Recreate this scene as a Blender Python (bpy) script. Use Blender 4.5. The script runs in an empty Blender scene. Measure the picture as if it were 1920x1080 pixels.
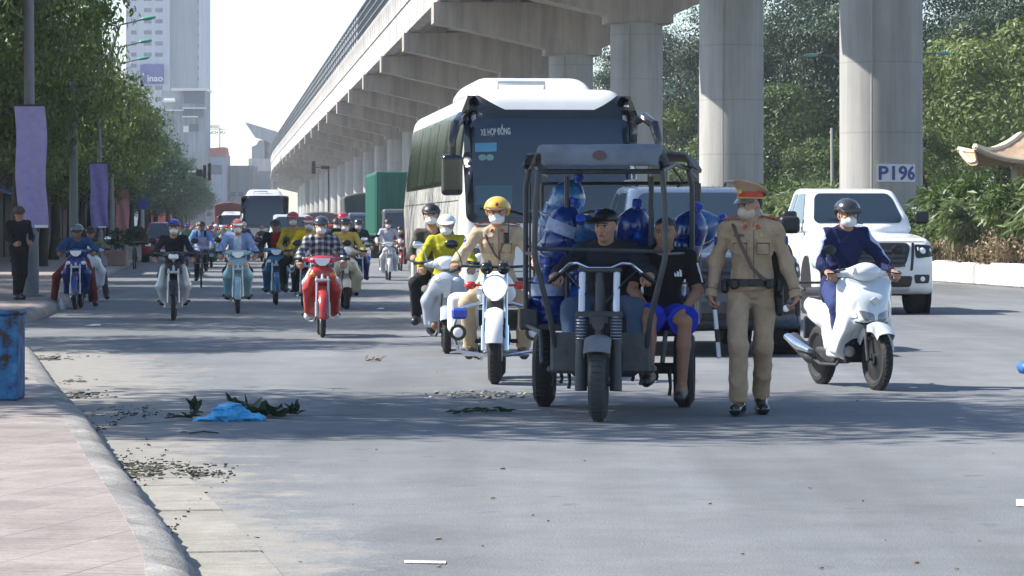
import bpy, bmesh, math, random
import numpy as np
from mathutils import Vector, Matrix
from mathutils.bvhtree import BVHTree
R = math.radians
SC = bpy.context.scene
COL = SC.collection
# ------------------------------------------------------------------ camera, sky, sun, exposure
CH = 1.38                                   # camera height above the road
FPX = 6250.0                                # focal length in photo pixels (1920 wide)
cam_d = bpy.data.cameras.new('camera'); cam = bpy.data.objects.new('camera', cam_d); COL.objects.link(cam)
cam.location = (0, 0, CH); cam.rotation_euler = (R(90), 0, 0)
cam_d.sensor_width = 36; cam_d.lens = 36 * FPX / 1920; cam_d.shift_y = -110 / 1920
cam_d.clip_start = 0.5; cam_d.clip_end = 6000
SC.camera = cam
cam_d.dof.use_dof = False
SUN_EL = 43.0
SUN_DIR = Vector((-0.99, 0.11, 0)).normalized() * math.cos(R(SUN_EL)) + Vector((0, 0, math.sin(R(SUN_EL))))
W = bpy.data.worlds.new('World'); SC.world = W; W.use_nodes = True
nt = W.node_tree; bgn = nt.nodes['Background']
sky = nt.nodes.new('ShaderNodeTexSky'); sky.sky_type = 'NISHITA'; sky.sun_disc = False
sky.sun_elevation = R(SUN_EL); sky.sun_rotation = math.atan2(SUN_DIR.x, SUN_DIR.y)
sky.air_density = 1.0; sky.dust_density = 0.5; sky.ozone_density = 1.2
tint = nt.nodes.new('ShaderNodeMix'); tint.data_type = 'RGBA'; tint.blend_type = 'MULTIPLY'; tint.inputs[0].default_value = 1; tint.inputs[7].default_value = (.95, 1.0, 1.06, 1)
nt.links.new(sky.outputs[0], tint.inputs[6]); nt.links.new(tint.outputs[2], bgn.inputs[0]); bgn.inputs[1].default_value = 0.105
sun_d = bpy.data.lights.new('sun', 'SUN'); sun_d.energy = 5.0; sun_d.angle = R(0.5); sun_d.color = (1.0, 0.95, 0.87)
sun = bpy.data.objects.new('sun', sun_d); COL.objects.link(sun)
sun.rotation_euler = SUN_DIR.to_track_quat('Z', 'Y').to_euler(); sun.location = (-60, 40, 60)
SC.view_settings.view_transform = 'Standard'; SC.view_settings.look = 'None'; SC.view_settings.gamma = 1
SC.view_settings.exposure = 1.04
SC.render.engine = 'CYCLES'
SC.cycles.max_bounces = 7; SC.cycles.transparent_max_bounces = 12; SC.cycles.volume_bounces = 1
SC.cycles.use_denoising = True
SC.cycles.sample_clamp_indirect = 4.0
def G(px, py):                               # a photo pixel on the road -> ground point
    y = FPX * CH / (py - 430.0); return ((px - 960) / FPX * y, y)
def AT(px, py, y):                           # a photo pixel at distance y -> 3D point
    return ((px - 960) / FPX * y, y, CH + (430 - py) / FPX * y)
SL = 0.0896                                  # the street runs away along (-SL, 1)
def ROW(x0, y): return x0 - SL * y
# ------------------------------------------------------------------ materials
def mat(name, col, rough=0.6, metal=0.0, vary=0.12, scale=3.0, bump=0.0, bscale=40.0, coat=0.0, spec=0.5, coord='Object', trans=0.0, emit=None, alpha=1.0, stretch=None):
    m = bpy.data.materials.new(name); m.use_nodes = True
    n = m.node_tree.nodes; l = m.node_tree.links; b = n['Principled BSDF']
    b.inputs['Roughness'].default_value = rough; b.inputs['Metallic'].default_value = metal
    b.inputs['Specular IOR Level'].default_value = spec
    b.inputs['Coat Weight'].default_value = coat; b.inputs['Coat Roughness'].default_value = 0.08
    b.inputs['Transmission Weight'].default_value = trans; b.inputs['Alpha'].default_value = alpha
    b.inputs['Base Color'].default_value = (*col, 1)
    tc = n.new('ShaderNodeTexCoord'); src = tc.outputs[coord]
    if stretch:
        mp = n.new('ShaderNodeMapping'); mp.inputs['Scale'].default_value = stretch; l.new(src, mp.inputs[0]); src = mp.outputs[0]
    if vary > 0:
        no = n.new('ShaderNodeTexNoise'); no.inputs['Scale'].default_value = scale; no.inputs['Detail'].default_value = 6; no.inputs['Roughness'].default_value = 0.65
        l.new(src, no.inputs['Vector'])
        mr = n.new('ShaderNodeMapRange'); mr.inputs[1].default_value = 0.3; mr.inputs[2].default_value = 0.7
        mr.inputs[3].default_value = 1 - vary; mr.inputs[4].default_value = 1 + vary; l.new(no.outputs['Fac'], mr.inputs[0])
        vm = n.new('ShaderNodeVectorMath'); vm.operation = 'SCALE'; vm.inputs[0].default_value = col; l.new(mr.outputs[0], vm.inputs['Scale'])
        l.new(vm.outputs[0], b.inputs['Base Color'])
        r2 = n.new('ShaderNodeMapRange'); r2.inputs[1].default_value = 0.3; r2.inputs[2].default_value = 0.7
        r2.inputs[3].default_value = max(0.02, rough - 0.08); r2.inputs[4].default_value = min(1, rough + 0.1); l.new(no.outputs['Fac'], r2.inputs[0]); l.new(r2.outputs[0], b.inputs['Roughness'])
    if bump > 0:
        nb = n.new('ShaderNodeTexNoise'); nb.inputs['Scale'].default_value = bscale; nb.inputs['Detail'].default_value = 5; l.new(tc.outputs[coord], nb.inputs['Vector'])
        bp = n.new('ShaderNodeBump'); bp.inputs['Strength'].default_value = bump; bp.inputs['Distance'].default_value = 0.02
        l.new(nb.outputs['Fac'], bp.inputs['Height']); l.new(bp.outputs[0], b.inputs['Normal'])
    if emit:
        b.inputs['Emission Color'].default_value = (*emit[0], 1); b.inputs['Emission Strength'].default_value = emit[1]
    return m
_mc = {}
def M(col, rough=0.6, **k):
    key = (tuple(round(c, 3) for c in col), rough, tuple(sorted(k.items())))
    if key not in _mc: _mc[key] = mat('mat_%d' % len(_mc), col, rough, **k)
    return _mc[key]
def paint(c, **k): return M(c, 0.25, coat=0.6, vary=0.03, scale=2.0, **k)
def cloth(c, **k): return M(c, 0.85, vary=0.18, scale=9.0, bump=0.25, bscale=60.0, spec=0.2, **k)
BLACK = M((0.012, 0.012, 0.014), 0.45, vary=0.2)
BLACKGLOSS = M((0.01, 0.01, 0.012), 0.15, vary=0.05, coat=0.5)
RUBBER = M((0.02, 0.02, 0.021), 0.8, vary=0.35, scale=8.0, bump=0.4, bscale=50.0)
DUSTRUBBER = M((0.045, 0.047, 0.05), 0.85, vary=0.3, scale=6.0, bump=0.4, bscale=50.0)
CHROME = M((0.75, 0.76, 0.78), 0.18, metal=1.0, vary=0.05)
STEEL = M((0.35, 0.36, 0.38), 0.4, metal=0.9, vary=0.25, scale=10.0)
DARKSTEEL = M((0.05, 0.052, 0.058), 0.5, metal=0.3, vary=0.35, scale=8.0)
SILVER = M((0.5, 0.52, 0.54), 0.35, metal=0.5, vary=0.12)
LENS = M((0.85, 0.87, 0.9), 0.08, vary=0.02, coat=1.0)
AMBER = M((0.75, 0.22, 0.03), 0.25, vary=0.05, coat=0.5)
REDL = M((0.55, 0.03, 0.02), 0.25, vary=0.05, coat=0.5)
GLASS = M((0.012, 0.022, 0.03), 0.06, vary=0.0, spec=0.8, coat=0.5)
SKIN = M((0.42, 0.235, 0.15), 0.55, vary=0.08, scale=12.0, spec=0.35)
SKIN2 = M((0.30, 0.155, 0.095), 0.55, vary=0.08, scale=12.0, spec=0.35)
HAIR = M((0.012, 0.01, 0.009), 0.5, vary=0.3, scale=30.0)
MASKW = cloth((0.72, 0.74, 0.76))
WHITE = M((0.78, 0.78, 0.77), 0.5, vary=0.05)
# ------------------------------------------------------------------ mesh collecting
class MB:
    def __init__(s): s.v = []; s.f = []; s.m = []; s.cur = 0
    def add(s, vs, fs, mi=None):
        b = len(s.v); s.v += [tuple(map(float, v)) for v in vs]; s.f += [tuple(i + b for i in f) for f in fs]
        s.m += [s.cur if mi is None else mi] * len(fs); return s
    def box(s, c, d, rz=0.0, bev=0.0, rot=None):
        x, y, z = d[0] / 2, d[1] / 2, d[2] / 2; b = min(bev, x * .9, y * .9, z * .9)
        if b <= 0:
            vs = [(i * x, j * y, k * z) for i in (-1, 1) for j in (-1, 1) for k in (-1, 1)]
            fs = [(0, 1, 3, 2), (4, 6, 7, 5), (0, 4, 5, 1), (2, 3, 7, 6), (0, 2, 6, 4), (1, 5, 7, 3)]
        else:
            vs = []; idx = {}
            for i in (-1, 1):
                for j in (-1, 1):
                    for k in (-1, 1):
                        for a in range(3):
                            p = [i * x, j * y, k * z]
                            for q in range(3):
                                if q != a: p[q] -= (i, j, k)[q] * b
                            idx[(i, j, k, a)] = len(vs); vs.append(tuple(p))
            fs = []
            for i in (-1, 1):
                fs.append([idx[(i, -1, -1, 0)], idx[(i, 1, -1, 0)], idx[(i, 1, 1, 0)], idx[(i, -1, 1, 0)]][::i])
                fs.append([idx[(-1, i, -1, 1)], idx[(1, i, -1, 1)], idx[(1, i, 1, 1)], idx[(-1, i, 1, 1)]][::-i])
                fs.append([idx[(-1, -1, i, 2)], idx[(1, -1, i, 2)], idx[(1, 1, i, 2)], idx[(-1, 1, i, 2)]][::i])
            for a in range(3):
                o = [q for q in range(3) if q != a]
                for s1 in (-1, 1):
                    for s2 in (-1, 1):
                        def kk(t, ax):
                            w = [0, 0, 0]; w[a] = t; w[o[0]] = s1; w[o[1]] = s2; return idx[(w[0], w[1], w[2], ax)]
                        fs.append([kk(-1, o[0]), kk(1, o[0]), kk(1, o[1]), kk(-1, o[1])])
            for i in (-1, 1):
                for j in (-1, 1):
                    for k in (-1, 1): fs.append([idx[(i, j, k, 0)], idx[(i, j, k, 1)], idx[(i, j, k, 2)]])
        m = rot if rot is not None else Matrix.Rotation(rz, 3, 'Z')
        c = Vector(c); return s.add([c + m @ Vector(v) for v in vs], fs)
    def tube(s, pts, r, n=8, cap=True, flat=1.0):
        pts = [Vector(p) for p in pts]; rs = r if isinstance(r, (list, tuple)) else [r] * len(pts)
        vs = []; fs = []; prev = None
        for i, p in enumerate(pts):
            t = (pts[min(i + 1, len(pts) - 1)] - pts[max(i - 1, 0)])
            t = t.normalized() if t.length > 1e-9 else Vector((0, 0, 1))
            if prev is None:
                a = Vector((0, 0, 1)) if abs(t.z) < 0.9 else Vector((1, 0, 0)); u = t.cross(a).normalized()
            else:
                u = (prev - t * prev.dot(t)); u = u.normalized() if u.length > 1e-6 else t.orthogonal().normalized()
            prev = u; w = t.cross(u)
            for k in range(n):
                an = 2 * math.pi * k / n; vs.append(p + (u * math.cos(an) + w * math.sin(an) * flat) * rs[i])
        for i in range(len(pts) - 1):
            for k in range(n):
                k2 = (k + 1) % n; fs.append((i * n + k, i * n + k2, (i + 1) * n + k2, (i + 1) * n + k))
        if cap: fs.append(tuple(range(n))[::-1]); fs.append(tuple((len(pts) - 1) * n + k for k in range(n)))
        return s.add(vs, fs)
    def lathe(s, prof, n=16, c=(0, 0, 0), axis='z', rot=None, cap=True):        # prof: (radius, height)
        vs = []; fs = []
        for r, h in prof:
            for k in range(n):
                a = 2 * math.pi * k / n; x, y = r * math.cos(a), r * math.sin(a)
                p = Vector((x, y, h)) if axis == 'z' else (Vector((h, x, y)) if axis == 'x' else Vector((y, h, x)))
                if rot is not None: p = rot @ p
                vs.append(p + Vector(c))
        for i in range(len(prof) - 1):
            for k in range(n):
                k2 = (k + 1) % n; fs.append((i * n + k, i * n + k2, (i + 1) * n + k2, (i + 1) * n + k))
        if cap and prof[0][0] > 1e-6: fs.append(tuple(range(n))[::-1])
        if cap and prof[-1][0] > 1e-6: fs.append(tuple((len(prof) - 1) * n + k for k in range(n)))
        return s.add(vs, fs)
    def torus(s, c, Rr, r, n=28, m=10, axis='x', w=None):
        w = w or r; prof = [(Rr + r * math.cos(2 * math.pi * k / m), w * math.sin(2 * math.pi * k / m)) for k in range(m + 1)]
        return s.lathe(prof, n, c, axis)
    def ell(s, c, r, n=14, m=8, rot=None):
        prof = [(math.sin(math.pi * k / m), -math.cos(math.pi * k / m)) for k in range(m + 1)]
        t = MB().lathe([(max(a, 1e-4), b) for a, b in prof], n)
        q = rot if rot is not None else Matrix.Identity(3)
        return s.add([Vector(c) + q @ Vector((v[0] * r[0], v[1] * r[1], v[2] * r[2])) for v in t.v], t.f)
    def prism(s, poly, a0, a1, axis='y'):                              # poly in the two other axes
        def P(p, a): return (a, p[0], p[1]) if axis == 'x' else ((p[0], a, p[1]) if axis == 'y' else (p[0], p[1], a))
        n = len(poly); vs = [P(p, a0) for p in poly] + [P(p, a1) for p in poly]
        fs = [tuple(range(n))[::-1], tuple(range(n, 2 * n))] + [(i, (i + 1) % n, n + (i + 1) % n, n + i) for i in range(n)]
        return s.add(vs, fs)
    def loft(s, rings, closed=True, cap=True):
        n = len(rings[0]); vs = [p for r in rings for p in r]; fs = []
        for i in range(len(rings) - 1):
            for k in range(n if closed else n - 1):
                k2 = (k + 1) % n; fs.append((i * n + k, i * n + k2, (i + 1) * n + k2, (i + 1) * n + k))
        if cap and closed: fs.append(tuple(range(n))[::-1]); fs.append(tuple((len(rings) - 1) * n + k for k in range(n)))
        return s.add(vs, fs)
    def mesh(s, name='mesh', sharp=35, slots=1):
        me = bpy.data.meshes.new(name); me.from_pydata(s.v, [], s.f)
        for _ in range(max(slots, (max(s.m) + 1) if s.m else 1)): me.materials.append(None)
        if s.m and max(s.m) > 0: me.polygons.foreach_set('material_index', s.m)
        bm = bmesh.new(); bm.from_mesh(me); bmesh.ops.recalc_face_normals(bm, faces=bm.faces); bm.to_mesh(me); bm.free()
        finish(me, sharp); return me
def finish(me, sharp=35):
    me.polygons.foreach_set('use_smooth', [True] * len(me.polygons))
    if sharp < 180: me.set_sharp_from_angle(angle=R(sharp))
    me.update()
# ------------------------------------------------------------------ things and parts
def setp(o, label=None, cat=None, group=None, kind=None):
    if label: o['label'] = label
    if cat: o['category'] = cat
    if group: o['group'] = group
    if kind: o['kind'] = kind
    return o
def link(name, me, mats, parent=None):
    o = bpy.data.objects.new(name, me); COL.objects.link(o)
    if not isinstance(mats, (list, tuple)): mats = [mats]
    for i in range(len(me.materials)):
        o.material_slots[i].link = 'OBJECT'; o.material_slots[i].material = mats[min(i, len(mats) - 1)]
    if parent: o.parent = parent
    return o
def thing(name, label, cat, loc=(0, 0, 0), rz=0.0, group=None, scale=1.0):
    o = bpy.data.objects.new(name, None); COL.objects.link(o); o.location = loc; o.rotation_euler = (0, 0, rz)
    o.empty_display_size = 0.1; o.scale = (scale,) * 3 if not isinstance(scale, (tuple, list)) else scale
    return setp(o, label, cat, group)
def struct(name, mb, m, sharp=35):
    return setp(link(name, mb.mesh(name, sharp), m), kind='structure')
class Kit:
    """parts of one kind of thing: (name, mesh, material keys, index of the parent part)"""
    def __init__(s): s.p = []
    def add(s, name, mb, keys, parent=None, sharp=35):
        me = mb.mesh(name, sharp) if isinstance(mb, MB) else mb
        s.p.append((name, me, keys if isinstance(keys, (list, tuple)) else [keys], parent)); return len(s.p) - 1
    def spawn(s, name, label, cat, loc, rz=0.0, pal=None, group=None, scale=1.0, skip=(), extra=None):
        t = thing(name, label, cat, loc, rz, group, scale); made = {}
        for i, (n, me, keys, par) in enumerate(s.p):
            if n in skip: continue
            if par is not None and par not in made: continue
            ms = [(pal or {}).get(k, DEF.get(k)) for k in keys]
            made[i] = link(n, me, ms, made[par] if par is not None else t)
        return t
DEF = dict(black=BLACK, gloss=BLACKGLOSS, rubber=RUBBER, chrome=CHROME, steel=STEEL, dark=DARKSTEEL, silver=SILVER, lens=LENS, amber=AMBER,
           red=REDL, glass=GLASS, skin=SKIN, hair=HAIR, mask=MASKW, white=WHITE)
# ------------------------------------------------------------------ signed-distance modelling (one continuous surface)
def vn(a): return np.asarray(a, dtype=np.float32)
class SDF:
    def __init__(s, res=0.012, k=0.02): s.res = res; s.k = k; s.pr = []
    def cone(s, a, b, ra, rb=None, k=None, flat=False, cut=False):
        s.pr.append(('c', vn(a), vn(b), ra, ra if rb is None else rb, s.k if k is None else k, flat, cut)); return s
    def ell(s, c, r, rot=None, k=None, cut=False):
        s.pr.append(('e', vn(c), vn(r), None if rot is None else np.array(rot, dtype=np.float32), None, s.k if k is None else k, False, cut)); return s
    def box(s, c, r, rad=0.02, rot=None, k=None, cut=False):          # r: half sizes
        s.pr.append(('b', vn(c), vn(r), None if rot is None else np.array(rot, dtype=np.float32), rad, s.k if k is None else k, False, cut)); return s
    def hull(s, planes, lo, hi, kk=0.05, k=None, cut=False):           # planes: (normal, point)
        s.pr.append(('h', vn(lo), vn(hi), [(vn(n) / np.linalg.norm(n), vn(p)) for n, p in planes], kk, s.k if k is None else k, False, cut)); return s
    def bounds(s, q):
        if q[0] == 'c': r = max(q[3], q[4]); return np.minimum(q[1], q[2]) - r, np.maximum(q[1], q[2]) + r
        if q[0] == 'h': return q[1], q[2]
        r = np.full(3, np.linalg.norm(q[2])) if q[3] is not None else q[2]; return q[1] - r, q[1] + r
    def build(s, noise=None, smoothit=0):
        add = [q for q in s.pr if not q[7]]; h = s.res
        lo = np.min([s.bounds(q)[0] for q in add], axis=0) - 4 * h - .01; hi = np.max([s.bounds(q)[1] for q in add], axis=0) + 4 * h + .01
        n = np.ceil((hi - lo) / h).astype(int) + 1
        F = np.full(n, 1.0, np.float32)
        ax = [lo[i] + h * np.arange(n[i], dtype=np.float32) for i in range(3)]
        for q in s.pr:
            a, b = s.bounds(q); pad = q[5] + 3 * h
            i0 = np.clip(np.floor((a - pad - lo) / h).astype(int), 0, n - 1); i1 = np.clip(np.ceil((b + pad - lo) / h).astype(int) + 1, 1, n)
            if np.any(i1 <= i0): continue
            sl = tuple(slice(i0[j], i1[j]) for j in range(3))
            X, Y, Z = ax[0][sl[0]][:, None, None], ax[1][sl[1]][None, :, None], ax[2][sl[2]][None, None, :]
            if q[0] == 'c':
                ba = q[2] - q[1]; L2 = float(ba @ ba) + 1e-12
                px, py, pz = X - q[1][0], Y - q[1][1], Z - q[1][2]
                t0 = (px * ba[0] + py * ba[1] + pz * ba[2]) / L2; t = np.clip(t0, 0, 1)
                d = np.sqrt((px - t * ba[0]) ** 2 + (py - t * ba[1]) ** 2 + (pz - t * ba[2]) ** 2) - (q[3] + (q[4] - q[3]) * t)
                if q[6]: d = np.maximum(d, (t0 - 1) * math.sqrt(L2))
            elif q[0] == 'h':
                d = None
                for nn, pp in q[3]:
                    e = (X - pp[0]) * nn[0] + (Y - pp[1]) * nn[1] + (Z - pp[2]) * nn[2]
                    if d is None: d = e + 0 * X + 0 * Y + 0 * Z
                    else:
                        hh = np.maximum(q[4] - np.abs(d - e), 0) / q[4]; d = np.maximum(d, e) + hh * hh * q[4] / 4
            else:
                px, py, pz = X - q[1][0], Y - q[1][1], Z - q[1][2]
                if q[3] is not None:
                    m = q[3]; px, py, pz = (px * m[0, 0] + py * m[1, 0] + pz * m[2, 0], px * m[0, 1] + py * m[1, 1] + pz * m[2, 1], px * m[0, 2] + py * m[1, 2] + pz * m[2, 2])
                if q[0] == 'e':
                    r = q[2]; k0 = np.sqrt((px / r[0]) ** 2 + (py / r[1]) ** 2 + (pz / r[2]) ** 2); k1 = np.sqrt((px / r[0] ** 2) ** 2 + (py / r[1] ** 2) ** 2 + (pz / r[2] ** 2) ** 2) + 1e-6
                    d = k0 * (k0 - 1) / k1
                    d = np.where(k0 < 0.05, -float(min(r)), d)
                else:
                    rad = q[4]; dx, dy, dz = np.abs(px) - (q[2][0] - rad), np.abs(py) - (q[2][1] - rad), np.abs(pz) - (q[2][2] - rad)
                    d = np.sqrt(np.maximum(dx, 0) ** 2 + np.maximum(dy, 0) ** 2 + np.maximum(dz, 0) ** 2) + np.minimum(np.maximum(np.maximum(dx, dy), dz), 0) - rad
            A = F[sl]; k = max(q[5], 1e-4)
            if q[7]:
                e = -d; hh = np.maximum(k - np.abs(A - e), 0) / k; F[sl] = np.maximum(A, e) + hh * hh * k / 4
            else:
                hh = np.maximum(k - np.abs(A - d), 0) / k; F[sl] = np.minimum(A, d) - hh * hh * k / 4
        if noise:
            amp, fr, seed = noise[:3]; rg = random.Random(seed)
            X, Y, Z = ax[0][:, None, None], ax[1][None, :, None], ax[2][None, None, :]
            acc = 0
            for o in range(4):
                w = [rg.uniform(-1, 1) for _ in range(3)]; L = math.sqrt(sum(x * x for x in w)); w = [x / L * fr * (0.7 + 0.5 * o) for x in w]; ph = rg.uniform(0, 6)
                w2 = [rg.uniform(-1, 1) * fr * .5 for _ in range(3)]
                sn = np.sin(w[0] * X + w[1] * Y + w[2] * Z + ph + 1.6 * np.sin(w2[0] * X + w2[1] * Y + w2[2] * Z + ph * 2))
                acc = acc + (sn if len(noise) < 4 else 1.15 * (1 - np.abs(sn)) ** 3 * 2.2 - .9) * (1.0 / (1 + .5 * o))
            F += (amp * acc).astype(np.float32)
        return nets(F, lo, h)
def nets(F, lo, h):
    S = F < 0; nx, ny, nz = F.shape
    c = [S[i:nx - 1 + i, j:ny - 1 + j, k:nz - 1 + k] for i in (0, 1) for j in (0, 1) for k in (0, 1)]
    cnt = sum(x.astype(np.int8) for x in c); act = (cnt > 0) & (cnt < 8)
    ids = np.argwhere(act)
    if len(ids) == 0: return np.zeros((0, 3)), np.zeros((0, 4), int)
    num = -np.ones(act.shape, np.int64); num[act] = np.arange(len(ids))
    I, J, K = ids.T; val = {}
    for i in (0, 1):
        for j in (0, 1):
            for k in (0, 1): val[(i, j, k)] = F[I + i, J + j, K + k]
    P = np.zeros((len(ids), 3), np.float32); C = np.zeros(len(ids), np.float32)
    cor = list(val)
    for a in cor:
        for axx in range(3):
            if a[axx] == 0:
                b = list(a); b[axx] = 1; b = tuple(b); va, vb = val[a], val[b]
                m = (va < 0) != (vb < 0); t = np.where(m, va / np.where(m, va - vb, 1), 0)
                for q in range(3): P[:, q] += np.where(m, a[q] + (t if q == axx else 0), 0)
                C += m
    V = lo + h * (ids + P / C[:, None])
    faces = []
    for axx in range(3):
        sa = [slice(None)] * 3; sb = [slice(None)] * 3; sa[axx] = slice(0, -1); sb[axx] = slice(1, None)
        A, B = S[tuple(sa)], S[tuple(sb)]; e = np.argwhere(A != B)
        o = [q for q in range(3) if q != axx]
        ok = (e[:, o[0]] > 0) & (e[:, o[1]] > 0) & (e[:, o[0]] < F.shape[o[0]] - 1) & (e[:, o[1]] < F.shape[o[1]] - 1); e = e[ok]
        def g(d0, d1):
            w = e.copy(); w[:, o[0]] += d0; w[:, o[1]] += d1; return num[w[:, 0], w[:, 1], w[:, 2]]
        q4 = np.stack([g(-1, -1), g(0, -1), g(0, 0), g(-1, 0)], 1)
        fl = A[e[:, 0], e[:, 1], e[:, 2]]
        if axx == 1: fl = ~fl
        q4[~fl] = q4[~fl][:, ::-1]; faces.append(q4)
    return V, np.concatenate(faces)
def vmesh(V, Fc, name='mesh', mfn=None, extra=None, sharp=60, slots=1):
    """surface arrays (+ an MB of small pieces) -> mesh; mfn(face centres) -> material index"""
    me = bpy.data.meshes.new(name); nv = len(V)
    vs = V.tolist(); fs = Fc.tolist(); mi = None
    if mfn is not None: mi = list(map(int, mfn(V[Fc].mean(1))))
    else: mi = [0] * len(fs)
    if extra:
        vs += extra.v; fs += [tuple(i + nv for i in f) for f in extra.f]; mi += extra.m
    me.from_pydata(vs, [], fs)
    for _ in range(max(slots, max(mi) + 1)): me.materials.append(None)
    if max(mi) > 0: me.polygons.foreach_set('material_index', mi)
    finish(me, sharp); return me
def text_mb(txt, size, depth=0.004, bold=0.0, M4=None, font=None, width=None):
    cu = bpy.data.curves.new('t', 'FONT'); cu.body = txt; cu.size = size; cu.extrude = depth; cu.align_x = 'CENTER'; cu.align_y = 'CENTER'; cu.offset = bold; cu.resolution_u = 3
    o = bpy.data.objects.new('t', cu); COL.objects.link(o); dg = bpy.context.evaluated_depsgraph_get(); dg.update()
    me = bpy.data.meshes.new_from_object(o.evaluated_get(dg)); mb = MB()
    co = [v.co.copy() for v in me.vertices]
    if width:
        xs = [c.x for c in co]; s = width / (max(xs) - min(xs))
        for c in co: c.x *= s
    mb.add([M4 @ c for c in co], [tuple(p.vertices) for p in me.polygons])
    bpy.data.objects.remove(o); bpy.data.curves.remove(cu); bpy.data.meshes.remove(me); return mb
# ------------------------------------------------------------------ people
NZ = .26
def V3(*a): return Vector(a)
def RIDE(**k):
    """riding pose facing -Y, origin on the road under the saddle"""
    d = dict(pelvis=(0, .20, .83), waist=(0, .17, .98), chest=(0, .11, 1.17), neck=(0, .07, 1.335), head=(0, .035, 1.475), yaw=0, pitch=0, roll=0,
             sh=((-.175, .10, 1.30), (.175, .10, 1.30)), el=((-.30, -.03, 1.07), (.30, -.03, 1.07)), wr=((-.30, -.25, .985), (.30, -.25, .985)),
             hd=((-.02, -1, -.15), (.02, -1, -.15)), hn=((0, -.3, -1), (0, -.3, -1)), curl=1.15,
             hip=((-.09, .17, .82), (.09, .17, .82)), kn=((-.19, -.22, .72), (.19, -.22, .72)), an=((-.17, -.02, .34), (.17, -.02, .34)), toe=((-.19, -.19, .275), (.19, -.19, .275)))
    d.update(k); return d
def hand(S, W, d, nrm, side, curl=1.0, sc=1.0, kk=.006, thumb_out=True, spread=.0, point=False):
    W = Vector(W); d = Vector(d).normalized(); n = Vector(nrm); n = (n - d * n.dot(d)).normalized(); s = d.cross(n) * side   # s: towards the thumb
    sc *= 1.0
    for i, (off, ln) in enumerate(((.030, .080), (.010, .084), (-.011, .080), (-.030, .072))):
        K = W + d * ln * sc + s * off * sc
        S.cone(W + s * off * .6 * sc, K, .017 * sc, .0125 * sc, k=.014)
        l = ((.042, .026, .02), (.046, .029, .021), (.042, .027, .02), (.033, .021, .018))[i]; r = (.0095, .0098, .0092, .0082)[i]
        a = 0.25 if not (point and i == 0) else -.1; p = K
        for j in range(3):
            if not (point and i == 0): a += curl * (0.75, 1.0, .7)[j]
            q = p + (d * math.cos(a) + n * math.sin(a)) * l[j] * sc + s * off * spread * sc
            S.cone(p, q, (r - .0006 * j) * sc, (r - .0006 * (j + 1)) * sc, k=kk if j else .008); p = q
    T0 = W + d * .02 * sc + s * .028 * sc; T1 = W + d * .05 * sc + s * .055 * sc + n * .015 * sc
    T2 = T1 + (d * .8 + n * (.35 + .45 * curl)) .normalized() * .034 * sc; T3 = T2 + (d * .5 + n * .7 - s * .45 * curl).normalized() * .028 * sc
    S.cone(T0, T1, .017 * sc, .0125 * sc, k=.014); S.cone(T1, T2, .0118 * sc, .0105 * sc, k=.005); S.cone(T2, T3, .0105 * sc, .0085 * sc, k=.004)
def hmat(J): return Matrix.Rotation(J['yaw'], 3, 'Z') @ Matrix.Rotation(J['pitch'], 3, 'X') @ Matrix.Rotation(J['roll'], 3, 'Y')
def tmat(J, a, b):
    up = (Vector(J[b]) - Vector(J[a])).normalized(); x = (Vector(J['sh'][1]) - Vector(J['sh'][0])).normalized(); y = up.cross(x).normalized(); x = y.cross(up)
    return Matrix((x, y, up)).transposed()
def torso(S, J, g, fem=0.0):
    T = tmat(J, 'pelvis', 'chest'); T2 = tmat(J, 'waist', 'neck')
    S.ell(J['pelvis'], (.150 + g, .105 + g, .115 + g), T, k=.07)
    S.ell(J['waist'], (.130 + g, .095 + g, .13 + g), T, k=.08)
    S.ell(J['chest'], (.150 + g * .9, .102 + g, .165 + g), T2, k=.07)
    for i in (0, 1):
        sh = Vector(J['sh'][i]); c = Vector(J['chest']); nk = Vector(J['neck'])
        S.cone(c.lerp(nk, .55), sh, .066 + g * .8, .047 + g * .8, k=.05)
        S.cone(nk, nk.lerp(sh, .75) + Vector((0, 0, .005)), .05 + g * .5, .035 + g, k=.05)
def headshape(S, J):
    H = Vector(J['head']); Q = hmat(J); q = lambda x, y, z: H + Q @ Vector((x, y, z))
    S.ell(q(0, .012, .03), (.074, .094, .088), Q, k=.03)
    S.ell(q(0, -.018, -.03), (.061, .072, .078), Q, k=.035)
    S.ell(q(0, -.045, -.082), (.036, .034, .028), Q, k=.03)
    S.cone(q(0, -.088, .006), q(0, -.105, -.028), .010, .0145, k=.014)
    for i in (-1, 1):
        S.ell(q(.031 * i, -.094, .010), (.020, .014, .013), Q, k=.012, cut=True)
        S.cone(q(.012 * i, -.092, .028), q(.045 * i, -.078, .030), .009, .008, k=.012)
        S.ell(q(.037 * i, -.066, -.022), (.022, .018, .020), Q, k=.02)
        S.ell(q(.076 * i, .01, -.005), (.009, .018, .030), Q, k=.008)
        S.ell(q(.014 * i, -.090, -.056), (.018, .011, .008), Q, k=.008)
    nk = Vector(J['neck']); S.cone(nk - Vector((0, 0, .03)), q(0, .012, -.06), .056, .052, k=.03)
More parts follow.
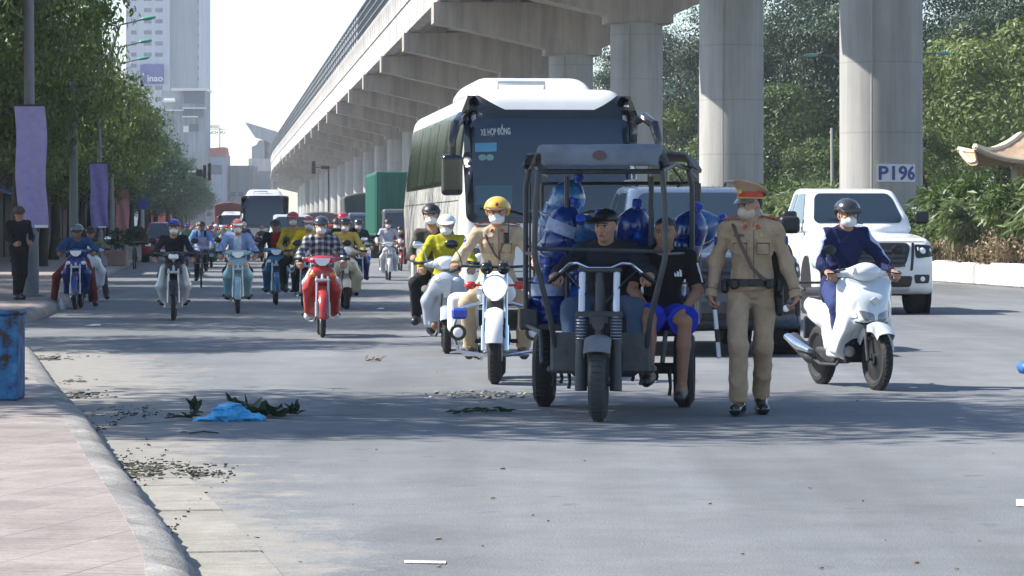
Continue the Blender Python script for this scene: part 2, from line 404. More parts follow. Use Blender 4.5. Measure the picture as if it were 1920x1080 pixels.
def facebits(J):
    H = Vector(J['head']); Q = hmat(J); q = lambda x, y, z: H + Q @ Vector((x, y, z)); m = MB()
    for i in (-1, 1):
        m.cur = 1; m.ell(q(.031 * i, -.080, .010), (.014, .009, .0075), 10, 6, Q)                 # eye white
        m.cur = 2; m.ell(q(.031 * i, -.0865, .010), (.0068, .004, .0068), 8, 6, Q)                # iris
        m.tube([q(.016 * i, -.0895, .0155), q(.031 * i, -.0905, .0195), q(.047 * i, -.084, .0165)], .0022, 5)
        m.tube([q(.013 * i, -.0985, .031), q(.032 * i, -.0965, .037), q(.052 * i, -.084, .032)], [.0028, .004, .002], 5)
    m.cur = 3; m.tube([q(-.024, -.092, -.056), q(-.008, -.100, -.0535), q(0, -.1005, -.055), q(.008, -.100, -.0535), q(.024, -.092, -.056)], [.002, .0052, .0045, .0052, .002], 6)
    return m
LIPS = M((0.30, 0.10, 0.075), 0.5, vary=0.05); EYEW = M((0.6, 0.58, 0.55), 0.3, vary=0.02)
DEF.update(lips=LIPS, eyewhite=EYEW, iris=HAIR)
def mk_body(J, res=.010, hands=True, legs=True, face=True, hsc=1.0):
    S = SDF(res, .02); torso(S, J, -.012); headshape(S, J)
    for i, sd in ((0, 1), (1, -1)):
        S.cone(J['sh'][i], J['el'][i], .047, .038, k=.03); S.cone(J['el'][i], Vector(J['el'][i]).lerp(Vector(J['wr'][i]), .35), .038, .038, k=.02)
        S.cone(Vector(J['el'][i]).lerp(Vector(J['wr'][i]), .3), J['wr'][i], .039, .026, k=.02)
        hand(S, J['wr'][i], J['hd'][i], J['hn'][i], sd, J['curl'] if not isinstance(J['curl'], tuple) else J['curl'][i], hsc, kk=max(.004, res * .5))
        S.cone(J['hip'][i], J['kn'][i], .082, .052, k=.04)
        k_, a_ = Vector(J['kn'][i]), Vector(J['an'][i]); S.cone(k_, k_.lerp(a_, .35), .052, .053, k=.02); S.cone(k_.lerp(a_, .35), a_, .052, .034, k=.02)
        a_, t_ = Vector(J['an'][i]), Vector(J['toe'][i]); hl = a_ + (a_ - t_) * .3; hl.z = a_.z - (.05 if t_.z < a_.z else 0)
        S.cone(hl, t_, .036, .026, k=.03); S.cone(a_, t_, .036, .03, k=.03)
    V, F = S.build()
    return vmesh(V, F, 'body', extra=facebits(J) if face else None, slots=4)
def mk_top(J, res=.012, g=.016, sleeve=1.0, hem=-.10, wr=(.008, 22, 1), mfn=None, cuff=.012, collar=True, col_h=.0):
    S = SDF(res, .03); torso(S, J, g)
    T = tmat(J, 'pelvis', 'chest'); S.cone(Vector(J['pelvis']), Vector(J['pelvis']) + T @ Vector((0, 0, hem)), .135 + g, .14 + g, k=.05, flat=True)
    for i in (0, 1):
        a, b, c = Vector(J['sh'][i]), Vector(J['el'][i]), Vector(J['wr'][i])
        if sleeve <= .5:
            e = a.lerp(b, sleeve * 2); S.cone(a, e, .056 + g, .055 + g, k=.04, flat=True)
        else:
            S.cone(a, b, .047 + g, .042 + g, k=.035); e = b.lerp(c, (sleeve - .5) * 2 * .97); S.cone(b, e, .045 + g, .030 + cuff, k=.03, flat=True)
    if collar:
        nk = Vector(J['neck']); hd = Vector(J['head']); S.cone(nk - Vector((0, 0, .03)), nk + (hd - nk) * (.22 + col_h), .062, .060, k=.02, flat=True)
        S.cone(nk + (hd - nk) * .1, nk + (hd - nk) * 1.2, .050, .05, k=.006, cut=True)
    else:
        nk = Vector(J['neck']); S.ell(nk + Vector((0, -.03, .035)), (.075, .085, .055), k=.01, cut=True)
    V, F = S.build(noise=(-wr[0] * NZ, wr[1] * .55, wr[2], 1)); return vmesh(V, F, 'top', mfn=mfn)
def mk_legs(J, res=.012, g=.014, length=1.0, wr=(.006, 20, 3), mfn=None, loose=.0):
    S = SDF(res, .03); T = tmat(J, 'pelvis', 'chest'); S.ell(J['pelvis'], (.150 + g * .8, .108 + g * .8, .115 + g * .6), T, k=.06)
    for i in (0, 1):
        a, b, c = Vector(J['hip'][i]), Vector(J['kn'][i]), Vector(J['an'][i])
        if length <= .5: S.cone(a, a.lerp(b, length * 2), .088 + g, .078 + g + loose, k=.04, flat=True)
        else:
            S.cone(a, b, .086 + g, .060 + g + loose * .4, k=.04); S.cone(b, b.lerp(c, (length - .5) * 2), .060 + g + loose * .4, .046 + g + loose, k=.03, flat=True)
    V, F = S.build(noise=(-wr[0] * NZ, wr[1] * .5, wr[2], 1)); return vmesh(V, F, 'legs', mfn=mfn)
def mk_shoe(J, i, res=.009, g=.010):
    S = SDF(res, .02); a, t = Vector(J['an'][i]), Vector(J['toe'][i]); d = (t - a); d.z *= .6; hl = a - d * .32; hl.z = t.z + .012
    if J.get('flat'): hl.z = t.z
    S.cone(hl, t, .040 + g, .032 + g, k=.03); S.cone(a - d * .05 + Vector((0, 0, -.02)), t, .040 + g, .028 + g, k=.03); S.cone(a, a + (a - Vector(J['kn'][i])) * .05, .04, .042, k=.02)
    V, F = S.build(); return vmesh(V, F, 'shoe')
def mk_helmet(J, kind='half', res=.009, big=1.0):
    H = Vector(J['head']); Q = hmat(J); q = lambda x, y, z: H + Q @ Vector((x, y, z)); S = SDF(res, .015)
    S.ell(q(0, .012, .038), (.112 * big, .132 * big, .108 * big), Q)
    S.box(q(0, -.07, -.085), (.2, .13, .125), .02, Q, k=.01, cut=True); S.box(q(0, .16, -.12), (.2, .14, .10), .02, Q, k=.01, cut=True); S.box(q(0, .0, -.16), (.2, .3, .10), .01, Q, k=.01, cut=True)
    V, F = S.build(); return vmesh(V, F, 'helmet')
def mk_peak(J, res=.008, big=1.0, drop=0.0):
    H = Vector(J['head']); Q = hmat(J); q = lambda x, y, z: H + Q @ Vector((x, y, z)); S = SDF(res, .006)
    S.ell(q(0, -.095, .052 - drop), (.098 * big, .085, .016), Q @ Matrix.Rotation(R(18), 3, 'X')); V, F = S.build(); return vmesh(V, F, 'peak')
def mk_strap(J):
    H = Vector(J['head']); Q = hmat(J); q = lambda x, y, z: H + Q @ Vector((x, y, z)); m = MB()
    for i in (-1, 1): m.tube([q(.09 * i, -.03, .03), q(.078 * i, -.03, -.04), q(.045 * i, -.045, -.095), q(0, -.05, -.113)], .006, 6, flat=.5)
    return m
def mk_mask(J, res=.007):
    H = Vector(J['head']); Q = hmat(J); q = lambda x, y, z: H + Q @ Vector((x, y, z)); S = SDF(res, .02)
    S.ell(q(0, -.030, -.047), (.070, .080, .060), Q); S.cone(q(0, -.10, -.012), q(0, -.108, -.05), .012, .012, k=.03)
    S.box(q(0, .07, -.05), (.12, .085, .12), .01, Q, k=.01, cut=True); S.box(q(0, -.06, .05), (.12, .09, .042), .01, Q, k=.01, cut=True)
    ex = MB()
    for i in (-1, 1): ex.tube([q(.064 * i, -.045, -.022), q(.079 * i, -.008, .006), q(.083 * i, .012, -.01), q(.064 * i, -.035, -.07)], .0022, 5)
    V, F = S.build(); return vmesh(V, F, 'face_mask', extra=ex)
def mk_hair(J, long=False, res=.010, cap=False):
    H = Vector(J['head']); Q = hmat(J); q = lambda x, y, z: H + Q @ Vector((x, y, z)); S = SDF(res, .02)
    S.ell(q(0, .02, .03), (.083, .098, .098 if not cap else .085), Q); S.box(q(0, -.09, -.06), (.12, .095, .115), .02, Q, k=.02, cut=True); S.box(q(0, .0, -.14), (.2, .3, .09), .02, Q, k=.01, cut=True)
    if long: S.cone(q(0, .07, -.02), q(0, .11, -.22), .055, .03, k=.03)
    V, F = S.build(noise=(.0016, 90, 5)); return vmesh(V, F, 'hair')
def person_kit(J, res=.012, top=None, legs=None, helmet='half', mask=True, strap=True, body=None, shoes=True, hairlong=False, glasses=False):
    K = Kit(); K.J = J
    K.add('body', mk_body(J, **(body or dict(res=res * .9))), ['skin', 'eyewhite', 'iris', 'lips'])
    K.add('shirt', mk_top(J, res, **(top or {})), ['top', 'top2', 'top3']); K.add('trousers', mk_legs(J, res, **(legs or {})), ['legs', 'legs2'])
    if shoes:
        for i in (0, 1): K.add('shoe', mk_shoe(J, i, res * .8), 'shoe')
    if helmet: K.add('helmet', mk_helmet(J, helmet, res * .8), 'helmet'); K.add('helmet_peak', mk_peak(J, res * .7), 'peak')
    if strap: K.add('chin_strap', mk_strap(J), 'black')
    if mask: K.add('face_mask', mk_mask(J, res * .65), 'mask')
    if hairlong or not helmet: K.add('hair', mk_hair(J, hairlong, res), 'hair')
    if glasses:
        m = MB(); H = Vector(J['head']); Q = hmat(J)
        for i in (-1, 1): m.ell(H + Q @ Vector((.033 * i, -.098, .010)), (.027, .006, .019), 12, 6, Q)
        m.tube([H + Q @ Vector((-.06, -.09, .014)), H + Q @ Vector((.06, -.09, .014))], .003, 5); K.add('glasses', m, 'gloss')
    return K
DEF.update(shoe=BLACK, helmet=BLACKGLOSS, peak=BLACK, top=cloth((.05, .07, .15)), legs=cloth((.03, .04, .07)))
# ------------------------------------------------------------------ motorbikes
def bvh_of(V, F): return BVHTree.FromPolygons([tuple(v) for v in V.tolist()], [tuple(f) for f in F.tolist()])
def rr_rows(bl, br, tr, tl, rad=.12, n=10, m=10):
    """rows of a four-sided panel with rounded corners, corners as 3D points"""
    bl, br, tr, tl = map(Vector, (bl, br, tr, tl)); rows = []
    H = ((tl - bl).length + (tr - br).length) / 2; Wd = ((br - bl).length + (tr - tl).length) / 2; rv = rad / H; ru = rad / Wd
    vs = sorted(set([rv * (1 - math.cos(a * math.pi / 8)) for a in range(5)] + [1 - rv * (1 - math.cos(a * math.pi / 8)) for a in range(5)] + [i / n for i in range(n + 1) if rv < i / n < 1 - rv]))
    for v in vs:
        e = 0
        if v < rv: e = 1 - math.sqrt(max(0, 1 - ((rv - v) / rv) ** 2))
        if v > 1 - rv: e = 1 - math.sqrt(max(0, 1 - ((v - 1 + rv) / rv) ** 2))
        a, b = bl.lerp(tl, v), br.lerp(tr, v); rows.append([a.lerp(b, e * ru + (1 - 2 * e * ru) * i / m) for i in range(m + 1)])
    return rows
def panel(bvh, rows, d, off=.008, th=.03, mb=None):
    """a panel that follows the shell below it, standing `off` proud; d: the direction the panel is pressed along"""
    d = Vector(d).normalized(); m = mb or MB(); n = len(rows[0]); A = []; last = None; dist = []
    for r in rows:
        for p in r:
            h = bvh.ray_cast(p - d * 3, d, 6); dist.append((p, h[0], h[1]))
    good = [(h - p).dot(d) for p, h, nn in dist if h is not None]; med = sorted(good)[len(good) // 2] if good else 0
    for p, h, nn in dist:
        if h is None or abs((h - p).dot(d) - med) > .9: A.append(p + d * med - d * off)
        else: A.append(h + (nn if nn.dot(d) < 0 else -nn) * off)
    B = [a + d * th for a in A]; N = len(A); R_ = len(rows)
    fs = [(i * n + j, i * n + j + 1, (i + 1) * n + j + 1, (i + 1) * n + j) for i in range(R_ - 1) for j in range(n - 1)]
    fs2 = [tuple(x + N for x in f[::-1]) for f in fs]
    edge = [j for j in range(n)] + [i * n + n - 1 for i in range(1, R_)] + [(R_ - 1) * n + j for j in range(n - 2, -1, -1)] + [i * n for i in range(R_ - 2, 0, -1)]
    side = [(edge[i], edge[(i + 1) % len(edge)], edge[(i + 1) % len(edge)] + N, edge[i] + N) for i in range(len(edge))]
    return m.add(A + B, fs + fs2 + side)
def arc_fender(c, Rr, a0, a1, w, n=14, th=.006, lip=.04):
    m = MB(); rings = []
    prof = [(-w, -lip), (-w, 0), (-w * .6, .018), (0, .026), (w * .6, .018), (w, 0), (w, -lip)]
    prof2 = [(x * .93, z - th) for x, z in prof[::-1]]
    for i in range(n + 1):
        a = R(a0 + (a1 - a0) * i / n); rings.append([(x, c[1] - math.cos(a) * (Rr + z), c[2] + math.sin(a) * (Rr + z)) for x, z in prof + prof2])
    return m.loft(rings)
def wheel(K, y, Rr=.29, tw=.036, spokes=36, tyre='rubber', rim='steel', alloy=False, x=0, disc=False, hubw=.05, name='wheel'):
    m = MB(); m.torus((x, y, Rr), Rr - tw, tw, 36, 10, 'x', tw * 1.05)
    for i in range(40):                                                       # tread blocks
        a = 2 * math.pi * i / 40; q = Matrix.Rotation(a, 3, 'X')
        m.box(Vector((x, y, Rr)) + q @ Vector((0, 0, Rr - .002)), (tw * 1.1, .018, .010), rot=q)
    t = K.add(name, m, tyre)
    m = MB(); m.lathe([(Rr - tw * 1.9, -tw * .55), (Rr - tw * 1.5, -tw * .6), (Rr - tw * 1.5, tw * .6), (Rr - tw * 1.9, tw * .55), (Rr - tw * 2.1, tw * .2), (Rr - tw * 2.1, -tw * .2), (Rr - tw * 1.9, -tw * .55)], 32, (x, y, Rr), 'x')
    m.lathe([(.012, -hubw * 1.3), (.012, -hubw), (hubw, -hubw), (hubw, hubw), (.012, hubw), (.012, hubw * 1.3)], 16, (x, y, Rr), 'x')
    if alloy:
        for i in range(5):
            a = 2 * math.pi * i / 5; q = Matrix.Rotation(a, 3, 'X'); m.box(Vector((x, y, Rr)) + q @ Vector((0, 0, (Rr - tw) / 2)), (.022, .032, Rr - tw * 1.6), rot=q, bev=.006)
    else:
        for i in range(spokes):
            a = 2 * math.pi * i / spokes; s_ = 1 if i % 2 else -1; q = Matrix.Rotation(a, 3, 'X'); q2 = Matrix.Rotation(a + .35 * (1 if i % 4 < 2 else -1), 3, 'X')
            m.tube([Vector((x + s_ * hubw * .8, y, Rr)) + q @ Vector((0, 0, hubw)), Vector((x + s_ * .005, y, Rr)) + q2 @ Vector((0, 0, Rr - tw * 1.9))], .0018, 4, cap=False)
    if disc: m.lathe([(.04, .0), (.11, .0), (.11, .006), (.04, .006)], 24, (x + hubw + .01, y, Rr), 'x')
    K.add('rim', m, rim, t); return t
def mirrors(K, y=-.33, z=1.02, w=.22, h=.20, key='black'):
    for i in (-1, 1):
        m = MB().tube([(i * w, y, z), (i * (w + .03), y, z + h * .6), (i * (w + .07), y + .01, z + h)], .005, 6)
        m.ell((i * (w + .10), y, z + h + .035), (.062, .014, .042), 12, 8); K.add('mirror', m, key)
def handlebar(K, z=1.0, y=-.28, w=.34, key='dark', grip='black', lift=.03):
    m = MB().tube([(-w, y + .03, z), (-w * .5, y - .03, z + lift), (0, y - .06, z), (w * .5, y - .03, z + lift), (w, y + .03, z)], .012, 8)
    h = K.add('handlebar', m, key)
    for i in (-1, 1):
        m = MB().tube([(i * (w - .10), y + .015, z + .004), (i * (w + .02), y + .035, z)], .019, 10); m.tube([(i * (w - .13), y - .03, z + .01), (i * (w - .05), y - .075, z), (i * w, y - .06, z)], .006, 6); K.add('grip', m, grip, h)
def engine(K, key='steel', z=.34, y=.05):
    S = SDF(.016, .02); S.cone((0, y - .22, z + .04), (0, y - .02, z), .055, .075); S.ell((-.08, y + .05, z - .03), (.05, .10, .09)); S.ell((.08, y + .03, z - .03), (.05, .11, .09)); S.box((0, y + .05, z), (.09, .14, .08), .03)
    V, F = S.build(); e = K.add('engine', vmesh(V, F), key)
    m = MB()
    for i in range(6): m.box((0, y - .2 + i * .022, z + .04), (.13, .006, .13))
    K.add('cooling_fin', m, 'dark', e)
    m = MB().tube([(-.24, y + .02, z - .06), (.24, y + .02, z - .06)], .012, 8)
    for i in (-1, 1): m.tube([(i * .13, y + .02, z - .06), (i * .25, y + .02, z - .06)], .020, 8)
    K.add('footpeg', m, 'rubber')
def exhaust(K, key='chrome', x=-.15, y0=-.1, z0=.30, yl=.75, fat=.045, z1=.32):
    m = MB().tube([(x * .3, y0 - .12, z0 + .04), (x * .7, y0 - .08, z0 - .10), (x, y0 + .15, z0 - .10), (x, y0 + .3, z0 - .06)], .014, 8)
    m.tube([(x, y0 + .28, z0 - .06), (x, y0 + .36, z0 - .05), (x, yl - .04, z1), (x, yl, z1 + .01)], [.02, fat, fat, fat * .6], 14); return K.add('exhaust', m, key)
def underbone(style='wave'):
    """small step-through motorbike, nose at -Y"""
    K = Kit(); ax = -.61
    wheel(K, ax, .285, .034, name='front_wheel'); wheel(K, .62, .285, .038, name='rear_wheel')
    K.add('front_fender', arc_fender((0, ax, .285), .305, 20 if style == 'cub' else -8, 165, .055, lip=.05), 'fender')
    m = MB()
    for i in (-1, 1):
        m.tube([(i * .075, ax - .0, .27), (i * .075, ax + .03, .45)], .024, 10); m.tube([(i * .075, ax + .02, .42), (i * .072, ax + .10, .78)], .015, 8)
    m.tube([(0, ax + .10, .74), (0, ax + .24, 1.02)], .025, 8); m.box((0, ax + .09, .73), (.19, .05, .04), bev=.01); K.add('fork', m, 'silver')
    S = SDF(.013, .03)
    if style == 'cub':
        for i in (-1, 1):
            S.cone((i * .15, -.36, .80), (i * .19, -.30, .52), .05, .075, k=.05); S.cone((i * .19, -.30, .52), (i * .155, -.22, .25), .075, .05, k=.05)
            S.box((i * .02, -.30, .5), (.12, .05, .32), .02, cut=False)
        S.box((0, -.13, .5), (.4, .13, .5), .02, cut=True, k=.02)
        S.cone((0, ax, .285), (0, ax, .30), .33, .33, cut=True, k=.02)
        V, F = S.build(); K.add('leg_shield', vmesh(V, F), 'shield')
        S = SDF(.013, .03); S.ell((0, -.42, .78), (.135, .075, .13)); S.box((0, -.37, .62), (.09, .05, .12), .03); V, F = S.build(); K.add('front_cowl', vmesh(V, F), 'cowl')
    else:
        S.ell((0, -.40, .80), (.17, .10, .13), k=.05)
        for i in (-1, 1):
            S.cone((i * .10, -.44, .80), (i * .175, -.36, .62), .055, .07, k=.05); S.cone((i * .175, -.36, .62), (i * .17, -.24, .34), .075, .05, k=.05)
            S.cone((i * .17, -.24, .34), (i * .12, -.16, .24), .05, .035, k=.04)
        S.box((0, -.30, .55), (.15, .05, .28), .03)
        S.box((0, -.08, .5), (.4, .13, .6), .03, cut=True, k=.02); S.cone((-.06, ax, .285), (.06, ax, .285), .34, .34, cut=True, k=.02)
        V, F = S.build(); sh = K.add('leg_shield', vmesh(V, F), 'shield')
        for i in (-1, 1):
            m = MB().ell((i * .125, -.475, .80), (.045, .03, .035), 12, 8, Matrix.Rotation(i * .5, 3, 'Z')); K.add('turn_signal', m, 'amber' if style == 'wave' else 'lens', sh)
    S = SDF(.012, .02); S.ell((0, -.40, .985), (.175 if style != 'cub' else .15, .10, .062)); S.cone((-.1, -.36, .98), (.1, -.36, .98), .05, .05)
    for i in (-1, 1): S.cone((i * .08, -.36, .99), (i * .235, -.28, 1.0), .045, .026, k=.03)
    V, F = S.build(); hc = K.add('headlight_cowl', vmesh(V, F), 'cowl2')
    if style == 'cub': m = MB().box((0, -.485, .965), (.15, .05, .085), bev=.03)
    else: m = MB().prism([(-.10, 1.012), (.10, 1.012), (.085, .955), (.035, .915), (-.035, .915), (-.085, .955)], -.515, -.44)
    K.add('headlight', m, 'lens', hc)
    handlebar(K); mirrors(K, h=.15); engine(K); exhaust(K)
    S = SDF(.015, .04); S.cone((0, .1, .70), (0, .60, .76), .075, .085); S.cone((0, .62, .76), (0, .82, .80), .08, .045); S.box((0, .30, .62), (.085, .25, .12), .05); S.cone((0, -.3, .62), (0, .1, .60), .05, .06)
    S.cone((-.06, .62, .285), (.06, .62, .285), .33, .33, cut=True, k=.02); V, F = S.build(); K.add('rear_body', vmesh(V, F), 'shield' if style != 'cub' else 'cowl')
    S = SDF(.015, .04); S.box((0, .16, .785), (.12, .17, .045), .04); S.box((0, .48, .81), (.11, .22, .045), .04); V, F = S.build(); K.add('seat', vmesh(V, F), 'black')
    K.add('rear_fender', arc_fender((0, .62, .285), .32, 60, 200, .06), 'black')
    m = MB()
    for i in (-1, 1): m.tube([(i * .11, .62, .28), (i * .12, .52, .62)], .022, 8)
    K.add('shock_absorber', m, 'chrome'); m = MB().tube([(-.11, .85, .80), (-.12, .98, .86), (.12, .98, .86), (.11, .85, .80)], .010, 6); K.add('grab_rail', m, 'silver')
    return K
def scooter(style='round'):
    K = Kit(); ax = -.62; Rw = .24 if style != 'sport' else .265
    wheel(K, ax, Rw, .046, alloy=True, disc=True, name='front_wheel', rim='dark'); wheel(K, .62, Rw, .052, alloy=True, name='rear_wheel', rim='dark')
    K.add('front_fender', arc_fender((0, ax, Rw), Rw + .035, 30 if style != 'sport' else 45, 172 if style != 'sport' else 150, .075, lip=.06), 'fender')
    m = MB()
    for i in (-1, 1): m.tube([(i * .085, ax, Rw - .01), (i * .080, ax + .05, .42), (i * .06, ax + .11, .66)], .018, 8)
    K.add('fork', m, 'dark')
    S = SDF(.013, .03)
    if style == 'sport':
        S.hull([((0, -1, .22), (0, -.60, .62)), ((1, -.62, .0), (.205, -.42, .6)), ((-1, -.62, .0), (-.205, -.42, .6)), ((0, -.75, 1), (0, -.50, .84)), ((0, -.5, -1), (0, -.55, .535)), ((0, 1, 0), (0, -.30, 0)), ((.9, 0, -1), (.20, 0, .58)), ((-.9, 0, -1), (-.20, 0, .58))], (-.32, -.70, .48), (.32, -.28, .95), kk=.06)
        for i in (-1, 1):
            S.hull([((i, -.35, .15), (i * .235, -.36, .6)), ((-i, .2, 0), (i * .145, -.3, .5)), ((0, -1, -.25), (0, -.43, .5)), ((0, 1, .2), (0, -.26, .5)), ((0, 0, 1), (0, 0, .78)), ((i * .55, 0, -1), (i * .19, 0, .26))], (min(0, i * .3), -.5, .2), (max(0, i * .3), -.2, .82), kk=.035, k=.03)
    else:
        S.ell((0, -.43, .76), (.165, .10, .15), k=.05)
        for i in (-1, 1):
            S.cone((i * .11, -.42, .80), (i * .21, -.34, .58), .06, .07, k=.06); S.cone((i * .21, -.34, .58), (i * .20, -.26, .34), .075, .06, k=.05)
    S.box((0, -.31, .56), (.2, .04, .27), .03); S.box((0, -.10, .56), (.4, .14, .6), .03, cut=True, k=.02); S.cone((-.075, ax, Rw), (.075, ax, Rw), Rw + .055, Rw + .055, cut=True, k=.02)
    V, F = S.build(); sb = bvh_of(V, F); sh = K.add('front_apron', vmesh(V, F, sharp=50), 'shield')
    if style == 'sport':
        fl = lambda i, q: q if i > 0 else [r[::-1] for r in q]
        for i in (-1, 1):
            K.add('headlight', panel(sb, fl(i, rr_rows(*[(i * a, 0, z) for a, z in ((.012, .575), (.10, .60), (.135, .69), (.02, .655))], .02, 6, 6)), (0, 1, 0), .006), 'lamp', sh)
            K.add('turn_signal', panel(sb, fl(i, rr_rows(*[(i * a, 0, z) for a, z in ((.14, .62), (.19, .62), (.205, .70), (.155, .68))], .015, 6, 4)), (0, 1, 0), .006), 'lens', sh)
            K.add('trim_line', panel(sb, fl(i, rr_rows(*[(i * a, 0, z) for a, z in ((.02, .545), (.15, .58), (.152, .592), (.02, .558))], .004, 3, 6)), (0, 1, 0), .004), 'gloss', sh)
        m = MB().prism([(-.045, .77), (0, .72), (.045, .77), (0, .80)], -.582, -.50); K.add('badge', m, 'silver', sh)
        m = MB().prism([(-.10, .57), (.10, .57), (.19, .47), (.17, .23), (-.17, .23), (-.19, .47)], -.345, -.27); K.add('inner_panel', m, 'black', sh)
    else:
        for i in (-1, 1): K.add('turn_signal', MB().ell((i * .11, -.50, .82), (.045, .03, .028), 12, 8, Matrix.Rotation(i * .5, 3, 'Z')), 'lens', sh)
        K.add('horn_cover', MB().prism([(-.05, .83), (.05, .83), (.035, .62), (-.035, .62)], -.56, -.48), 'shield2', sh)
    S = SDF(.012, .02); hz = .99 if style != 'sport' else 1.0
    S.ell((0, -.37, hz + .01), (.155, .105, .085) if style != 'sport' else (.13, .11, .085)); S.cone((-.07, -.32, hz), (.07, -.32, hz), .06, .06)
    for i in (-1, 1): S.cone((i * .08, -.32, hz), (i * .225, -.27, hz), .055, .034, k=.03)
    V, F = S.build(); hc = K.add('handlebar_cowl', vmesh(V, F), 'cowl2')
    if style == 'round': K.add('headlight', MB().ell((0, -.455, hz + .015), (.092, .035, .065), 18, 10), 'lens', hc)
    handlebar(K, w=.35); mirrors(K, h=.15, key='chrome' if style == 'round' else 'black')
    S = SDF(.015, .04); S.box((0, -.08, .30), (.17, .22, .04), .03); S.cone((0, .16, .42), (0, .30, .60), .13, .13, k=.06); S.ell((0, .42, .62), (.165, .36, .15)); S.ell((0, .68, .70), (.12, .22, .10)); S.box((0, .25, .40), (.12, .16, .10), .05)
    S.cone((-.07, .62, Rw), (.07, .62, Rw), Rw + .06, Rw + .06, cut=True, k=.02); V, F = S.build(); K.add('rear_body', vmesh(V, F), 'shield')
    S = SDF(.015, .03); S.box((0, .20, .79), (.125, .20, .045), .04); S.box((0, .54, .82), (.12, .22, .045), .04); V, F = S.build(); K.add('seat', vmesh(V, F), 'black')
    S = SDF(.015, .02); S.box((0, .35, .27), (.09, .22, .07), .03); S.ell((.09, .5, .28), (.06, .22, .085)); V, F = S.build(); K.add('engine', vmesh(V, F), 'dark')
    if style == 'sport':
        e = exhaust(K, 'dark', x=-.19, y0=.05, z0=.30, yl=.86, fat=.062, z1=.40)
        m = MB().tube([(-.235, .30, .31), (-.24, .55, .35), (-.235, .84, .42)], [.035, .062, .045], 12, flat=.7); K.add('heat_guard', m, 'chrome', e)
    else: exhaust(K, 'dark', x=-.17, y0=.05, z0=.28, yl=.84, fat=.055, z1=.34)
    m = MB().tube([(-.13, .72, .84), (-.14, .9, .90), (.14, .9, .90), (.13, .72, .84)], .012, 6); K.add('grab_rail', m, 'dark')
    K.add('mudguard', MB().box((0, .9, .50), (.12, .03, .2), bev=.01), 'dark')
    return K
def police_bike():
    K = Kit(); ax = -.70
    wheel(K, ax, .315, .058, alloy=True, disc=True, name='front_wheel', rim='silver'); wheel(K, .66, .31, .065, alloy=True, name='rear_wheel', rim='silver')
    K.add('front_fender', arc_fender((0, ax, .315), .345, 10, 150, .075, lip=.05), 'white')
    m = MB()
    for i in (-1, 1): m.tube([(i * .095, ax, .30), (i * .095, ax + .06, .52)], .030, 10); m.tube([(i * .095, ax + .05, .5), (i * .095, ax + .20, 1.0)], .019, 10)
    K.add('fork', m, 'chrome')
    m = MB().tube([(0, ax - .02, .86), (0, ax + .09, .86)], [.115, .09], 24); hb = K.add('headlight_bowl', m, 'gloss')
    m = MB().lathe([(.112, 0), (.118, -.012), (.104, -.018), (.10, -.012)], 28, (0, ax - .02, .86), 'y'); K.add('headlight_ring', m, 'chrome', hb)
    m = MB().lathe([(.102, .0), (.085, -.018), (.045, -.03), (.001, -.034)], 28, (0, ax - .022, .86), 'y'); K.add('headlight_lens', m, 'beam', hb)
    for i in (-1, 1):
        g = K.add('gauge', MB().tube([(i * .075, ax + .05, 1.03), (i * .075, ax + .14, 1.06)], [.058, .05], 18), 'gloss')
        K.add('gauge_cap', MB().ell((i * .075, ax + .045, 1.03), (.056, .03, .056), 16, 8), 'gloss', g)
        K.add('turn_signal', MB().tube([(i * .12, ax + .06, .88), (i * .19, ax + .05, .88)], .012, 6).ell((i * .22, ax + .05, .88), (.055, .04, .038), 12, 8), 'red' if i < 0 else 'red')
    m = MB().tube([(-.40, -.28, 1.0), (-.30, -.42, 1.05), (-.1, -.5, 1.04), (.1, -.5, 1.04), (.30, -.42, 1.05), (.40, -.28, 1.0)], .013, 8); h = K.add('handlebar', m, 'gloss')
    for i in (-1, 1): K.add('grip', MB().tube([(i * .33, -.38, 1.03), (i * .41, -.27, 1.0)], .020, 10), 'black', h)
    mirrors(K, y=-.36, z=1.05, w=.3, h=.16, key='gloss')
    S = SDF(.014, .05); S.ell((0, -.14, .86), (.16, .28, .14)); S.cone((-.1, -.3, .80), (.1, -.3, .80), .08, .08); V, F = S.build(); K.add('fuel_tank', vmesh(V, F), 'white')
    S = SDF(.014, .04); S.box((0, .28, .80), (.15, .26, .05), .045); S.box((0, .62, .84), (.13, .2, .05), .045); V, F = S.build(); K.add('seat', vmesh(V, F), 'black')
    engine(K, 'dark', z=.42, y=-.02)
    for i in (-1, 1):
        S = SDF(.014, .03); S.box((i * .33, .62, .60), (.14, .24, .19), .07); V, F = S.build(); b = K.add('pannier_box', vmesh(V, F), 'white')
        m = MB().tube([(i * .12, -.30, .72), (i * .34, -.30, .66), (i * .40, -.28, .45), (i * .34, -.30, .28), (i * .08, -.32, .24)], .018, 8); cb = K.add('crash_bar', m, 'chrome')
        m = MB().box((i * .33, -.36, .62), (.14, .06, .10), bev=.02); K.add('beacon_light', m, 'blue' if i < 0 else 'red', cb)
        m = MB().tube([(i * .34, -.30, .45), (i * .34, -.40, .45)], [.06, .075], 18); fl = K.add('spotlight', m, 'gloss', cb)
    for i in (-1, 1): K.add('spotlight_lens', MB().ell((i * .34, -.402, .45), (.045, .012, .045), 14, 8), 'lens', cb)
    m = MB().tube([(-.30, -.30, .25), (.30, -.30, .25)], .018, 8); K.add('guard_tube', m, 'chrome')
    exhaust(K, x=-.2, yl=.9, fat=.055); K.add('rear_fender', arc_fender((0, .66, .31), .34, 50, 190, .08), 'white')
    S = SDF(.016, .03); S.ell((.0, -.5, .70), (.09, .06, .12)); V, F = S.build(); K.add('horn', vmesh(V, F), 'dark')
    return K
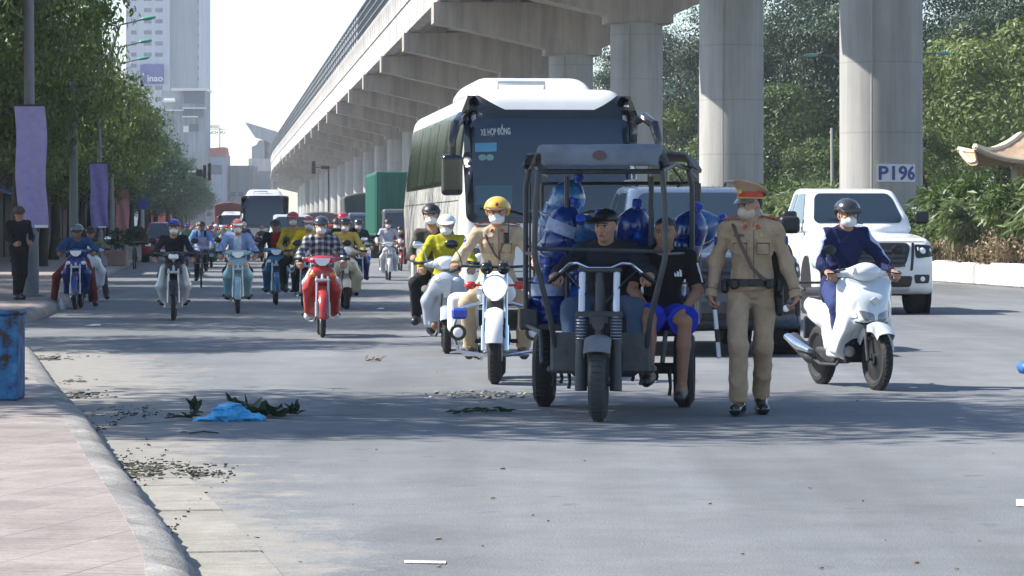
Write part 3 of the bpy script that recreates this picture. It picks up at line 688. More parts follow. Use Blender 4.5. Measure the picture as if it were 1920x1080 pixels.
def bicycle():
    K = Kit(); wheel(K, -.52, .33, .02, name='front_wheel', rim='steel', hubw=.03); wheel(K, .52, .33, .02, name='rear_wheel', hubw=.03)
    m = MB()
    for i in (-1, 1): m.tube([(i * .04, -.52, .33), (i * .04, -.40, .70)], .012, 6); m.tube([(i * .04, .52, .33), (i * .02, .16, .72)], .008, 6); m.tube([(i * .04, .52, .33), (0, .02, .30)], .008, 6)
    m.tube([(0, -.40, .68), (0, -.34, .92)], .018, 8); m.tube([(0, -.38, .74), (0, .02, .30), (0, .18, .82)], .016, 8); m.tube([(0, -.37, .80), (0, .16, .74)], .013, 8)
    m.tube([(-.09, -.05, .18), (-.05, .02, .30), (.05, .02, .30), (.09, .09, .42)], .010, 6); m.box((-.12, -.05, .18), (.09, .07, .02)); m.box((.12, .09, .42), (.09, .07, .02)); K.add('frame', m, 'cowl')
    m = MB().tube([(-.28, -.18, .96), (-.2, -.32, .97), (0, -.34, .93), (.2, -.32, .97), (.28, -.18, .96)], .011, 8); K.add('handlebar', m, 'chrome')
    S = SDF(.012, .03); S.ell((0, .24, .85), (.10, .13, .035)); V, F = S.build(); K.add('saddle', vmesh(V, F), 'black')
    m = MB().tube([(-.13, -.56, .58), (-.15, -.62, .80), (.15, -.62, .80), (.13, -.56, .58), (-.13, -.56, .58), (-.13, -.38, .58), (-.15, -.38, .80), (.15, -.38, .80), (.13, -.38, .58), (.13, -.56, .58)], .006, 5); K.add('basket', m, 'steel')
    K.add('rear_fender', arc_fender((0, .52, .33), .345, 60, 190, .03), 'dark'); K.add('front_fender', arc_fender((0, -.52, .33), .345, 20, 150, .03), 'dark')
    return K
# ------------------------------------------------------------------ ground, road, gutter, kerb, pavement
def ground_mat(name, col, col2, sc1=.25, sc2=3.0, rough=.85, patch=.5, grit=0.35, stretch=(1, .35, 1), bump=.35, pos=.5, tracks=False):
    m = bpy.data.materials.new(name); m.use_nodes = True; n = m.node_tree.nodes; l = m.node_tree.links; b = n['Principled BSDF']
    tc = n.new('ShaderNodeTexCoord'); mp = n.new('ShaderNodeMapping'); mp.inputs['Scale'].default_value = stretch; l.new(tc.outputs['Object'], mp.inputs[0])
    a = n.new('ShaderNodeTexNoise'); a.inputs['Scale'].default_value = sc1; a.inputs['Detail'].default_value = 8; a.inputs['Roughness'].default_value = .6; l.new(mp.outputs[0], a.inputs['Vector'])
    f = n.new('ShaderNodeTexNoise'); f.inputs['Scale'].default_value = 90; f.inputs['Detail'].default_value = 3; l.new(tc.outputs['Object'], f.inputs['Vector'])
    c = n.new('ShaderNodeTexNoise'); c.inputs['Scale'].default_value = sc2; c.inputs['Detail'].default_value = 10; c.inputs['Roughness'].default_value = .75; l.new(tc.outputs['Object'], c.inputs['Vector'])
    r1 = n.new('ShaderNodeMapRange'); r1.inputs[1].default_value = pos - .15; r1.inputs[2].default_value = pos + .15; l.new(a.outputs['Fac'], r1.inputs[0])
    mx = n.new('ShaderNodeMix'); mx.data_type = 'RGBA'; mx.inputs[6].default_value = (*col, 1); mx.inputs[7].default_value = (*col2, 1); l.new(r1.outputs[0], mx.inputs[0])
    r2 = n.new('ShaderNodeMapRange'); r2.inputs[1].default_value = .3; r2.inputs[2].default_value = .7; r2.inputs[3].default_value = 1 - grit; r2.inputs[4].default_value = 1 + grit; l.new(f.outputs['Fac'], r2.inputs[0])
    r3 = n.new('ShaderNodeMapRange'); r3.inputs[1].default_value = .3; r3.inputs[2].default_value = .7; r3.inputs[3].default_value = 1 - patch * .4; r3.inputs[4].default_value = 1 + patch * .4; l.new(c.outputs['Fac'], r3.inputs[0])
    mm = n.new('ShaderNodeMath'); mm.operation = 'MULTIPLY'; l.new(r2.outputs[0], mm.inputs[0]); l.new(r3.outputs[0], mm.inputs[1])
    fac = mm.outputs[0]
    if tracks:                                                    # worn wheel tracks along the street, oil spots, pale chips
        m3 = n.new('ShaderNodeMapping'); m3.inputs['Rotation'].default_value = (0, 0, -math.atan(SL)); m3.inputs['Scale'].default_value = (1.1, .045, 1); l.new(tc.outputs['Object'], m3.inputs[0])
        t = n.new('ShaderNodeTexNoise'); t.inputs['Scale'].default_value = 1; t.inputs['Detail'].default_value = 4; l.new(m3.outputs[0], t.inputs['Vector'])
        rt = n.new('ShaderNodeMapRange'); rt.inputs[1].default_value = .35; rt.inputs[2].default_value = .65; rt.inputs[3].default_value = .82; rt.inputs[4].default_value = 1.14; l.new(t.outputs['Fac'], rt.inputs[0])
        o_ = n.new('ShaderNodeTexNoise'); o_.inputs['Scale'].default_value = 2.6; o_.inputs['Detail'].default_value = 5; l.new(tc.outputs['Object'], o_.inputs['Vector'])
        ro = n.new('ShaderNodeMapRange'); ro.inputs[1].default_value = .64; ro.inputs[2].default_value = .72; ro.inputs[3].default_value = 1; ro.inputs[4].default_value = .68; l.new(o_.outputs['Fac'], ro.inputs[0])
        w_ = n.new('ShaderNodeTexVoronoi'); w_.inputs['Scale'].default_value = 5.5; w_.inputs['Randomness'].default_value = 1; l.new(tc.outputs['Object'], w_.inputs['Vector'])
        rw = n.new('ShaderNodeMapRange'); rw.inputs[1].default_value = .035; rw.inputs[2].default_value = .06; rw.inputs[3].default_value = 1.5; rw.inputs[4].default_value = 1; l.new(w_.outputs['Distance'], rw.inputs[0])
        for q in (rt, ro, rw):
            mu = n.new('ShaderNodeMath'); mu.operation = 'MULTIPLY'; l.new(fac, mu.inputs[0]); l.new(q.outputs[0], mu.inputs[1]); fac = mu.outputs[0]
    vs = n.new('ShaderNodeVectorMath'); vs.operation = 'SCALE'; l.new(mx.outputs[2], vs.inputs[0]); l.new(fac, vs.inputs['Scale']); l.new(vs.outputs[0], b.inputs['Base Color'])
    b.inputs['Roughness'].default_value = rough
    bp = n.new('ShaderNodeBump'); bp.inputs['Strength'].default_value = bump; bp.inputs['Distance'].default_value = .012
    ad = n.new('ShaderNodeMath'); ad.operation = 'ADD'; l.new(f.outputs['Fac'], ad.inputs[0]); l.new(c.outputs['Fac'], ad.inputs[1]); l.new(ad.outputs[0], bp.inputs['Height']); l.new(bp.outputs[0], b.inputs['Normal'])
    return m
ASPHALT = ground_mat('asphalt', (.126, .133, .140), (.170, .175, .180), .30, 1.3, grit=.34, patch=.5, tracks=True)
SANDY = ground_mat('sandy_gutter', (.30, .275, .245), (.36, .335, .30), 1.2, 6, grit=.25, patch=.6, stretch=(1, 1, 1))
CONC_SLAB = ground_mat('gutter_slab', (.225, .21, .185), (.285, .265, .225), .8, 5, grit=.18, patch=.6, stretch=(1, 1, 1))
KERBM = ground_mat('kerb_concrete', (.19, .18, .168), (.33, .31, .28), 1.6, 7, grit=.25, patch=.7, stretch=(1, 1, 1))
EARTH = ground_mat('earth', (.16, .13, .10), (.11, .10, .075), .4, 4, grit=.3, patch=.8, stretch=(1, 1, 1))
def paver_mat():
    m = bpy.data.materials.new('brick_paving'); m.use_nodes = True; n = m.node_tree.nodes; l = m.node_tree.links; b = n['Principled BSDF']
    tc = n.new('ShaderNodeTexCoord'); mp = n.new('ShaderNodeMapping'); mp.inputs['Rotation'].default_value = (0, 0, R(14)); l.new(tc.outputs['Object'], mp.inputs[0])
    br = n.new('ShaderNodeTexBrick'); br.inputs['Scale'].default_value = 1.0; br.inputs['Brick Width'].default_value = .40; br.inputs['Row Height'].default_value = .40; br.offset = .0
    br.inputs['Mortar Size'].default_value = .006; br.inputs['Mortar Smooth'].default_value = .3; br.inputs['Color1'].default_value = (.30, .256, .232, 1); br.inputs['Color2'].default_value = (.255, .22, .202, 1); br.inputs['Mortar'].default_value = (.22, .18, .16, 1)
    l.new(mp.outputs[0], br.inputs['Vector'])
    wv = n.new('ShaderNodeTexBrick'); wv.inputs['Scale'].default_value = 1.0; wv.inputs['Brick Width'].default_value = .40; wv.inputs['Row Height'].default_value = .10; wv.offset = .0; wv.inputs['Mortar Size'].default_value = .006
    wv.inputs['Color1'].default_value = (1, 1, 1, 1); wv.inputs['Color2'].default_value = (.93, .93, .93, 1); wv.inputs['Mortar'].default_value = (.72, .7, .68, 1); l.new(mp.outputs[0], wv.inputs['Vector'])
    no = n.new('ShaderNodeTexNoise'); no.inputs['Scale'].default_value = 2.0; no.inputs['Detail'].default_value = 9; no.inputs['Roughness'].default_value = .7; l.new(tc.outputs['Object'], no.inputs['Vector'])
    r = n.new('ShaderNodeMapRange'); r.inputs[1].default_value = .3; r.inputs[2].default_value = .7; r.inputs[3].default_value = .66; r.inputs[4].default_value = 1.22; l.new(no.outputs['Fac'], r.inputs[0])
    nf = n.new('ShaderNodeTexNoise'); nf.inputs['Scale'].default_value = 70; l.new(tc.outputs['Object'], nf.inputs['Vector'])
    r2 = n.new('ShaderNodeMapRange'); r2.inputs[1].default_value = .35; r2.inputs[2].default_value = .65; r2.inputs[3].default_value = .85; r2.inputs[4].default_value = 1.1; l.new(nf.outputs['Fac'], r2.inputs[0])
    # wear: the slab grooves only show in patches
    nw = n.new('ShaderNodeTexNoise'); nw.inputs['Scale'].default_value = 1.3; nw.inputs['Detail'].default_value = 4; l.new(tc.outputs['Object'], nw.inputs['Vector'])
    rw = n.new('ShaderNodeMapRange'); rw.inputs[1].default_value = .42; rw.inputs[2].default_value = .6; l.new(nw.outputs['Fac'], rw.inputs[0])
    mx = n.new('ShaderNodeMix'); mx.data_type = 'RGBA'; mx.inputs[6].default_value = (1, 1, 1, 1); l.new(wv.outputs['Color'], mx.inputs[7]); l.new(rw.outputs[0], mx.inputs[0])
    m1 = n.new('ShaderNodeMix'); m1.data_type = 'RGBA'; m1.blend_type = 'MULTIPLY'; m1.inputs[0].default_value = 1; l.new(br.outputs['Color'], m1.inputs[6]); l.new(mx.outputs[2], m1.inputs[7])
    mm = n.new('ShaderNodeMath'); mm.operation = 'MULTIPLY'; l.new(r.outputs[0], mm.inputs[0]); l.new(r2.outputs[0], mm.inputs[1])
    vs = n.new('ShaderNodeVectorMath'); vs.operation = 'SCALE'; l.new(m1.outputs[2], vs.inputs[0]); l.new(mm.outputs[0], vs.inputs['Scale']); l.new(vs.outputs[0], b.inputs['Base Color']); b.inputs['Roughness'].default_value = .85
    bp = n.new('ShaderNodeBump'); bp.inputs['Strength'].default_value = .5; bp.inputs['Distance'].default_value = .01; l.new(m1.outputs[2], bp.inputs['Height']); l.new(bp.outputs[0], b.inputs['Normal'])
    return m
PAVERS = paver_mat()
FARY = 1350.0
struct('ground', MB().add([(-900, -40, -.03), (900, -40, -.03), (900, 1500, -.03), (-900, 1500, -.03)], [(0, 1, 2, 3)]), EARTH)
KP = [(392, 1160), (356, 1080), (313, 1015), (270, 955), (233, 905), (207, 868), (193, 845), (159, 796), (130, 767), (105, 732), (82, 695), (62, 668), (46, 645)]
kerb_pts = [(-0.75, 8.0)] + [G(*p) for p in KP]
kerb_far = [G(60, 604), G(88, 592), G(118, 576), G(160, 545), G(200, 519), G(240, 499)] + [(ROW(-3.25, y), y) for y in (150, 200, 300, 450, 700)]
def off(pts, d):
    out = []
    for i, p in enumerate(pts):
        a = Vector(pts[max(i - 1, 0)]); b = Vector(pts[min(i + 1, len(pts) - 1)]); t = (b - a).normalized(); out.append((p[0] + t.y * d, p[1] - t.x * d))
    return out
def strip(A, B, z, sub=1):
    m = MB(); m.add([(x, y, z) for x, y in A] + [(x, y, z) for x, y in B], [(i, i + 1, len(A) + i + 1, len(A) + i) for i in range(len(A) - 1)]); return m
def curve_x(y): return ROW(0, y) + (max(0, y - 700) ** 2) * 8e-5
ys = [-20, 0, 8, 14, 20, 30, 45, 60, 90, 130, 200, 300, 450, 700, 800, 900, 1000, 1150, FARY]
allk = kerb_pts + kerb_far
def kx(y):
    for a, b in zip(allk, allk[1:]):
        if a[1] <= y <= b[1]: return a[0] + (b[0] - a[0]) * (y - a[1]) / (b[1] - a[1])
    return allk[0][0] if y < allk[0][1] else curve_x(y) - 3.25
struct('road', strip([(kx(y) - .6, y) for y in ys], [(curve_x(y) + 19.4, y) for y in ys], 0.0), ASPHALT)
# pale gutter: concrete slabs beside the kerb, a sandy ragged edge over the asphalt
rg = random.Random(4)
def dense(pts, step):
    out = []
    for a, b in zip(pts, pts[1:]):
        n = max(1, int((Vector(b) - Vector(a)).length / step)); out += [(a[0] + (b[0] - a[0]) * i / n, a[1] + (b[1] - a[1]) * i / n) for i in range(n)]
    return out + [pts[-1]]
def smooth_path(pts, it=2):
    for _ in range(it):
        q = [pts[0]]
        for a, b in zip(pts, pts[1:]): q += [(a[0] * .75 + b[0] * .25, a[1] * .75 + b[1] * .25), (a[0] * .25 + b[0] * .75, a[1] * .25 + b[1] * .75)]
        pts = q + [pts[-1]]
    return pts
kerb_s = smooth_path(kerb_pts, 2)
kd = dense(kerb_s, .12)
def gw(y): return .36 if y < 18 else .36 + min(1, (y - 18) / 14) * .75
rag = []
ph = [rg.uniform(0, 6) for _ in range(8)]
for i, (x, y) in enumerate(kd):
    w = gw(y) + .75 + .10 * math.sin(y * 1.7 + ph[0]) + .08 * math.sin(y * 4.1 + ph[1]) + .06 * math.sin(y * 9.3 + ph[2]) + rg.uniform(-.035, .035) + (.25 * max(0, math.sin(y * .8 + 1.0)) if y > 19 else 0)
    rag.append((x + w, y))
def sand_strip():
    me = bpy.data.meshes.new('gutter_sand'); A = [(x - .1, y) for x, y in kd]; n = len(A); cols = 5; vs = []; uv = []
    for j in range(cols):
        t = j / (cols - 1)
        for (x, y), (u, v) in zip(A, rag): vs.append((x + (u - x) * t, y + (v - y) * t, .004 if j < cols - 1 else .0004)); uv.append((t, y))
    fs = [(j * n + i, j * n + i + 1, (j + 1) * n + i + 1, (j + 1) * n + i) for j in range(cols - 1) for i in range(n - 1)]
    me.from_pydata(vs, [], fs); me.materials.append(None); L = me.uv_layers.new(name='uv')
    for lp in me.loops: L.data[lp.index].uv = uv[lp.vertex_index]
    me.update(); return me
def sand_mat():
    m = ASPHALT.copy(); m.name = 'sand_over_asphalt'; n = m.node_tree.nodes; l = m.node_tree.links; b = n['Principled BSDF']; base = b.inputs['Base Color'].links[0].from_socket
    uvn = n.new('ShaderNodeUVMap'); sp = n.new('ShaderNodeSeparateXYZ'); l.new(uvn.outputs[0], sp.inputs[0]); tc = n.new('ShaderNodeTexCoord')
    a = n.new('ShaderNodeTexNoise'); a.inputs['Scale'].default_value = 3.2; a.inputs['Detail'].default_value = 10; a.inputs['Roughness'].default_value = .72; l.new(tc.outputs['Object'], a.inputs['Vector'])
    a2 = n.new('ShaderNodeMath'); a2.operation = 'MULTIPLY_ADD'; a2.inputs[1].default_value = 2.2; a2.inputs[2].default_value = -1.1; l.new(a.outputs['Fac'], a2.inputs[0])
    ad = n.new('ShaderNodeMath'); ad.operation = 'ADD'; l.new(sp.outputs[0], ad.inputs[0]); l.new(a2.outputs[0], ad.inputs[1])
    r = n.new('ShaderNodeMapRange'); r.interpolation_type = 'SMOOTHSTEP'; r.inputs[1].default_value = .35; r.inputs[2].default_value = .80; r.inputs[3].default_value = .95; r.inputs[4].default_value = 0; l.new(ad.outputs[0], r.inputs[0])
    edge = n.new('ShaderNodeMapRange'); edge.inputs[1].default_value = .8; edge.inputs[2].default_value = 1.0; edge.inputs[3].default_value = 1; edge.inputs[4].default_value = 0; l.new(sp.outputs[0], edge.inputs[0])
    mu = n.new('ShaderNodeMath'); mu.operation = 'MULTIPLY'; l.new(r.outputs[0], mu.inputs[0]); l.new(edge.outputs[0], mu.inputs[1])
    a3 = n.new('ShaderNodeTexNoise'); a3.inputs['Scale'].default_value = 9; a3.inputs['Detail'].default_value = 8; l.new(tc.outputs['Object'], a3.inputs['Vector'])
    sc_ = n.new('ShaderNodeMix'); sc_.data_type = 'RGBA'; sc_.inputs[6].default_value = (.19, .178, .158, 1); sc_.inputs[7].default_value = (.30, .28, .245, 1); l.new(a3.outputs['Fac'], sc_.inputs[0])
    mx = n.new('ShaderNodeMix'); mx.data_type = 'RGBA'; l.new(mu.outputs[0], mx.inputs[0]); l.new(base, mx.inputs[6]); l.new(sc_.outputs[2], mx.inputs[7]); l.new(mx.outputs[2], b.inputs['Base Color']); return m
setp(link('gutter_sand', sand_strip(), sand_mat()), kind='structure')
m = MB(); L = 0; last = 0
kk = dense(kerb_s, .05)
i = 0
while i < len(kk) - 12:
    a = kk[i]; j = i
    while j < len(kk) - 1 and (Vector(kk[j]) - Vector(a)).length < .50: j += 1
    b = kk[j]
    if a[1] > 19: break
    if rg.random() > .10 or a[1] < 17:
        g = .008; w = gw(a[1]); t = (Vector(b) - Vector(a)).normalized(); a2 = Vector(a) + t * g; b2 = Vector(b) - t * g; dz = rg.uniform(0, .006)
        m.box(((a2.x + b2.x) / 2 + w / 2 + .01, (a2.y + b2.y) / 2, -.02 + dz), (w, (b2 - a2).length, .06), rz=math.atan2(-t.x, t.y), bev=.006)
    i = j
struct('gutter_slabs', m, CONC_SLAB)
# sloping kerb and pavement behind it
def kerb_loft(path, h=.15, w=.21, jit=.013):
    m = MB(); inner = off(path, -w); rings = []
    for (x, y), (u, v) in zip(path, inner):
        j = rg.uniform(-jit, jit); f = lambda t: (x + (u - x) * t, y + (v - y) * t)
        rings.append([(*f(-.02), -.03), (*f(0.0), .035 + j * .5), (*f(.06), h * .52 + j), (*f(.30), h * .80 + j * 1.6), (*f(.62), h * .95 + j * 1.3), (*f(1.0), h + .003), (*f(1.05), -.03)])
    return m.loft(rings), inner
near = [p for p in kd if p[1] < 27.4]; far_part = [p for p in kd if p[1] >= 27.0]
km, inner = kerb_loft(near); struct('kerb', km, KERBM, 60)
struct('pavement', strip([(x - 30, y) for x, y in inner], inner, .151), PAVERS)
km, inner2 = kerb_loft(far_part, h=.10, w=.34); struct('kerb_ramp', km, KERBM, 60)
struct('driveway', strip([(x - 30, y) for x, y in inner2], inner2, .103), ground_mat('driveway_concrete', (.20, .20, .20), (.27, .265, .26), .5, 3, stretch=(1, 1, 1)))
m = MB().box((inner[-1][0] - 15.06, inner[-1][1] + .02, .06), (30, .12, .22), bev=.02); struct('kerb_return', m, KERBM)
fk = dense(smooth_path(kerb_far, 1), 1.2); km, inner3 = kerb_loft(fk, h=.17, w=.2, jit=.003); struct('far_kerb', km, KERBM, 60)
y0 = fk[0][1]
struct('far_pavement', strip([(x - 60, y) for x, y in inner3], inner3, .171), ground_mat('far_paving', (.24, .20, .18), (.30, .25, .23), .7, 4, stretch=(1, 1, 1)))
struct('far_kerb_end', MB().box((inner3[0][0] - 30.1, y0 + .05, .08), (60, .16, .2), bev=.02), KERBM)
# worn white paint on the road
PAINTM = ground_mat('road_paint', (.55, .55, .54), (.40, .40, .40), 3, 9, patch=.8, stretch=(1, 1, 1))
m = MB()
def dash(px0, px1, py, th, sk=0):
    a = G(px0, py - th / 2); b = G(px1, py - th / 2 + sk); c = G(px1, py + th / 2 + sk); d = G(px0, py + th / 2); m.add([(*p, .005) for p in (a, b, c, d)], [(0, 1, 2, 3)])
dash(758, 836, 1055, 5, 1); dash(1905, 1990, 944, 13, 3)
struct('road_markings', m, PAINTM)
CRACK = M((.035, .033, .032), .9, vary=.3)
m = MB()
def crackline(pts, w=.012):
    P = [G(*p) for p in pts]; P = dense(P, .10); P = [(x + rg.uniform(-.008, .008), y + rg.uniform(-.02, .02)) for x, y in P]
    w2 = [w * rg.uniform(.4, 1.4) for _ in P]
    for i in range(len(P) - 1):
        a, b = Vector(P[i]), Vector(P[i + 1]); n_ = Vector((b - a).orthogonal()).normalized()
        A, B = n_ * w2[i], n_ * w2[i + 1]; m.add([(a.x - A.x, a.y - A.y, .007), (a.x + A.x, a.y + A.y, .007), (b.x + B.x, b.y + B.y, .007), (b.x - B.x, b.y - B.y, .007)], [(0, 1, 2, 3)])
crackline([(170, 803), (250, 797), (330, 791), (480, 783), (700, 778)], .016)
struct('road_cracks', m, CRACK)
# broken hollows in the gutter: loose asphalt lumps and chips, one heap of stuff
m = MB()
RUB = M((.21, .195, .17), .9, vary=.5, scale=14.0, bump=.6)
def lumps(px, py, wx, wy, n, s, flat=.45):
    cx, cy = G(px, py)
    for _ in range(n):
        x, y = cx + rg.gauss(0, wx / 2), cy + rg.gauss(0, wy / 2); r = s * rg.uniform(.35, 1.3)
        q = Matrix.Rotation(rg.uniform(0, 6), 3, 'Z') @ Matrix.Rotation(rg.uniform(-.3, .3), 3, 'X'); m.box((x, y, r * flat * .5), (r, r * rg.uniform(.5, 1), r * flat), rot=q, bev=r * .12)
lumps(250, 880, .32, 1.0, 60, .035, .3); lumps(365, 893, .25, .35, 34, .03, .3); lumps(300, 893, .4, .25, 36, .04, .3); lumps(190, 775, .25, 1.2, 30, .035, .3); lumps(150, 742, .35, .8, 24, .05, .25); lumps(120, 716, .3, 1, 20, .04, .25)
lumps(90, 672, .5, 1.0, 20, .05, .25); lumps(300, 960, .4, 2.2, 60, .012); lumps(480, 1020, .3, 1.6, 90, .011); lumps(1000, 760, 3.2, 3.5, 60, .012)
setp(link('rubble', m.mesh(), RUB), kind='stuff')
m = MB(); DK = M((.05, .048, .045), .95, vary=.4)
for px, py, w_, h_ in ((92, 674, 26, 2.2), (150, 744, 17, 3.2), (262, 886, 30, 2.6), (372, 893, 22, 2.0), (180, 738, 8, 2), (152, 716, 12, 2), (235, 872, 12, 2.4), (285, 893, 20, 3.0), (128, 716, 10, 2)):
    pts = []
    for i in range(18):
        a = 6.283 * i / 18; k_ = rg.uniform(.6, 1.15); pts.append((*G(px + math.cos(a) * w_ * k_, py + math.sin(a) * h_ * k_), .0085))
    m.add(pts, [tuple(range(18))])
struct('gutter_holes', m, DK)
m = MB()
def flakes(px, py, wx, wy, n, s):
    cx, cy = G(px, py)
    for _ in range(n):
        x, y = cx + rg.gauss(0, wx / 2), cy + rg.gauss(0, wy / 2); r = s * rg.uniform(.2, 1.0) ** 1.3; q = Matrix.Rotation(rg.uniform(0, 6), 3, 'Z') @ Matrix.Rotation(rg.uniform(-.5, .5), 3, 'X'); m.box((x, y, .014 + r * .12), (r, r * rg.uniform(.3, .8), .006), rot=q)
flakes(262, 886, .30, .7, 220, .034); flakes(300, 880, .40, .3, 130, .03); flakes(372, 892, .22, .2, 80, .03); flakes(225, 905, .05, 3.0, 60, .022); flakes(300, 1010, .04, 2.2, 50, .018); flakes(240, 905, .12, .7, 50, .04); flakes(150, 744, .2, .7, 40, .05); flakes(95, 672, .3, .8, 30, .05); flakes(255, 779, .25, .4, 40, .035); flakes(185, 810, .08, 2.2, 60, .03); flakes(215, 870, .07, 2.0, 40, .025)
setp(link('gutter_debris', m.mesh(), M((.045, .045, .030), .9, vary=.5, scale=20)), kind='stuff')
# ------------------------------------------------------------------ viaduct
def concrete(name, c1, c2, streak=.35, scale=.35, lift=None):
    m = bpy.data.materials.new(name); m.use_nodes = True; n = m.node_tree.nodes; l = m.node_tree.links; b = n['Principled BSDF']
    tc = n.new('ShaderNodeTexCoord'); g = n.new('ShaderNodeNewGeometry')
    mp = n.new('ShaderNodeMapping'); mp.inputs['Scale'].default_value = (1.5, 1.5, .10); l.new(g.outputs['Position'], mp.inputs[0])
    a = n.new('ShaderNodeTexNoise'); a.inputs['Scale'].default_value = .9; a.inputs['Detail'].default_value = 6; a.inputs['Roughness'].default_value = .7; l.new(mp.outputs[0], a.inputs['Vector'])
    c = n.new('ShaderNodeTexNoise'); c.inputs['Scale'].default_value = scale; c.inputs['Detail'].default_value = 9; c.inputs['Roughness'].default_value = .65; l.new(g.outputs['Position'], c.inputs['Vector'])
    r1 = n.new('ShaderNodeMapRange'); r1.inputs[1].default_value = .35; r1.inputs[2].default_value = .65; l.new(c.outputs['Fac'], r1.inputs[0])
    mx = n.new('ShaderNodeMix'); mx.data_type = 'RGBA'; mx.inputs[6].default_value = (*c1, 1); mx.inputs[7].default_value = (*c2, 1); l.new(r1.outputs[0], mx.inputs[0])
    r2 = n.new('ShaderNodeMapRange'); r2.inputs[1].default_value = .38; r2.inputs[2].default_value = .62; r2.inputs[3].default_value = 1 - streak; r2.inputs[4].default_value = 1.05; l.new(a.outputs['Fac'], r2.inputs[0])
    fac = r2.outputs[0]
    if lift:                                                      # formwork joints every `lift` metres of height
        sp = n.new('ShaderNodeSeparateXYZ'); l.new(g.outputs['Position'], sp.inputs[0]); md = n.new('ShaderNodeMath'); md.operation = 'PINGPONG'; md.inputs[1].default_value = lift / 2; l.new(sp.outputs[2], md.inputs[0])
        rj = n.new('ShaderNodeMapRange'); rj.inputs[1].default_value = 0; rj.inputs[2].default_value = .035; rj.inputs[3].default_value = .78; rj.inputs[4].default_value = 1; l.new(md.outputs[0], rj.inputs[0])
        mu = n.new('ShaderNodeMath'); mu.operation = 'MULTIPLY'; l.new(fac, mu.inputs[0]); l.new(rj.outputs[0], mu.inputs[1]); fac = mu.outputs[0]
    vs = n.new('ShaderNodeVectorMath'); vs.operation = 'SCALE'; l.new(mx.outputs[2], vs.inputs[0]); l.new(fac, vs.inputs['Scale']); l.new(vs.outputs[0], b.inputs['Base Color']); b.inputs['Roughness'].default_value = .85
    bp = n.new('ShaderNodeBump'); bp.inputs['Strength'].default_value = .15; bp.inputs['Distance'].default_value = .05; l.new(c.outputs['Fac'], bp.inputs['Height']); l.new(bp.outputs[0], b.inputs['Normal'])
    return m
PIERM = concrete('pier_concrete', (.33, .325, .31), (.40, .39, .365), .22, .3, lift=2.2)
CAPM = concrete('crosshead_concrete', (.345, .30, .26), (.42, .37, .32), .30, .3)
FASC = concrete('fascia_concrete', (.40, .385, .37), (.50, .48, .46), .45, .5)
SP = 30.3; PX0 = 21.0
def vx(y, o=0): return PX0 + o + curve_x(y)
# deck: girders, slab, parapet, railing -- one long thing with parts
dk = thing('viaduct_deck', 'long raised concrete viaduct deck with a pale stained parapet running above the street', 'viaduct', (0, 0, 0))
dys = [2.2 * SP] + [SP * (3.46 + n) - SP / 2 for n in range(0, 36)]
def sweep(prof, y_list=dys, closed=True):
    return MB().loft([[(vx(y, o), y, z) for o, z in prof] for y in y_list], closed=closed, cap=closed)
link('fascia_girder', sweep([(-7.95, 14.7), (-7.2, 14.7), (-7.2, 16.6), (-7.95, 16.6)]).mesh(), FASC, dk)
link('parapet', sweep([(-8.03, 16.6), (-7.75, 16.6), (-7.75, 18.1), (-8.1, 18.2), (-8.1, 17.9), (-8.03, 17.8)]).mesh(), FASC, dk)
link('deck_slab', sweep([(-7.2, 16.3), (4.9, 16.3), (4.9, 16.75), (-7.2, 16.75)]).mesh(), CAPM, dk)
link('far_parapet', sweep([(4.9, 14.7), (5.2, 14.7), (5.2, 17.8), (4.9, 17.8)]).mesh(), FASC, dk)
for o in (-4.9, -2.6, -.3, 2.0):
    link('girder', sweep([(o - .35, 14.75), (o + .35, 14.75), (o + .35, 15.0), (o + .12, 15.2), (o + .12, 16.1), (o + .45, 16.3), (o - .45, 16.3), (o - .12, 16.1), (o - .12, 15.2), (o - .35, 15.0)]).mesh(), CAPM, dk)
FENCEM = M((.16, .175, .19), .6, vary=.3, scale=.8, metal=.2)
m = MB()
for j, z in enumerate((18.25, 18.9, 19.6, 20.3, 20.9)): m.loft([[(vx(y, -7.95 + a), y, z + b) for a, b in ((-.05, -.05), (.05, -.05), (.05, .05), (-.05, .05))] for y in dys])
yy = dys[0]
while yy < 800:
    m.box((vx(yy, -7.95), yy, 19.5), (.10, .14, 2.8)); yy += 2.0 if yy < 300 else 5.0
link('railing', m.mesh(), FENCEM, dk)
m = MB().loft([[(vx(y, -7.86 + a), y, z) for a, z in ((0, 18.2), (.03, 18.2), (.03, 20.9), (0, 20.9))] for y in dys]); link('screen_panel', m.mesh(), M((.25, .27, .29), .6, vary=.3, scale=1.5), dk)
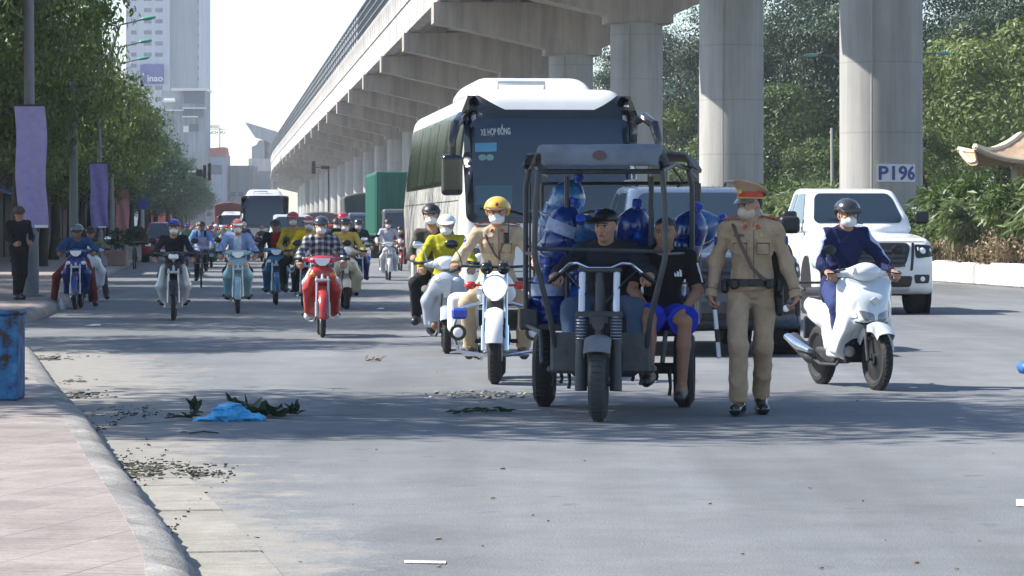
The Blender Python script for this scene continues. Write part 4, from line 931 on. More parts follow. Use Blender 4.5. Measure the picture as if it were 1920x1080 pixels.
# piers
def pier_kit():
    K = Kit(); n = 40
    K.add('shaft', MB().lathe([(1.3, 0), (1.3, 2), (1.3, 4), (1.3, 6), (1.3, 8), (1.3, 11.57)], 48), 'pier')
    m = MB(); m.prism([(-1.6, 11.57), (1.7, 11.57), (1.7, 11.95), (5.1, 13.5), (5.1, 14.6), (-8.15, 14.6), (-8.15, 13.4), (-7.5, 13.3), (-1.6, 11.97)], -1.15, 1.15); K.add('crosshead', m, 'cap')
    m = MB().tube([(-.55, -1.27, 11.5), (-.55, -1.27, 0.2)], .035, 8); K.add('drain_pipe', m, 'pipe')
    return K
DEF.update(pier=PIERM, cap=CAPM, pipe=M((.3, .3, .29), .6))
pk_ = pier_kit()
PL = ['round concrete pier at the right edge marked with a number board', 'second round pier from the right, behind the walking policeman', 'round pier just right of the white coach roof', 'pier half hidden above the white coach roof']
for n in range(0, 30):
    y = SP * (3.46 + n)
    ORD = 'first second third fourth fifth sixth seventh eighth ninth tenth eleventh twelfth thirteenth fourteenth fifteenth sixteenth'.split()
    lab = PL[n] if n < 4 else '%s of the round piers hidden behind the white coach, counted leftwards' % ORD[n - 4] if n < 9 else ('%s round pier to the left of the coach, counted down the row' % ORD[n - 9] if n < 21 else 'tiny far round pier, %s from the vanishing end of the row' % ORD[29 - n])
    t = pk_.spawn('viaduct_pier', lab, 'pier', (vx(y), y, 0), math.atan(SL), {}, group='piers carrying the viaduct', skip=() if n < 6 else ('drain_pipe',))
# number board on the first pier
y = SP * 3.46; bx, by = vx(y), y
brd = thing('number_sign', 'white board lettered P196 in blue on the right-hand round pier', 'sign', (bx, by, 0))
a0, a1 = math.asin((1634 - 1650) / 78.0 * .98), math.asin(min(.99, (1706 - 1650) / 78.0)); z0, z1 = CH + (430 - 342) / 59.6, CH + (430 - 309) / 59.6
def onpier(a, z, r=1.31): return (math.sin(a) * r, -math.cos(a) * r, z)
m = MB(); NN = 14; A_ = [a0 + (a1 - a0) * i / NN for i in range(NN + 1)]
m.loft([[onpier(a, z0, 1.304), onpier(a, z1, 1.304), onpier(a, z1, 1.335), onpier(a, z0, 1.335)] for a in A_]); link('board', m.mesh(), M((.62, .66, .72), .5), brd)
tm = text_mb('P196', 1.15, .008, .028, Matrix.Identity(4), width=1.0)
xs = [v[0] for v in tm.v]; ys_ = [v[1] for v in tm.v]; zm = (z0 + z1) / 2; hh = (z1 - z0) * .82 / (max(ys_) - min(ys_))
ym = (max(ys_) + min(ys_)) / 2; yc = 0.0
tm.v = [onpier(a0 + (a1 - a0) * (.5 + v[0] * .94), zm + (v[1] - ym) * hh, 1.345 + v[2]) for v in tm.v]; link('lettering', tm.mesh(), M((.03, .06, .22), .5), brd)
# the median wall beside the road, broken white kerb blocks
m = MB(); WALLM = mat('median_paint', (.62, .56, .53), .8, vary=.3, scale=1.6, bump=.3)
mw = thing('median_wall', 'low pale painted block wall along the right verge below the shrubs', 'wall', (0, 0, 0))
yy = 62.0; mm_ = MB()
while yy < 330:
    L_ = 1.6; h = .55 + rg.uniform(-.04, .03); x = ROW(19.07, yy + L_ / 2) + rg.uniform(-.02, .02)
    mm_.box((x, yy + L_ / 2, h / 2 - .01), (.34, L_ - .03, h), rz=math.atan(SL), bev=.05); yy += L_
link('block', mm_.mesh(), WALLM, mw)
m = MB(); a = G(1806, 528)
for _ in range(9):
    zc = rg.uniform(.12, .42); m.box((a[0] - .19 + rg.uniform(-.10, .10), 84.0 + rg.uniform(-.15, .15), zc), (.012, rg.uniform(.05, .16), rg.uniform(.04, .14)))
struct('verge', MB().add([(ROW(19.15, 40), 40, .3), (ROW(26, 40), 40, .3), (ROW(26, 700), 700, .3), (ROW(19.15, 700), 700, .3)], [(0, 1, 2, 3)]), EARTH)
struct('far_carriageway', MB().add([(ROW(26.2, 20), 20, .006), (ROW(37, 20), 20, .006), (ROW(37, 900), 900, .006), (ROW(26.2, 900), 900, .006)], [(0, 1, 2, 3)]), ASPHALT)
# ------------------------------------------------------------------ vegetation
def leafmat(name, c, c2, trans=.24):
    m = bpy.data.materials.new(name); m.use_nodes = True; n = m.node_tree.nodes; l = m.node_tree.links; b = n['Principled BSDF']; o = n['Material Output']
    g = n.new('ShaderNodeNewGeometry'); tc = n.new('ShaderNodeTexCoord'); no = n.new('ShaderNodeTexNoise'); no.inputs['Scale'].default_value = .7; no.inputs['Detail'].default_value = 3; l.new(tc.outputs['Object'], no.inputs['Vector'])
    ad = n.new('ShaderNodeMath'); ad.operation = 'MULTIPLY_ADD'; ad.inputs[1].default_value = .55; l.new(g.outputs['Random Per Island'], ad.inputs[0])
    mr = n.new('ShaderNodeMapRange'); mr.inputs[1].default_value = .35; mr.inputs[2].default_value = .65; mr.inputs[4].default_value = .45; l.new(no.outputs['Fac'], mr.inputs[0]); l.new(mr.outputs[0], ad.inputs[2])
    mx = n.new('ShaderNodeMix'); mx.data_type = 'RGBA'; mx.inputs[6].default_value = (*c, 1); mx.inputs[7].default_value = (*c2, 1); l.new(ad.outputs[0], mx.inputs[0]); l.new(mx.outputs[2], b.inputs['Base Color'])
    b.inputs['Roughness'].default_value = .45; b.inputs['Specular IOR Level'].default_value = .35
    t = n.new('ShaderNodeBsdfTranslucent'); hs = n.new('ShaderNodeHueSaturation'); hs.inputs['Value'].default_value = 1.5; hs.inputs['Saturation'].default_value = 1.1; l.new(mx.outputs[2], hs.inputs['Color']); l.new(hs.outputs[0], t.inputs[0])
    ms = n.new('ShaderNodeMixShader'); ms.inputs[0].default_value = trans; l.new(b.outputs[0], ms.inputs[1]); l.new(t.outputs[0], ms.inputs[2]); l.new(ms.outputs[0], o.inputs[0])
    return m
LEAF_A = leafmat('leaves_street', (.032, .068, .016), (.095, .14, .03)); LEAF_B = leafmat('leaves_dark', (.010, .026, .012), (.034, .070, .024), .16); LEAF_C = leafmat('leaves_light', (.06, .10, .022), (.15, .19, .045))
LEAF_D = leafmat('leaves_shrub', (.09, .14, .05), (.21, .26, .12)); LEAF_M = leafmat('leaves_mid', (.018, .042, .014), (.055, .098, .028)); LEAF_DRY = leafmat('leaves_dry', (.20, .15, .09), (.30, .24, .15)); LEAF_HAZE = leafmat('leaves_haze_tint', (.035, .08, .05), (.07, .12, .07))  # the bluish far leaves have distance haze mixed into their colour
BARK = mat('bark', (.035, .028, .022), .9, vary=.4, scale=3, bump=.8, bscale=14)
def crown_mesh(rad, n_cl=60, per=150, leaf=.16, seed=1, cl=.9, droop=.35, shell=.55, aspect=2.2):
    rs = np.random.RandomState(seed); d = rs.normal(size=(n_cl, 3)); d /= np.linalg.norm(d, axis=1)[:, None]; rr = (shell + (1 - shell) * rs.rand(n_cl)) * (0.72 + .38 * rs.rand(n_cl))
    C = d * rr[:, None] * np.array(rad); cs = cl * (0.6 + .8 * rs.rand(n_cl))
    which = rs.randint(0, n_cl, n_cl * per); P = rs.normal(size=(len(which), 3)); P /= np.linalg.norm(P, axis=1)[:, None]
    P = P * (rs.rand(len(which), 1) ** .45) * cs[which][:, None] * np.array((1, 1, .62)) + C[which]
    N = len(P); t = rs.normal(size=(N, 3)); out = P / (np.linalg.norm(P, axis=1)[:, None] + 1e-6); t = t * .8 + out * .7; t[:, 2] -= droop; t /= np.linalg.norm(t, axis=1)[:, None]
    lc = P - C[which]; lc /= (np.linalg.norm(lc, axis=1)[:, None] + 1e-6)
    if droop < .6: nm = lc + out * .5 + rs.normal(size=(N, 3)) * .55; nm /= np.linalg.norm(nm, axis=1)[:, None]; t = np.cross(nm, rs.normal(size=(N, 3))); t[:, 2] -= .15; t /= np.linalg.norm(t, axis=1)[:, None]; s = np.cross(nm, t)
    else: s = np.cross(t, rs.normal(size=(N, 3)))
    s /= np.linalg.norm(s, axis=1)[:, None]; nn = np.cross(t, s); ls = leaf * (.6 + .8 * rs.rand(N, 1))
    w = ls / aspect; V = np.stack([P, P + t * ls * .5 + s * w * .5 + nn * ls * .06, P + t * ls, P + t * ls * .5 - s * w * .5 + nn * ls * .06], 1).reshape(-1, 3)
    F = np.arange(4 * N).reshape(-1, 4); me = bpy.data.meshes.new('crown'); me.from_pydata(V.tolist(), [], F.tolist()); me.materials.append(None); me.update(); return me, C
def trunk_mb(h, r, C, rad, seed, zc, lean=.3, nb=9, multi=1):
    rg2 = random.Random(seed); m = MB()
    for q in range(multi):
        off_ = Vector((rg2.uniform(-.3, .3), rg2.uniform(-.3, .3), 0)) * (0 if multi == 1 else 1)
        pts = [Vector((0, 0, -.05)) + off_]; x = off_.copy()
        for i in range(1, 6): x = x + Vector((rg2.uniform(-lean, lean) * .4, rg2.uniform(-lean, lean) * .4, 0)); pts.append(Vector((x.x, x.y, h * i / 5)))
        m.tube(pts, [r * 1.35, r * 1.05, r * .95, r * .85, r * .72, r * .5], 10)
        for i in range(nb):
            c = Vector(C[rg2.randrange(len(C))]) * .8 + Vector((0, 0, zc)); a = pts[3].lerp(pts[5], rg2.random()); b = a.lerp(c, .5) + Vector((rg2.uniform(-.3, .3), rg2.uniform(-.3, .3), rg2.uniform(-.1, .4)))
            m.tube([a, b, c], [r * .42, r * .25, r * .08], 6)
    return m
def tree_kit(rad, zc, th, tr, seed, **k):
    multi = k.pop('multi', 1); nb = k.pop('nb', 9); me, C = crown_mesh(rad, seed=seed, **k); K = Kit()
    me.transform(Matrix.Translation((0, 0, zc))); K.add('crown', me, 'leaf'); K.add('trunk', trunk_mb(th, tr, C, rad, seed, zc, nb=nb, multi=multi), 'bark'); return K
DEF.update(leaf=LEAF_A, bark=BARK)
# ------------------------------------------------------------------ four-wheeled vehicles (nose at -Y, origin on the road under the nose)
def car_wheel(K, x, y, Rr, w, rim='silver'):
    m = MB(); s = 1 if x > 0 else -1
    m.lathe([(Rr * .62, -w / 2), (Rr * .93, -w / 2), (Rr, -w * .38), (Rr, w * .38), (Rr * .93, w / 2), (Rr * .62, w / 2)], 36, (x, y, Rr), 'x', cap=False)
    t = K.add('wheel', m, 'rubber')
    m = MB().lathe([(.02, s * w * .30), (Rr * .16, s * w * .34), (Rr * .2, s * w * .30), (Rr * .58, s * w * .22), (Rr * .6, s * w * .49), (Rr * .66, s * w * .51)], 30, (x, y, Rr), 'x')
    for i in range(6): q = Matrix.Rotation(i * math.pi / 3, 3, 'X'); m.box(Vector((x + s * w * .36, y, Rr)) + q @ Vector((0, 0, Rr * .36)), (.04, .07, Rr * .5), rot=q, bev=.01)
    K.add('rim', m, rim, t)
def car_kit(Wd=1.88, L=5.3, H=1.85, hood=1.12, cowl_y=1.35, ws_top=2.15, roof_end=3.6, belt=1.12, rear='pickup', res=.035, wr=.39, ax=(.92, 4.15), face='pickup', nose=.0, tumble=.16, wt=.26):
    K = Kit(); hw = Wd / 2; S = SDF(res, .04); c = .28
    P = lambda n, p: (n, p)
    S.hull([P((1, 0, 0), (hw, 0, 0)), P((-1, 0, 0), (-hw, 0, 0)), P((1, 0, .35), (hw - .0, 0, .95)), P((-1, 0, .35), (-hw, 0, .95)), P((0, -1, -.05), (0, nose, .5)), P((0, -1, .55), (0, nose + .04, hood - .22)), P((0, -.12, 1), (0, .5, hood - .02)), P((0, 1, 0), (0, L, 0)), P((0, 0, -1), (0, 0, .30)),
            P((.75, -1, 0), (hw - .16, nose, 0)), P((-.75, -1, 0), (-hw + .16, nose, 0)), P((.0, -1, -1.2), (0, nose + .10, .32)), P((0, 1, -1), (0, L - .05, .4))] + ([P((0, 0, 1), (0, 0, hood + .02))]), (-hw - .02, nose - .05, .25), (hw + .02, L + .05, hood + .1), kk=.09)
    if rear == 'pickup':
        S.box((0, (roof_end + .1 + L) / 2, hood + .02), (hw - .12, (L - roof_end - .25) / 2, .35), .05, cut=True, k=.03)
        S.box((0, L - .08, hood - .1), (hw - .02, .07, .2), .05); 
        for i in (-1, 1): S.box((i * (hw - .09), (roof_end + L) / 2, hood - .05), (.08, (L - roof_end) / 2, .16), .05)
    z0 = belt - .12
    S.hull([P((0, -1 * (H - belt), (ws_top - cowl_y)), (0, cowl_y, belt)), P((1, 0, tumble * 2), (hw - .07, 0, belt)), P((-1, 0, tumble * 2), (-hw + .07, 0, belt)), P((0, 0, 1), (0, 0, H)), P((0, -.06, 1), (0, ws_top, H - .01)), P((0, 1, .25 if rear != 'van' else .08), (0, roof_end if rear == 'pickup' else L - .15, belt + .1)), P((0, 0, -1), (0, 0, z0)),
            P((.5, -1, .3), (hw - .22, cowl_y + (ws_top - cowl_y) * .15, belt + .1)), P((-.5, -1, .3), (-hw + .22, cowl_y + (ws_top - cowl_y) * .15, belt + .1))], (-hw, cowl_y - .1, z0), (hw, L, H + .03), kk=.10, k=.03)
    for y in ax:
        for i in (-1, 1): S.cone((i * (hw + .1), y, wr), (i * (hw - .34), y, wr), wr + .07, wr + .07, cut=True, k=.02, flat=False)
    V, F = S.build(); b = bvh_of(V, F); K.bvh = b; body = K.add('body', vmesh(V, F, sharp=50), 'body')
    gl = lambda q, d, o=.010, k='glass', nm='window': K.add(nm, panel(b, q, d, o), k, body)
    t = (H - belt); lw = lambda z: hw - .07 - tumble * 2 * (z - belt)
    zt = H - .10; zb = belt + .03
    yb_ = cowl_y + .04; wb, wtp = lw(zb) - .13, lw(zt) - .10
    ws = gl(rr_rows((-wb, 0, zb), (wb, 0, zb), (wtp, 0, zt), (-wtp, 0, zt), .10), (0, 1, 0), nm='windscreen')
    for i in (-1, 1): K.add('wiper', MB().tube([(i * .05, cowl_y - .02, belt + .02), (i * .05 - .45, cowl_y + .12, belt + .10)], .010, 5), 'black', ws)
    ends = roof_end - .22 if rear == 'pickup' else L - .75; midy = (ws_top + ends) / 2 + .1
    for s in (-1, 1):
        sl = (ws_top - cowl_y) / (H - belt); x = s * hw
        ya = cowl_y + .28; yt = ws_top + .10
        q1 = rr_rows((x, ya, zb), (x, midy - .05, zb), (x, midy - .05, zt), (x, yt, zt), .05); q2 = rr_rows((x, midy + .06, zb), (x, ends, zb), (x, ends - .14, zt), (x, midy + .06, zt), .06)
        if s > 0: q1 = [r[::-1] for r in q1]; q2 = [r[::-1] for r in q2]
        gl(q1, (-s, 0, 0)); gl(q2, (-s, 0, 0))
        if rear == 'van': q3 = rr_rows((x, ends + .1, zb), (x, L - .3, zb), (x, L - .35, zt), (x, ends + .0, zt), .06); gl(q3 if s < 0 else [r[::-1] for r in q3], (-s, 0, 0))
        for yy in (ya - .03, midy, ends + .08):                                  # door shut lines
            K.add('door_seam', panel(b, [[Vector((x, yy - .006, .50 + (belt - .5) * k / 6)), Vector((x, yy + .006, .5 + (belt - .5) * k / 6))] for k in range(7)], (-s, 0, 0), .002), 'black', body)
        for yy in (midy - .22, ends - .15): K.add('door_handle', MB().box((s * (hw + .012), yy, belt - .16), (.03, .17, .035), bev=.012), 'chrome' if face == 'pickup' else 'body', body)
        m = MB().box((s * (hw + .03), cowl_y + .36, belt + .06), (.14, .05, .04), bev=.01); S2 = SDF(.02, .03); S2.box((s * (hw + .13), cowl_y + .34, belt + .12), (.12, .06, .10), .05); v2, f2 = S2.build()
        mi = K.add('side_mirror', vmesh(v2, f2, extra=m), 'mirror', body)
        K.add('side_step', MB().tube([(s * (hw - .03), ax[0] + .6, .34), (s * (hw + .03), ax[0] + .75, .33), (s * (hw + .03), ax[1] - .75, .33), (s * (hw - .03), ax[1] - .6, .34)], .04, 8), 'black', body) if rear == 'pickup' else None
    # face
    d = (0, 1, 0); zg0, zg1 = .66, hood - .13
    if face == 'pickup':
        g = gl(rr_rows((-.46, 0, zg0 + .05), (.46, 0, zg0 + .05), (.57, 0, zg1), (-.57, 0, zg1), .10), d, .012, 'black', 'grille')
        for k in range(4): K.add('grille_bar', panel(b, rr_rows((-.46, 0, zg0 + .06 + k * .07), (.46, 0, zg0 + .06 + k * .07), (.46, 0, zg0 + .09 + k * .07), (-.46, 0, zg0 + .09 + k * .07), .012, 2, 12), d, .030), 'bar', g)
        for s in (-1, 1):
            K.add('grille_frame', panel(b, rr_rows((s * .56 - .02, 0, zg0), (s * .56 + .02, 0, zg0), (s * .60 + .02, 0, zg1), (s * .60 - .02, 0, zg1), .015, 4, 2), d, .012), 'black', g)
            q = rr_rows(*[(s * a, 0, z) for a, z in ((.63, hood - .36), (hw - .03, hood - .33), (hw - .04, hood - .17), (.62, hood - .15))], .04)
            h = gl(q if s > 0 else [r[::-1] for r in q], d, .014, 'black', 'headlight')
            K.add('lamp_lens', MB().ell((s * .74, nose + .035, hood - .25), (.055, .03, .055), 14, 8), 'lens', h); K.add('daylight_strip', MB().tube([(s * .67, nose + .03, hood - .19), (s * .67, nose + .03, hood - .31), (s * .76, nose + .06, hood - .33), (s * .84, nose + .12, hood - .31)], .012, 6), 'drl', h)
            K.add('lamp_lens', MB().ell((s * .85, nose + .10, hood - .24), (.045, .03, .045), 14, 8), 'lens', h)
            q = rr_rows(*[(s * a, 0, z) for a, z in ((.62, .47), (.84, .47), (.86, .60), (.60, .60))], .03); fg = gl(q if s > 0 else [r[::-1] for r in q], d, .010, 'black', 'fog_lamp')
            K.add('lamp_lens', MB().ell((s * .74, nose + .0, .535), (.04, .02, .04), 12, 6), 'lens', fg)
        gl(rr_rows((-.55, 0, .42), (.55, 0, .42), (.58, 0, .58), (-.58, 0, .58), .04), d, .014, 'black', 'air_intake')
        K.add('bumper_lip', panel(b, rr_rows((-.52, 0, .37), (.52, 0, .37), (.55, 0, .41), (-.55, 0, .41), .02), d, .035), 'silver', body)
        K.add('number_plate', MB().box((0, nose - .035, .54), (.47, .02, .12), bev=.006), 'plate', body)
        K.add('hood_seam', panel(b, [[Vector((-.78 + 1.56 * k / 12, 0, hood - .115)) for k in range(13)], [Vector((-.78 + 1.56 * k / 12, 0, hood - .105)) for k in range(13)]], d, .003), 'black', body)
    else:
        g = gl(rr_rows((-.42, 0, hood - .33), (.42, 0, hood - .33), (.48, 0, hood - .20), (-.48, 0, hood - .20), .04), d, .012, 'black', 'grille')
        gl(rr_rows((-.55, 0, .36), (.55, 0, .36), (.5, 0, .5), (-.5, 0, .5), .05), d, .012, 'black', 'air_intake')
        K.add('number_plate', MB().box((0, nose - .03, .54), (.47, .02, .12), bev=.006), 'plate', body)
        for s in (-1, 1):
            q = rr_rows(*[(s * a, 0, z) for a, z in ((.52, hood - .36), (hw - .05, hood - .33), (hw - .08, hood - .19), (.52, hood - .20))], .04); gl(q if s > 0 else [r[::-1] for r in q], d, .012, 'lens', 'headlight')
    for s in (-1, 1):
        for y in ax: car_wheel(K, s * (hw - wt / 2 - .02), y, wr, wt)
        for y in ax:                                                             # arch lining
            K.add('wheel_arch', MB().lathe([(wr + .065, 0), (wr + .10, 0), (wr + .10, .03), (wr + .065, .03)], 30, (s * (hw + .005) - (0 if s < 0 else .0), y, wr), 'x'), 'arch', body)
    K.add('underside', MB().box((0, L / 2, .36), (Wd - .5, L - .5, .16), bev=.03), 'black')
    if rear == 'pickup':
        for s in (-1, 1): K.add('roof_rail', MB().tube([(s * .60, ws_top + .1, H - .01), (s * .60, ws_top + .2, H + .05), (s * .60, roof_end - .25, H + .05), (s * .60, roof_end - .15, H - .01)], .018, 8), 'silver', body)
        K.add('aerial', MB().tube([(0, roof_end - .3, H - .01), (0, roof_end - .2, H + .12)], .008, 6), 'black', body)
    return K
def coach_kit(Wd=2.5, L=12.0, H=3.22):
    K = Kit(); hw = Wd / 2; S = SDF(.06, .05)
    S.hull([((1, 0, 0), (hw, 0, 0)), ((-1, 0, 0), (-hw, 0, 0)), ((1, 0, .14), (hw, 0, 1.6)), ((-1, 0, .14), (-hw, 0, 1.6)), ((0, -1, .0), (0, 0, 0)), ((0, -1, .13), (0, 0, 1.3)), ((0, -1, .75), (0, .28, 3.02)), ((0, 0, 1), (0, 0, H)), ((0, 1, .1), (0, L, 1)), ((0, 0, -1), (0, 0, .35)),
            ((.8, -1, .05), (hw - .12, .02, 1.4)), ((-.8, -1, .05), (-hw + .12, .02, 1.4)), ((1, 0, 1.1), (hw - .12, 0, H - .12)), ((-1, 0, 1.1), (-hw + .12, 0, H - .12)), ((.9, -1, 1.0), (hw - .22, .3, H - .25)), ((-.9, -1, 1.0), (-hw + .22, .3, H - .25)), ((0, .55, -1), (0, L - 2.2, .36))], (-hw, -.03, .3), (hw, L, H + .03), kk=.16)
    for y in (2.45, 8.6):
        for i in (-1, 1): S.cone((i * (hw + .1), y, .50), (i * (hw - .4), y, .50), .60, .60, cut=True, k=.02)
    V, F = S.build(); b = bvh_of(V, F); body = K.add('body', vmesh(V, F, sharp=50), 'body'); d = (0, 1, 0)
    # black front mask around the windscreen, horns at its top corners
    K.add('front_mask', panel(b, rr_rows((-1.12, 0, 1.42), (1.12, 0, 1.42), (1.17, 0, 2.93), (-1.17, 0, 2.93), .12, 16, 22), d, .012), 'gloss', body)
    for s in (-1, 1):
        rows = []
        for k in range(9):
            v = k / 8; z = 2.86 + .26 * v; xi = .30 + .62 * (v ** .55); xo = 1.19 - .10 * v; xi = min(xi, xo - .01); rows.append([Vector((s * (xi + (xo - xi) * j / 6), 0, z)) for j in range(7)])
        K.add('roof_horn_trim', panel(b, rows if s > 0 else [r[::-1] for r in rows], d, .016), 'gloss', body)
    ws = K.add('windscreen', panel(b, rr_rows((-1.02, 0, 1.50), (1.02, 0, 1.50), (1.05, 0, 2.80), (-1.05, 0, 2.80), .10, 14, 18), d, .024), 'cglass', body)
    for s in (-1, 1):
        for j in range(2): K.add('wiper', MB().tube([(s * .1, -.03, 1.46), (s * .5, -.04, 1.58), (s * .95, -.0, 1.62)], .012, 6), 'black', ws)
    # lower face
    for s in (-1, 1):
        q = rr_rows(*[(s * a, 0, z) for a, z in ((.62, .82), (1.10, .86), (1.12, 1.12), (.66, 1.02))], .06); h = K.add('headlight', panel(b, q if s > 0 else [r[::-1] for r in q], d, .014), 'gloss', body)
        for a in (.76, .96): K.add('lamp_lens', MB().ell((s * a, -.01, .95), (.075, .03, .075), 16, 8), 'lens', h)
    K.add('grille', panel(b, rr_rows((-.5, 0, .52), (.5, 0, .52), (.52, 0, .70), (-.52, 0, .70), .04), d, .012), 'black', body)
    K.add('bumper_seam', panel(b, [[Vector((-1.1 + 2.2 * k / 16, 0, .775)) for k in range(17)], [Vector((-1.1 + 2.2 * k / 16, 0, .785)) for k in range(17)]], d, .004), 'black', body)
    K.add('number_plate', MB().box((0, -.03, .62), (.47, .02, .14), bev=.006), 'plate', body)
    for s in (-1, 1):
        x = s * hw; yy = .75; first = True
        fr = rr_rows((x, .55, 1.96), (x, L - .45, 1.96), (x, L - .5, 2.95), (x, .62, 2.95), .18, 12, 40); K.add('window_band', panel(b, fr if s < 0 else [r[::-1] for r in fr], (-s, 0, 0), .008), 'gloss', body)
        while yy < L - 1.9:
            w_ = 1.0 if first else 1.68; q = rr_rows((x, yy, 2.02), (x, yy + w_, 2.02), (x, yy + w_, 2.90), (x, yy, 2.90), .06, 6, 8)
            wi = K.add('side_window', panel(b, q if s < 0 else [r[::-1] for r in q], (-s, 0, 0), .018), 'sglass', body); yy += w_ + .07; first = False
        for z in (.86, 1.72):
            K.add('panel_seam', panel(b, [[Vector((x, .5 + 11 * k / 30, z)) for k in range(31)], [Vector((x, .5 + 11 * k / 30, z + .012)) for k in range(31)]][::s * -1], (-s, 0, 0), .004), 'dark', body)
        for y0_ in (3.4, 5.0, 6.4):
            K.add('luggage_door', panel(b, [[Vector((x, y0_, .5 + .35 * k / 4)), Vector((x, y0_ + .012, .5 + .35 * k / 4))] for k in range(5)], (-s, 0, 0), .004), 'dark', body)
        K.add('vent_grille', panel(b, rr_rows((x, L - 1.7, 1.05), (x, L - 1.0, 1.05), (x, L - 1.0, 1.35), (x, L - 1.7, 1.35), .02), (-s, 0, 0), .006), 'ventgrey', body)
        # swan-neck mirror
        a0_ = Vector((s * 1.16, .02, 2.78))
        m = MB().tube([a0_, (s * 1.22, -.18, 2.82), (s * 1.31, -.42, 2.72), (s * 1.36, -.50, 2.50), (s * 1.35, -.48, 2.30)], [.06, .07, .07, .055, .04], 10); ar = K.add('mirror_arm', m, 'gloss', body)
        S2 = SDF(.02, .03); S2.box((s * 1.36, -.46, 2.05), (.14, .09, .27), .06); v2, f2 = S2.build(); K.add('mirror_housing', vmesh(v2, f2), 'gloss', ar)
    for s in (-1, 1):
        for y in (2.45, 8.6): car_wheel(K, s * (hw - .17), y, .50, .28, 'steel')
    S = SDF(.05, .05); S.hull([((0, 0, 1), (0, 0, H + .26)), ((1, 0, .6), (.85, 0, H + .1)), ((-1, 0, .6), (-.85, 0, H + .1)), ((0, -1, 1.4), (0, 2.6, H + .1)), ((0, 1, 1), (0, 5.6, H + .1)), ((0, 0, -1), (0, 0, H - .06))], (-1, 2.2, H - .06), (1, 6, H + .3), kk=.14)
    V, F = S.build(); ac = K.add('air_conditioner', vmesh(V, F), 'body')
    m = MB().tube([(-.5, 2.35, H - .02), (-.5, 2.3, H + .16), (.15, 2.3, H + .16), (.15, 2.35, H - .02)], .035, 8); m.tube([(-.3, 2.2, H + .05), (.4, 2.2, H + .05)], .02, 6); K.add('roof_rack_bar', m, 'silver')
    # windscreen writing and stickers
    t = text_mb('XE HỢP ĐỒNG', .12, .002, .004, Matrix.Translation((-.73, -.10, 2.63)) @ Matrix.Rotation(R(-3), 4, 'Y') @ Matrix.Rotation(R(90), 4, 'X'), width=.40)
    bb = b; t.v = [tuple(Vector(v) + Vector((0, 0, 0))) for v in t.v]
    def press(mb, o):
        for i, v in enumerate(mb.v):
            h = b.ray_cast(Vector((v[0], -2, v[2])), Vector((0, 1, 0)), 6)
            mb.v[i] = (v[0], (h[0].y if h[0] is not None else v[1]) - o - (v[1] + .10) * -1 * 0, v[2])
        return mb
    K.add('lettering', press(t, .030), 'white', ws)
    K.add('blue_sticker', panel(b, rr_rows((-1.00, 0, 2.36), (-.72, 0, 2.37), (-.72, 0, 2.49), (-1.00, 0, 2.48), .01), d, .030, .004), 'sticker', ws)
    for a in (-.91, -.81): K.add('round_sticker', panel(b, rr_rows((a - .05, 0, 2.25), (a + .05, 0, 2.25), (a + .05, 0, 2.33), (a - .05, 0, 2.33), .038), d, .030, .004), 'sticker2', ws)
    K.add('paper_notice', panel(b, rr_rows((-1.0, 0, 1.66), (-.52, 0, 1.66), (-.52, 0, 1.92), (-1.0, 0, 1.92), .01), d, .029, .004), 'sticker3', ws)
    K.add('underside', MB().box((0, L / 2, .42), (2.1, L - .6, .2), bev=.03), 'black')
    return K
DEF.update(canvas2=mat('canvas_dark', (.05, .055, .06), .7, vary=.4, scale=4.0, bump=.5, bscale=14), mirror=BLACK, bar=SILVER, arch=BLACK, plate=WHITE, body=paint((.75, .75, .74)), drl=M((.85, .88, .92), .2), cglass=M((.010, .022, .042), .05, vary=0.0, spec=.6, coat=.3), sglass=M((.030, .038, .036), .10, vary=.6, scale=1.2, spec=.6, stretch=(1, 4.5, .25)),
           ventgrey=M((.35, .34, .32), .6), sticker=M((.08, .30, .45), .4), sticker2=M((.20, .32, .30), .4), sticker3=M((.06, .13, .17), .4), frost=WHITE)
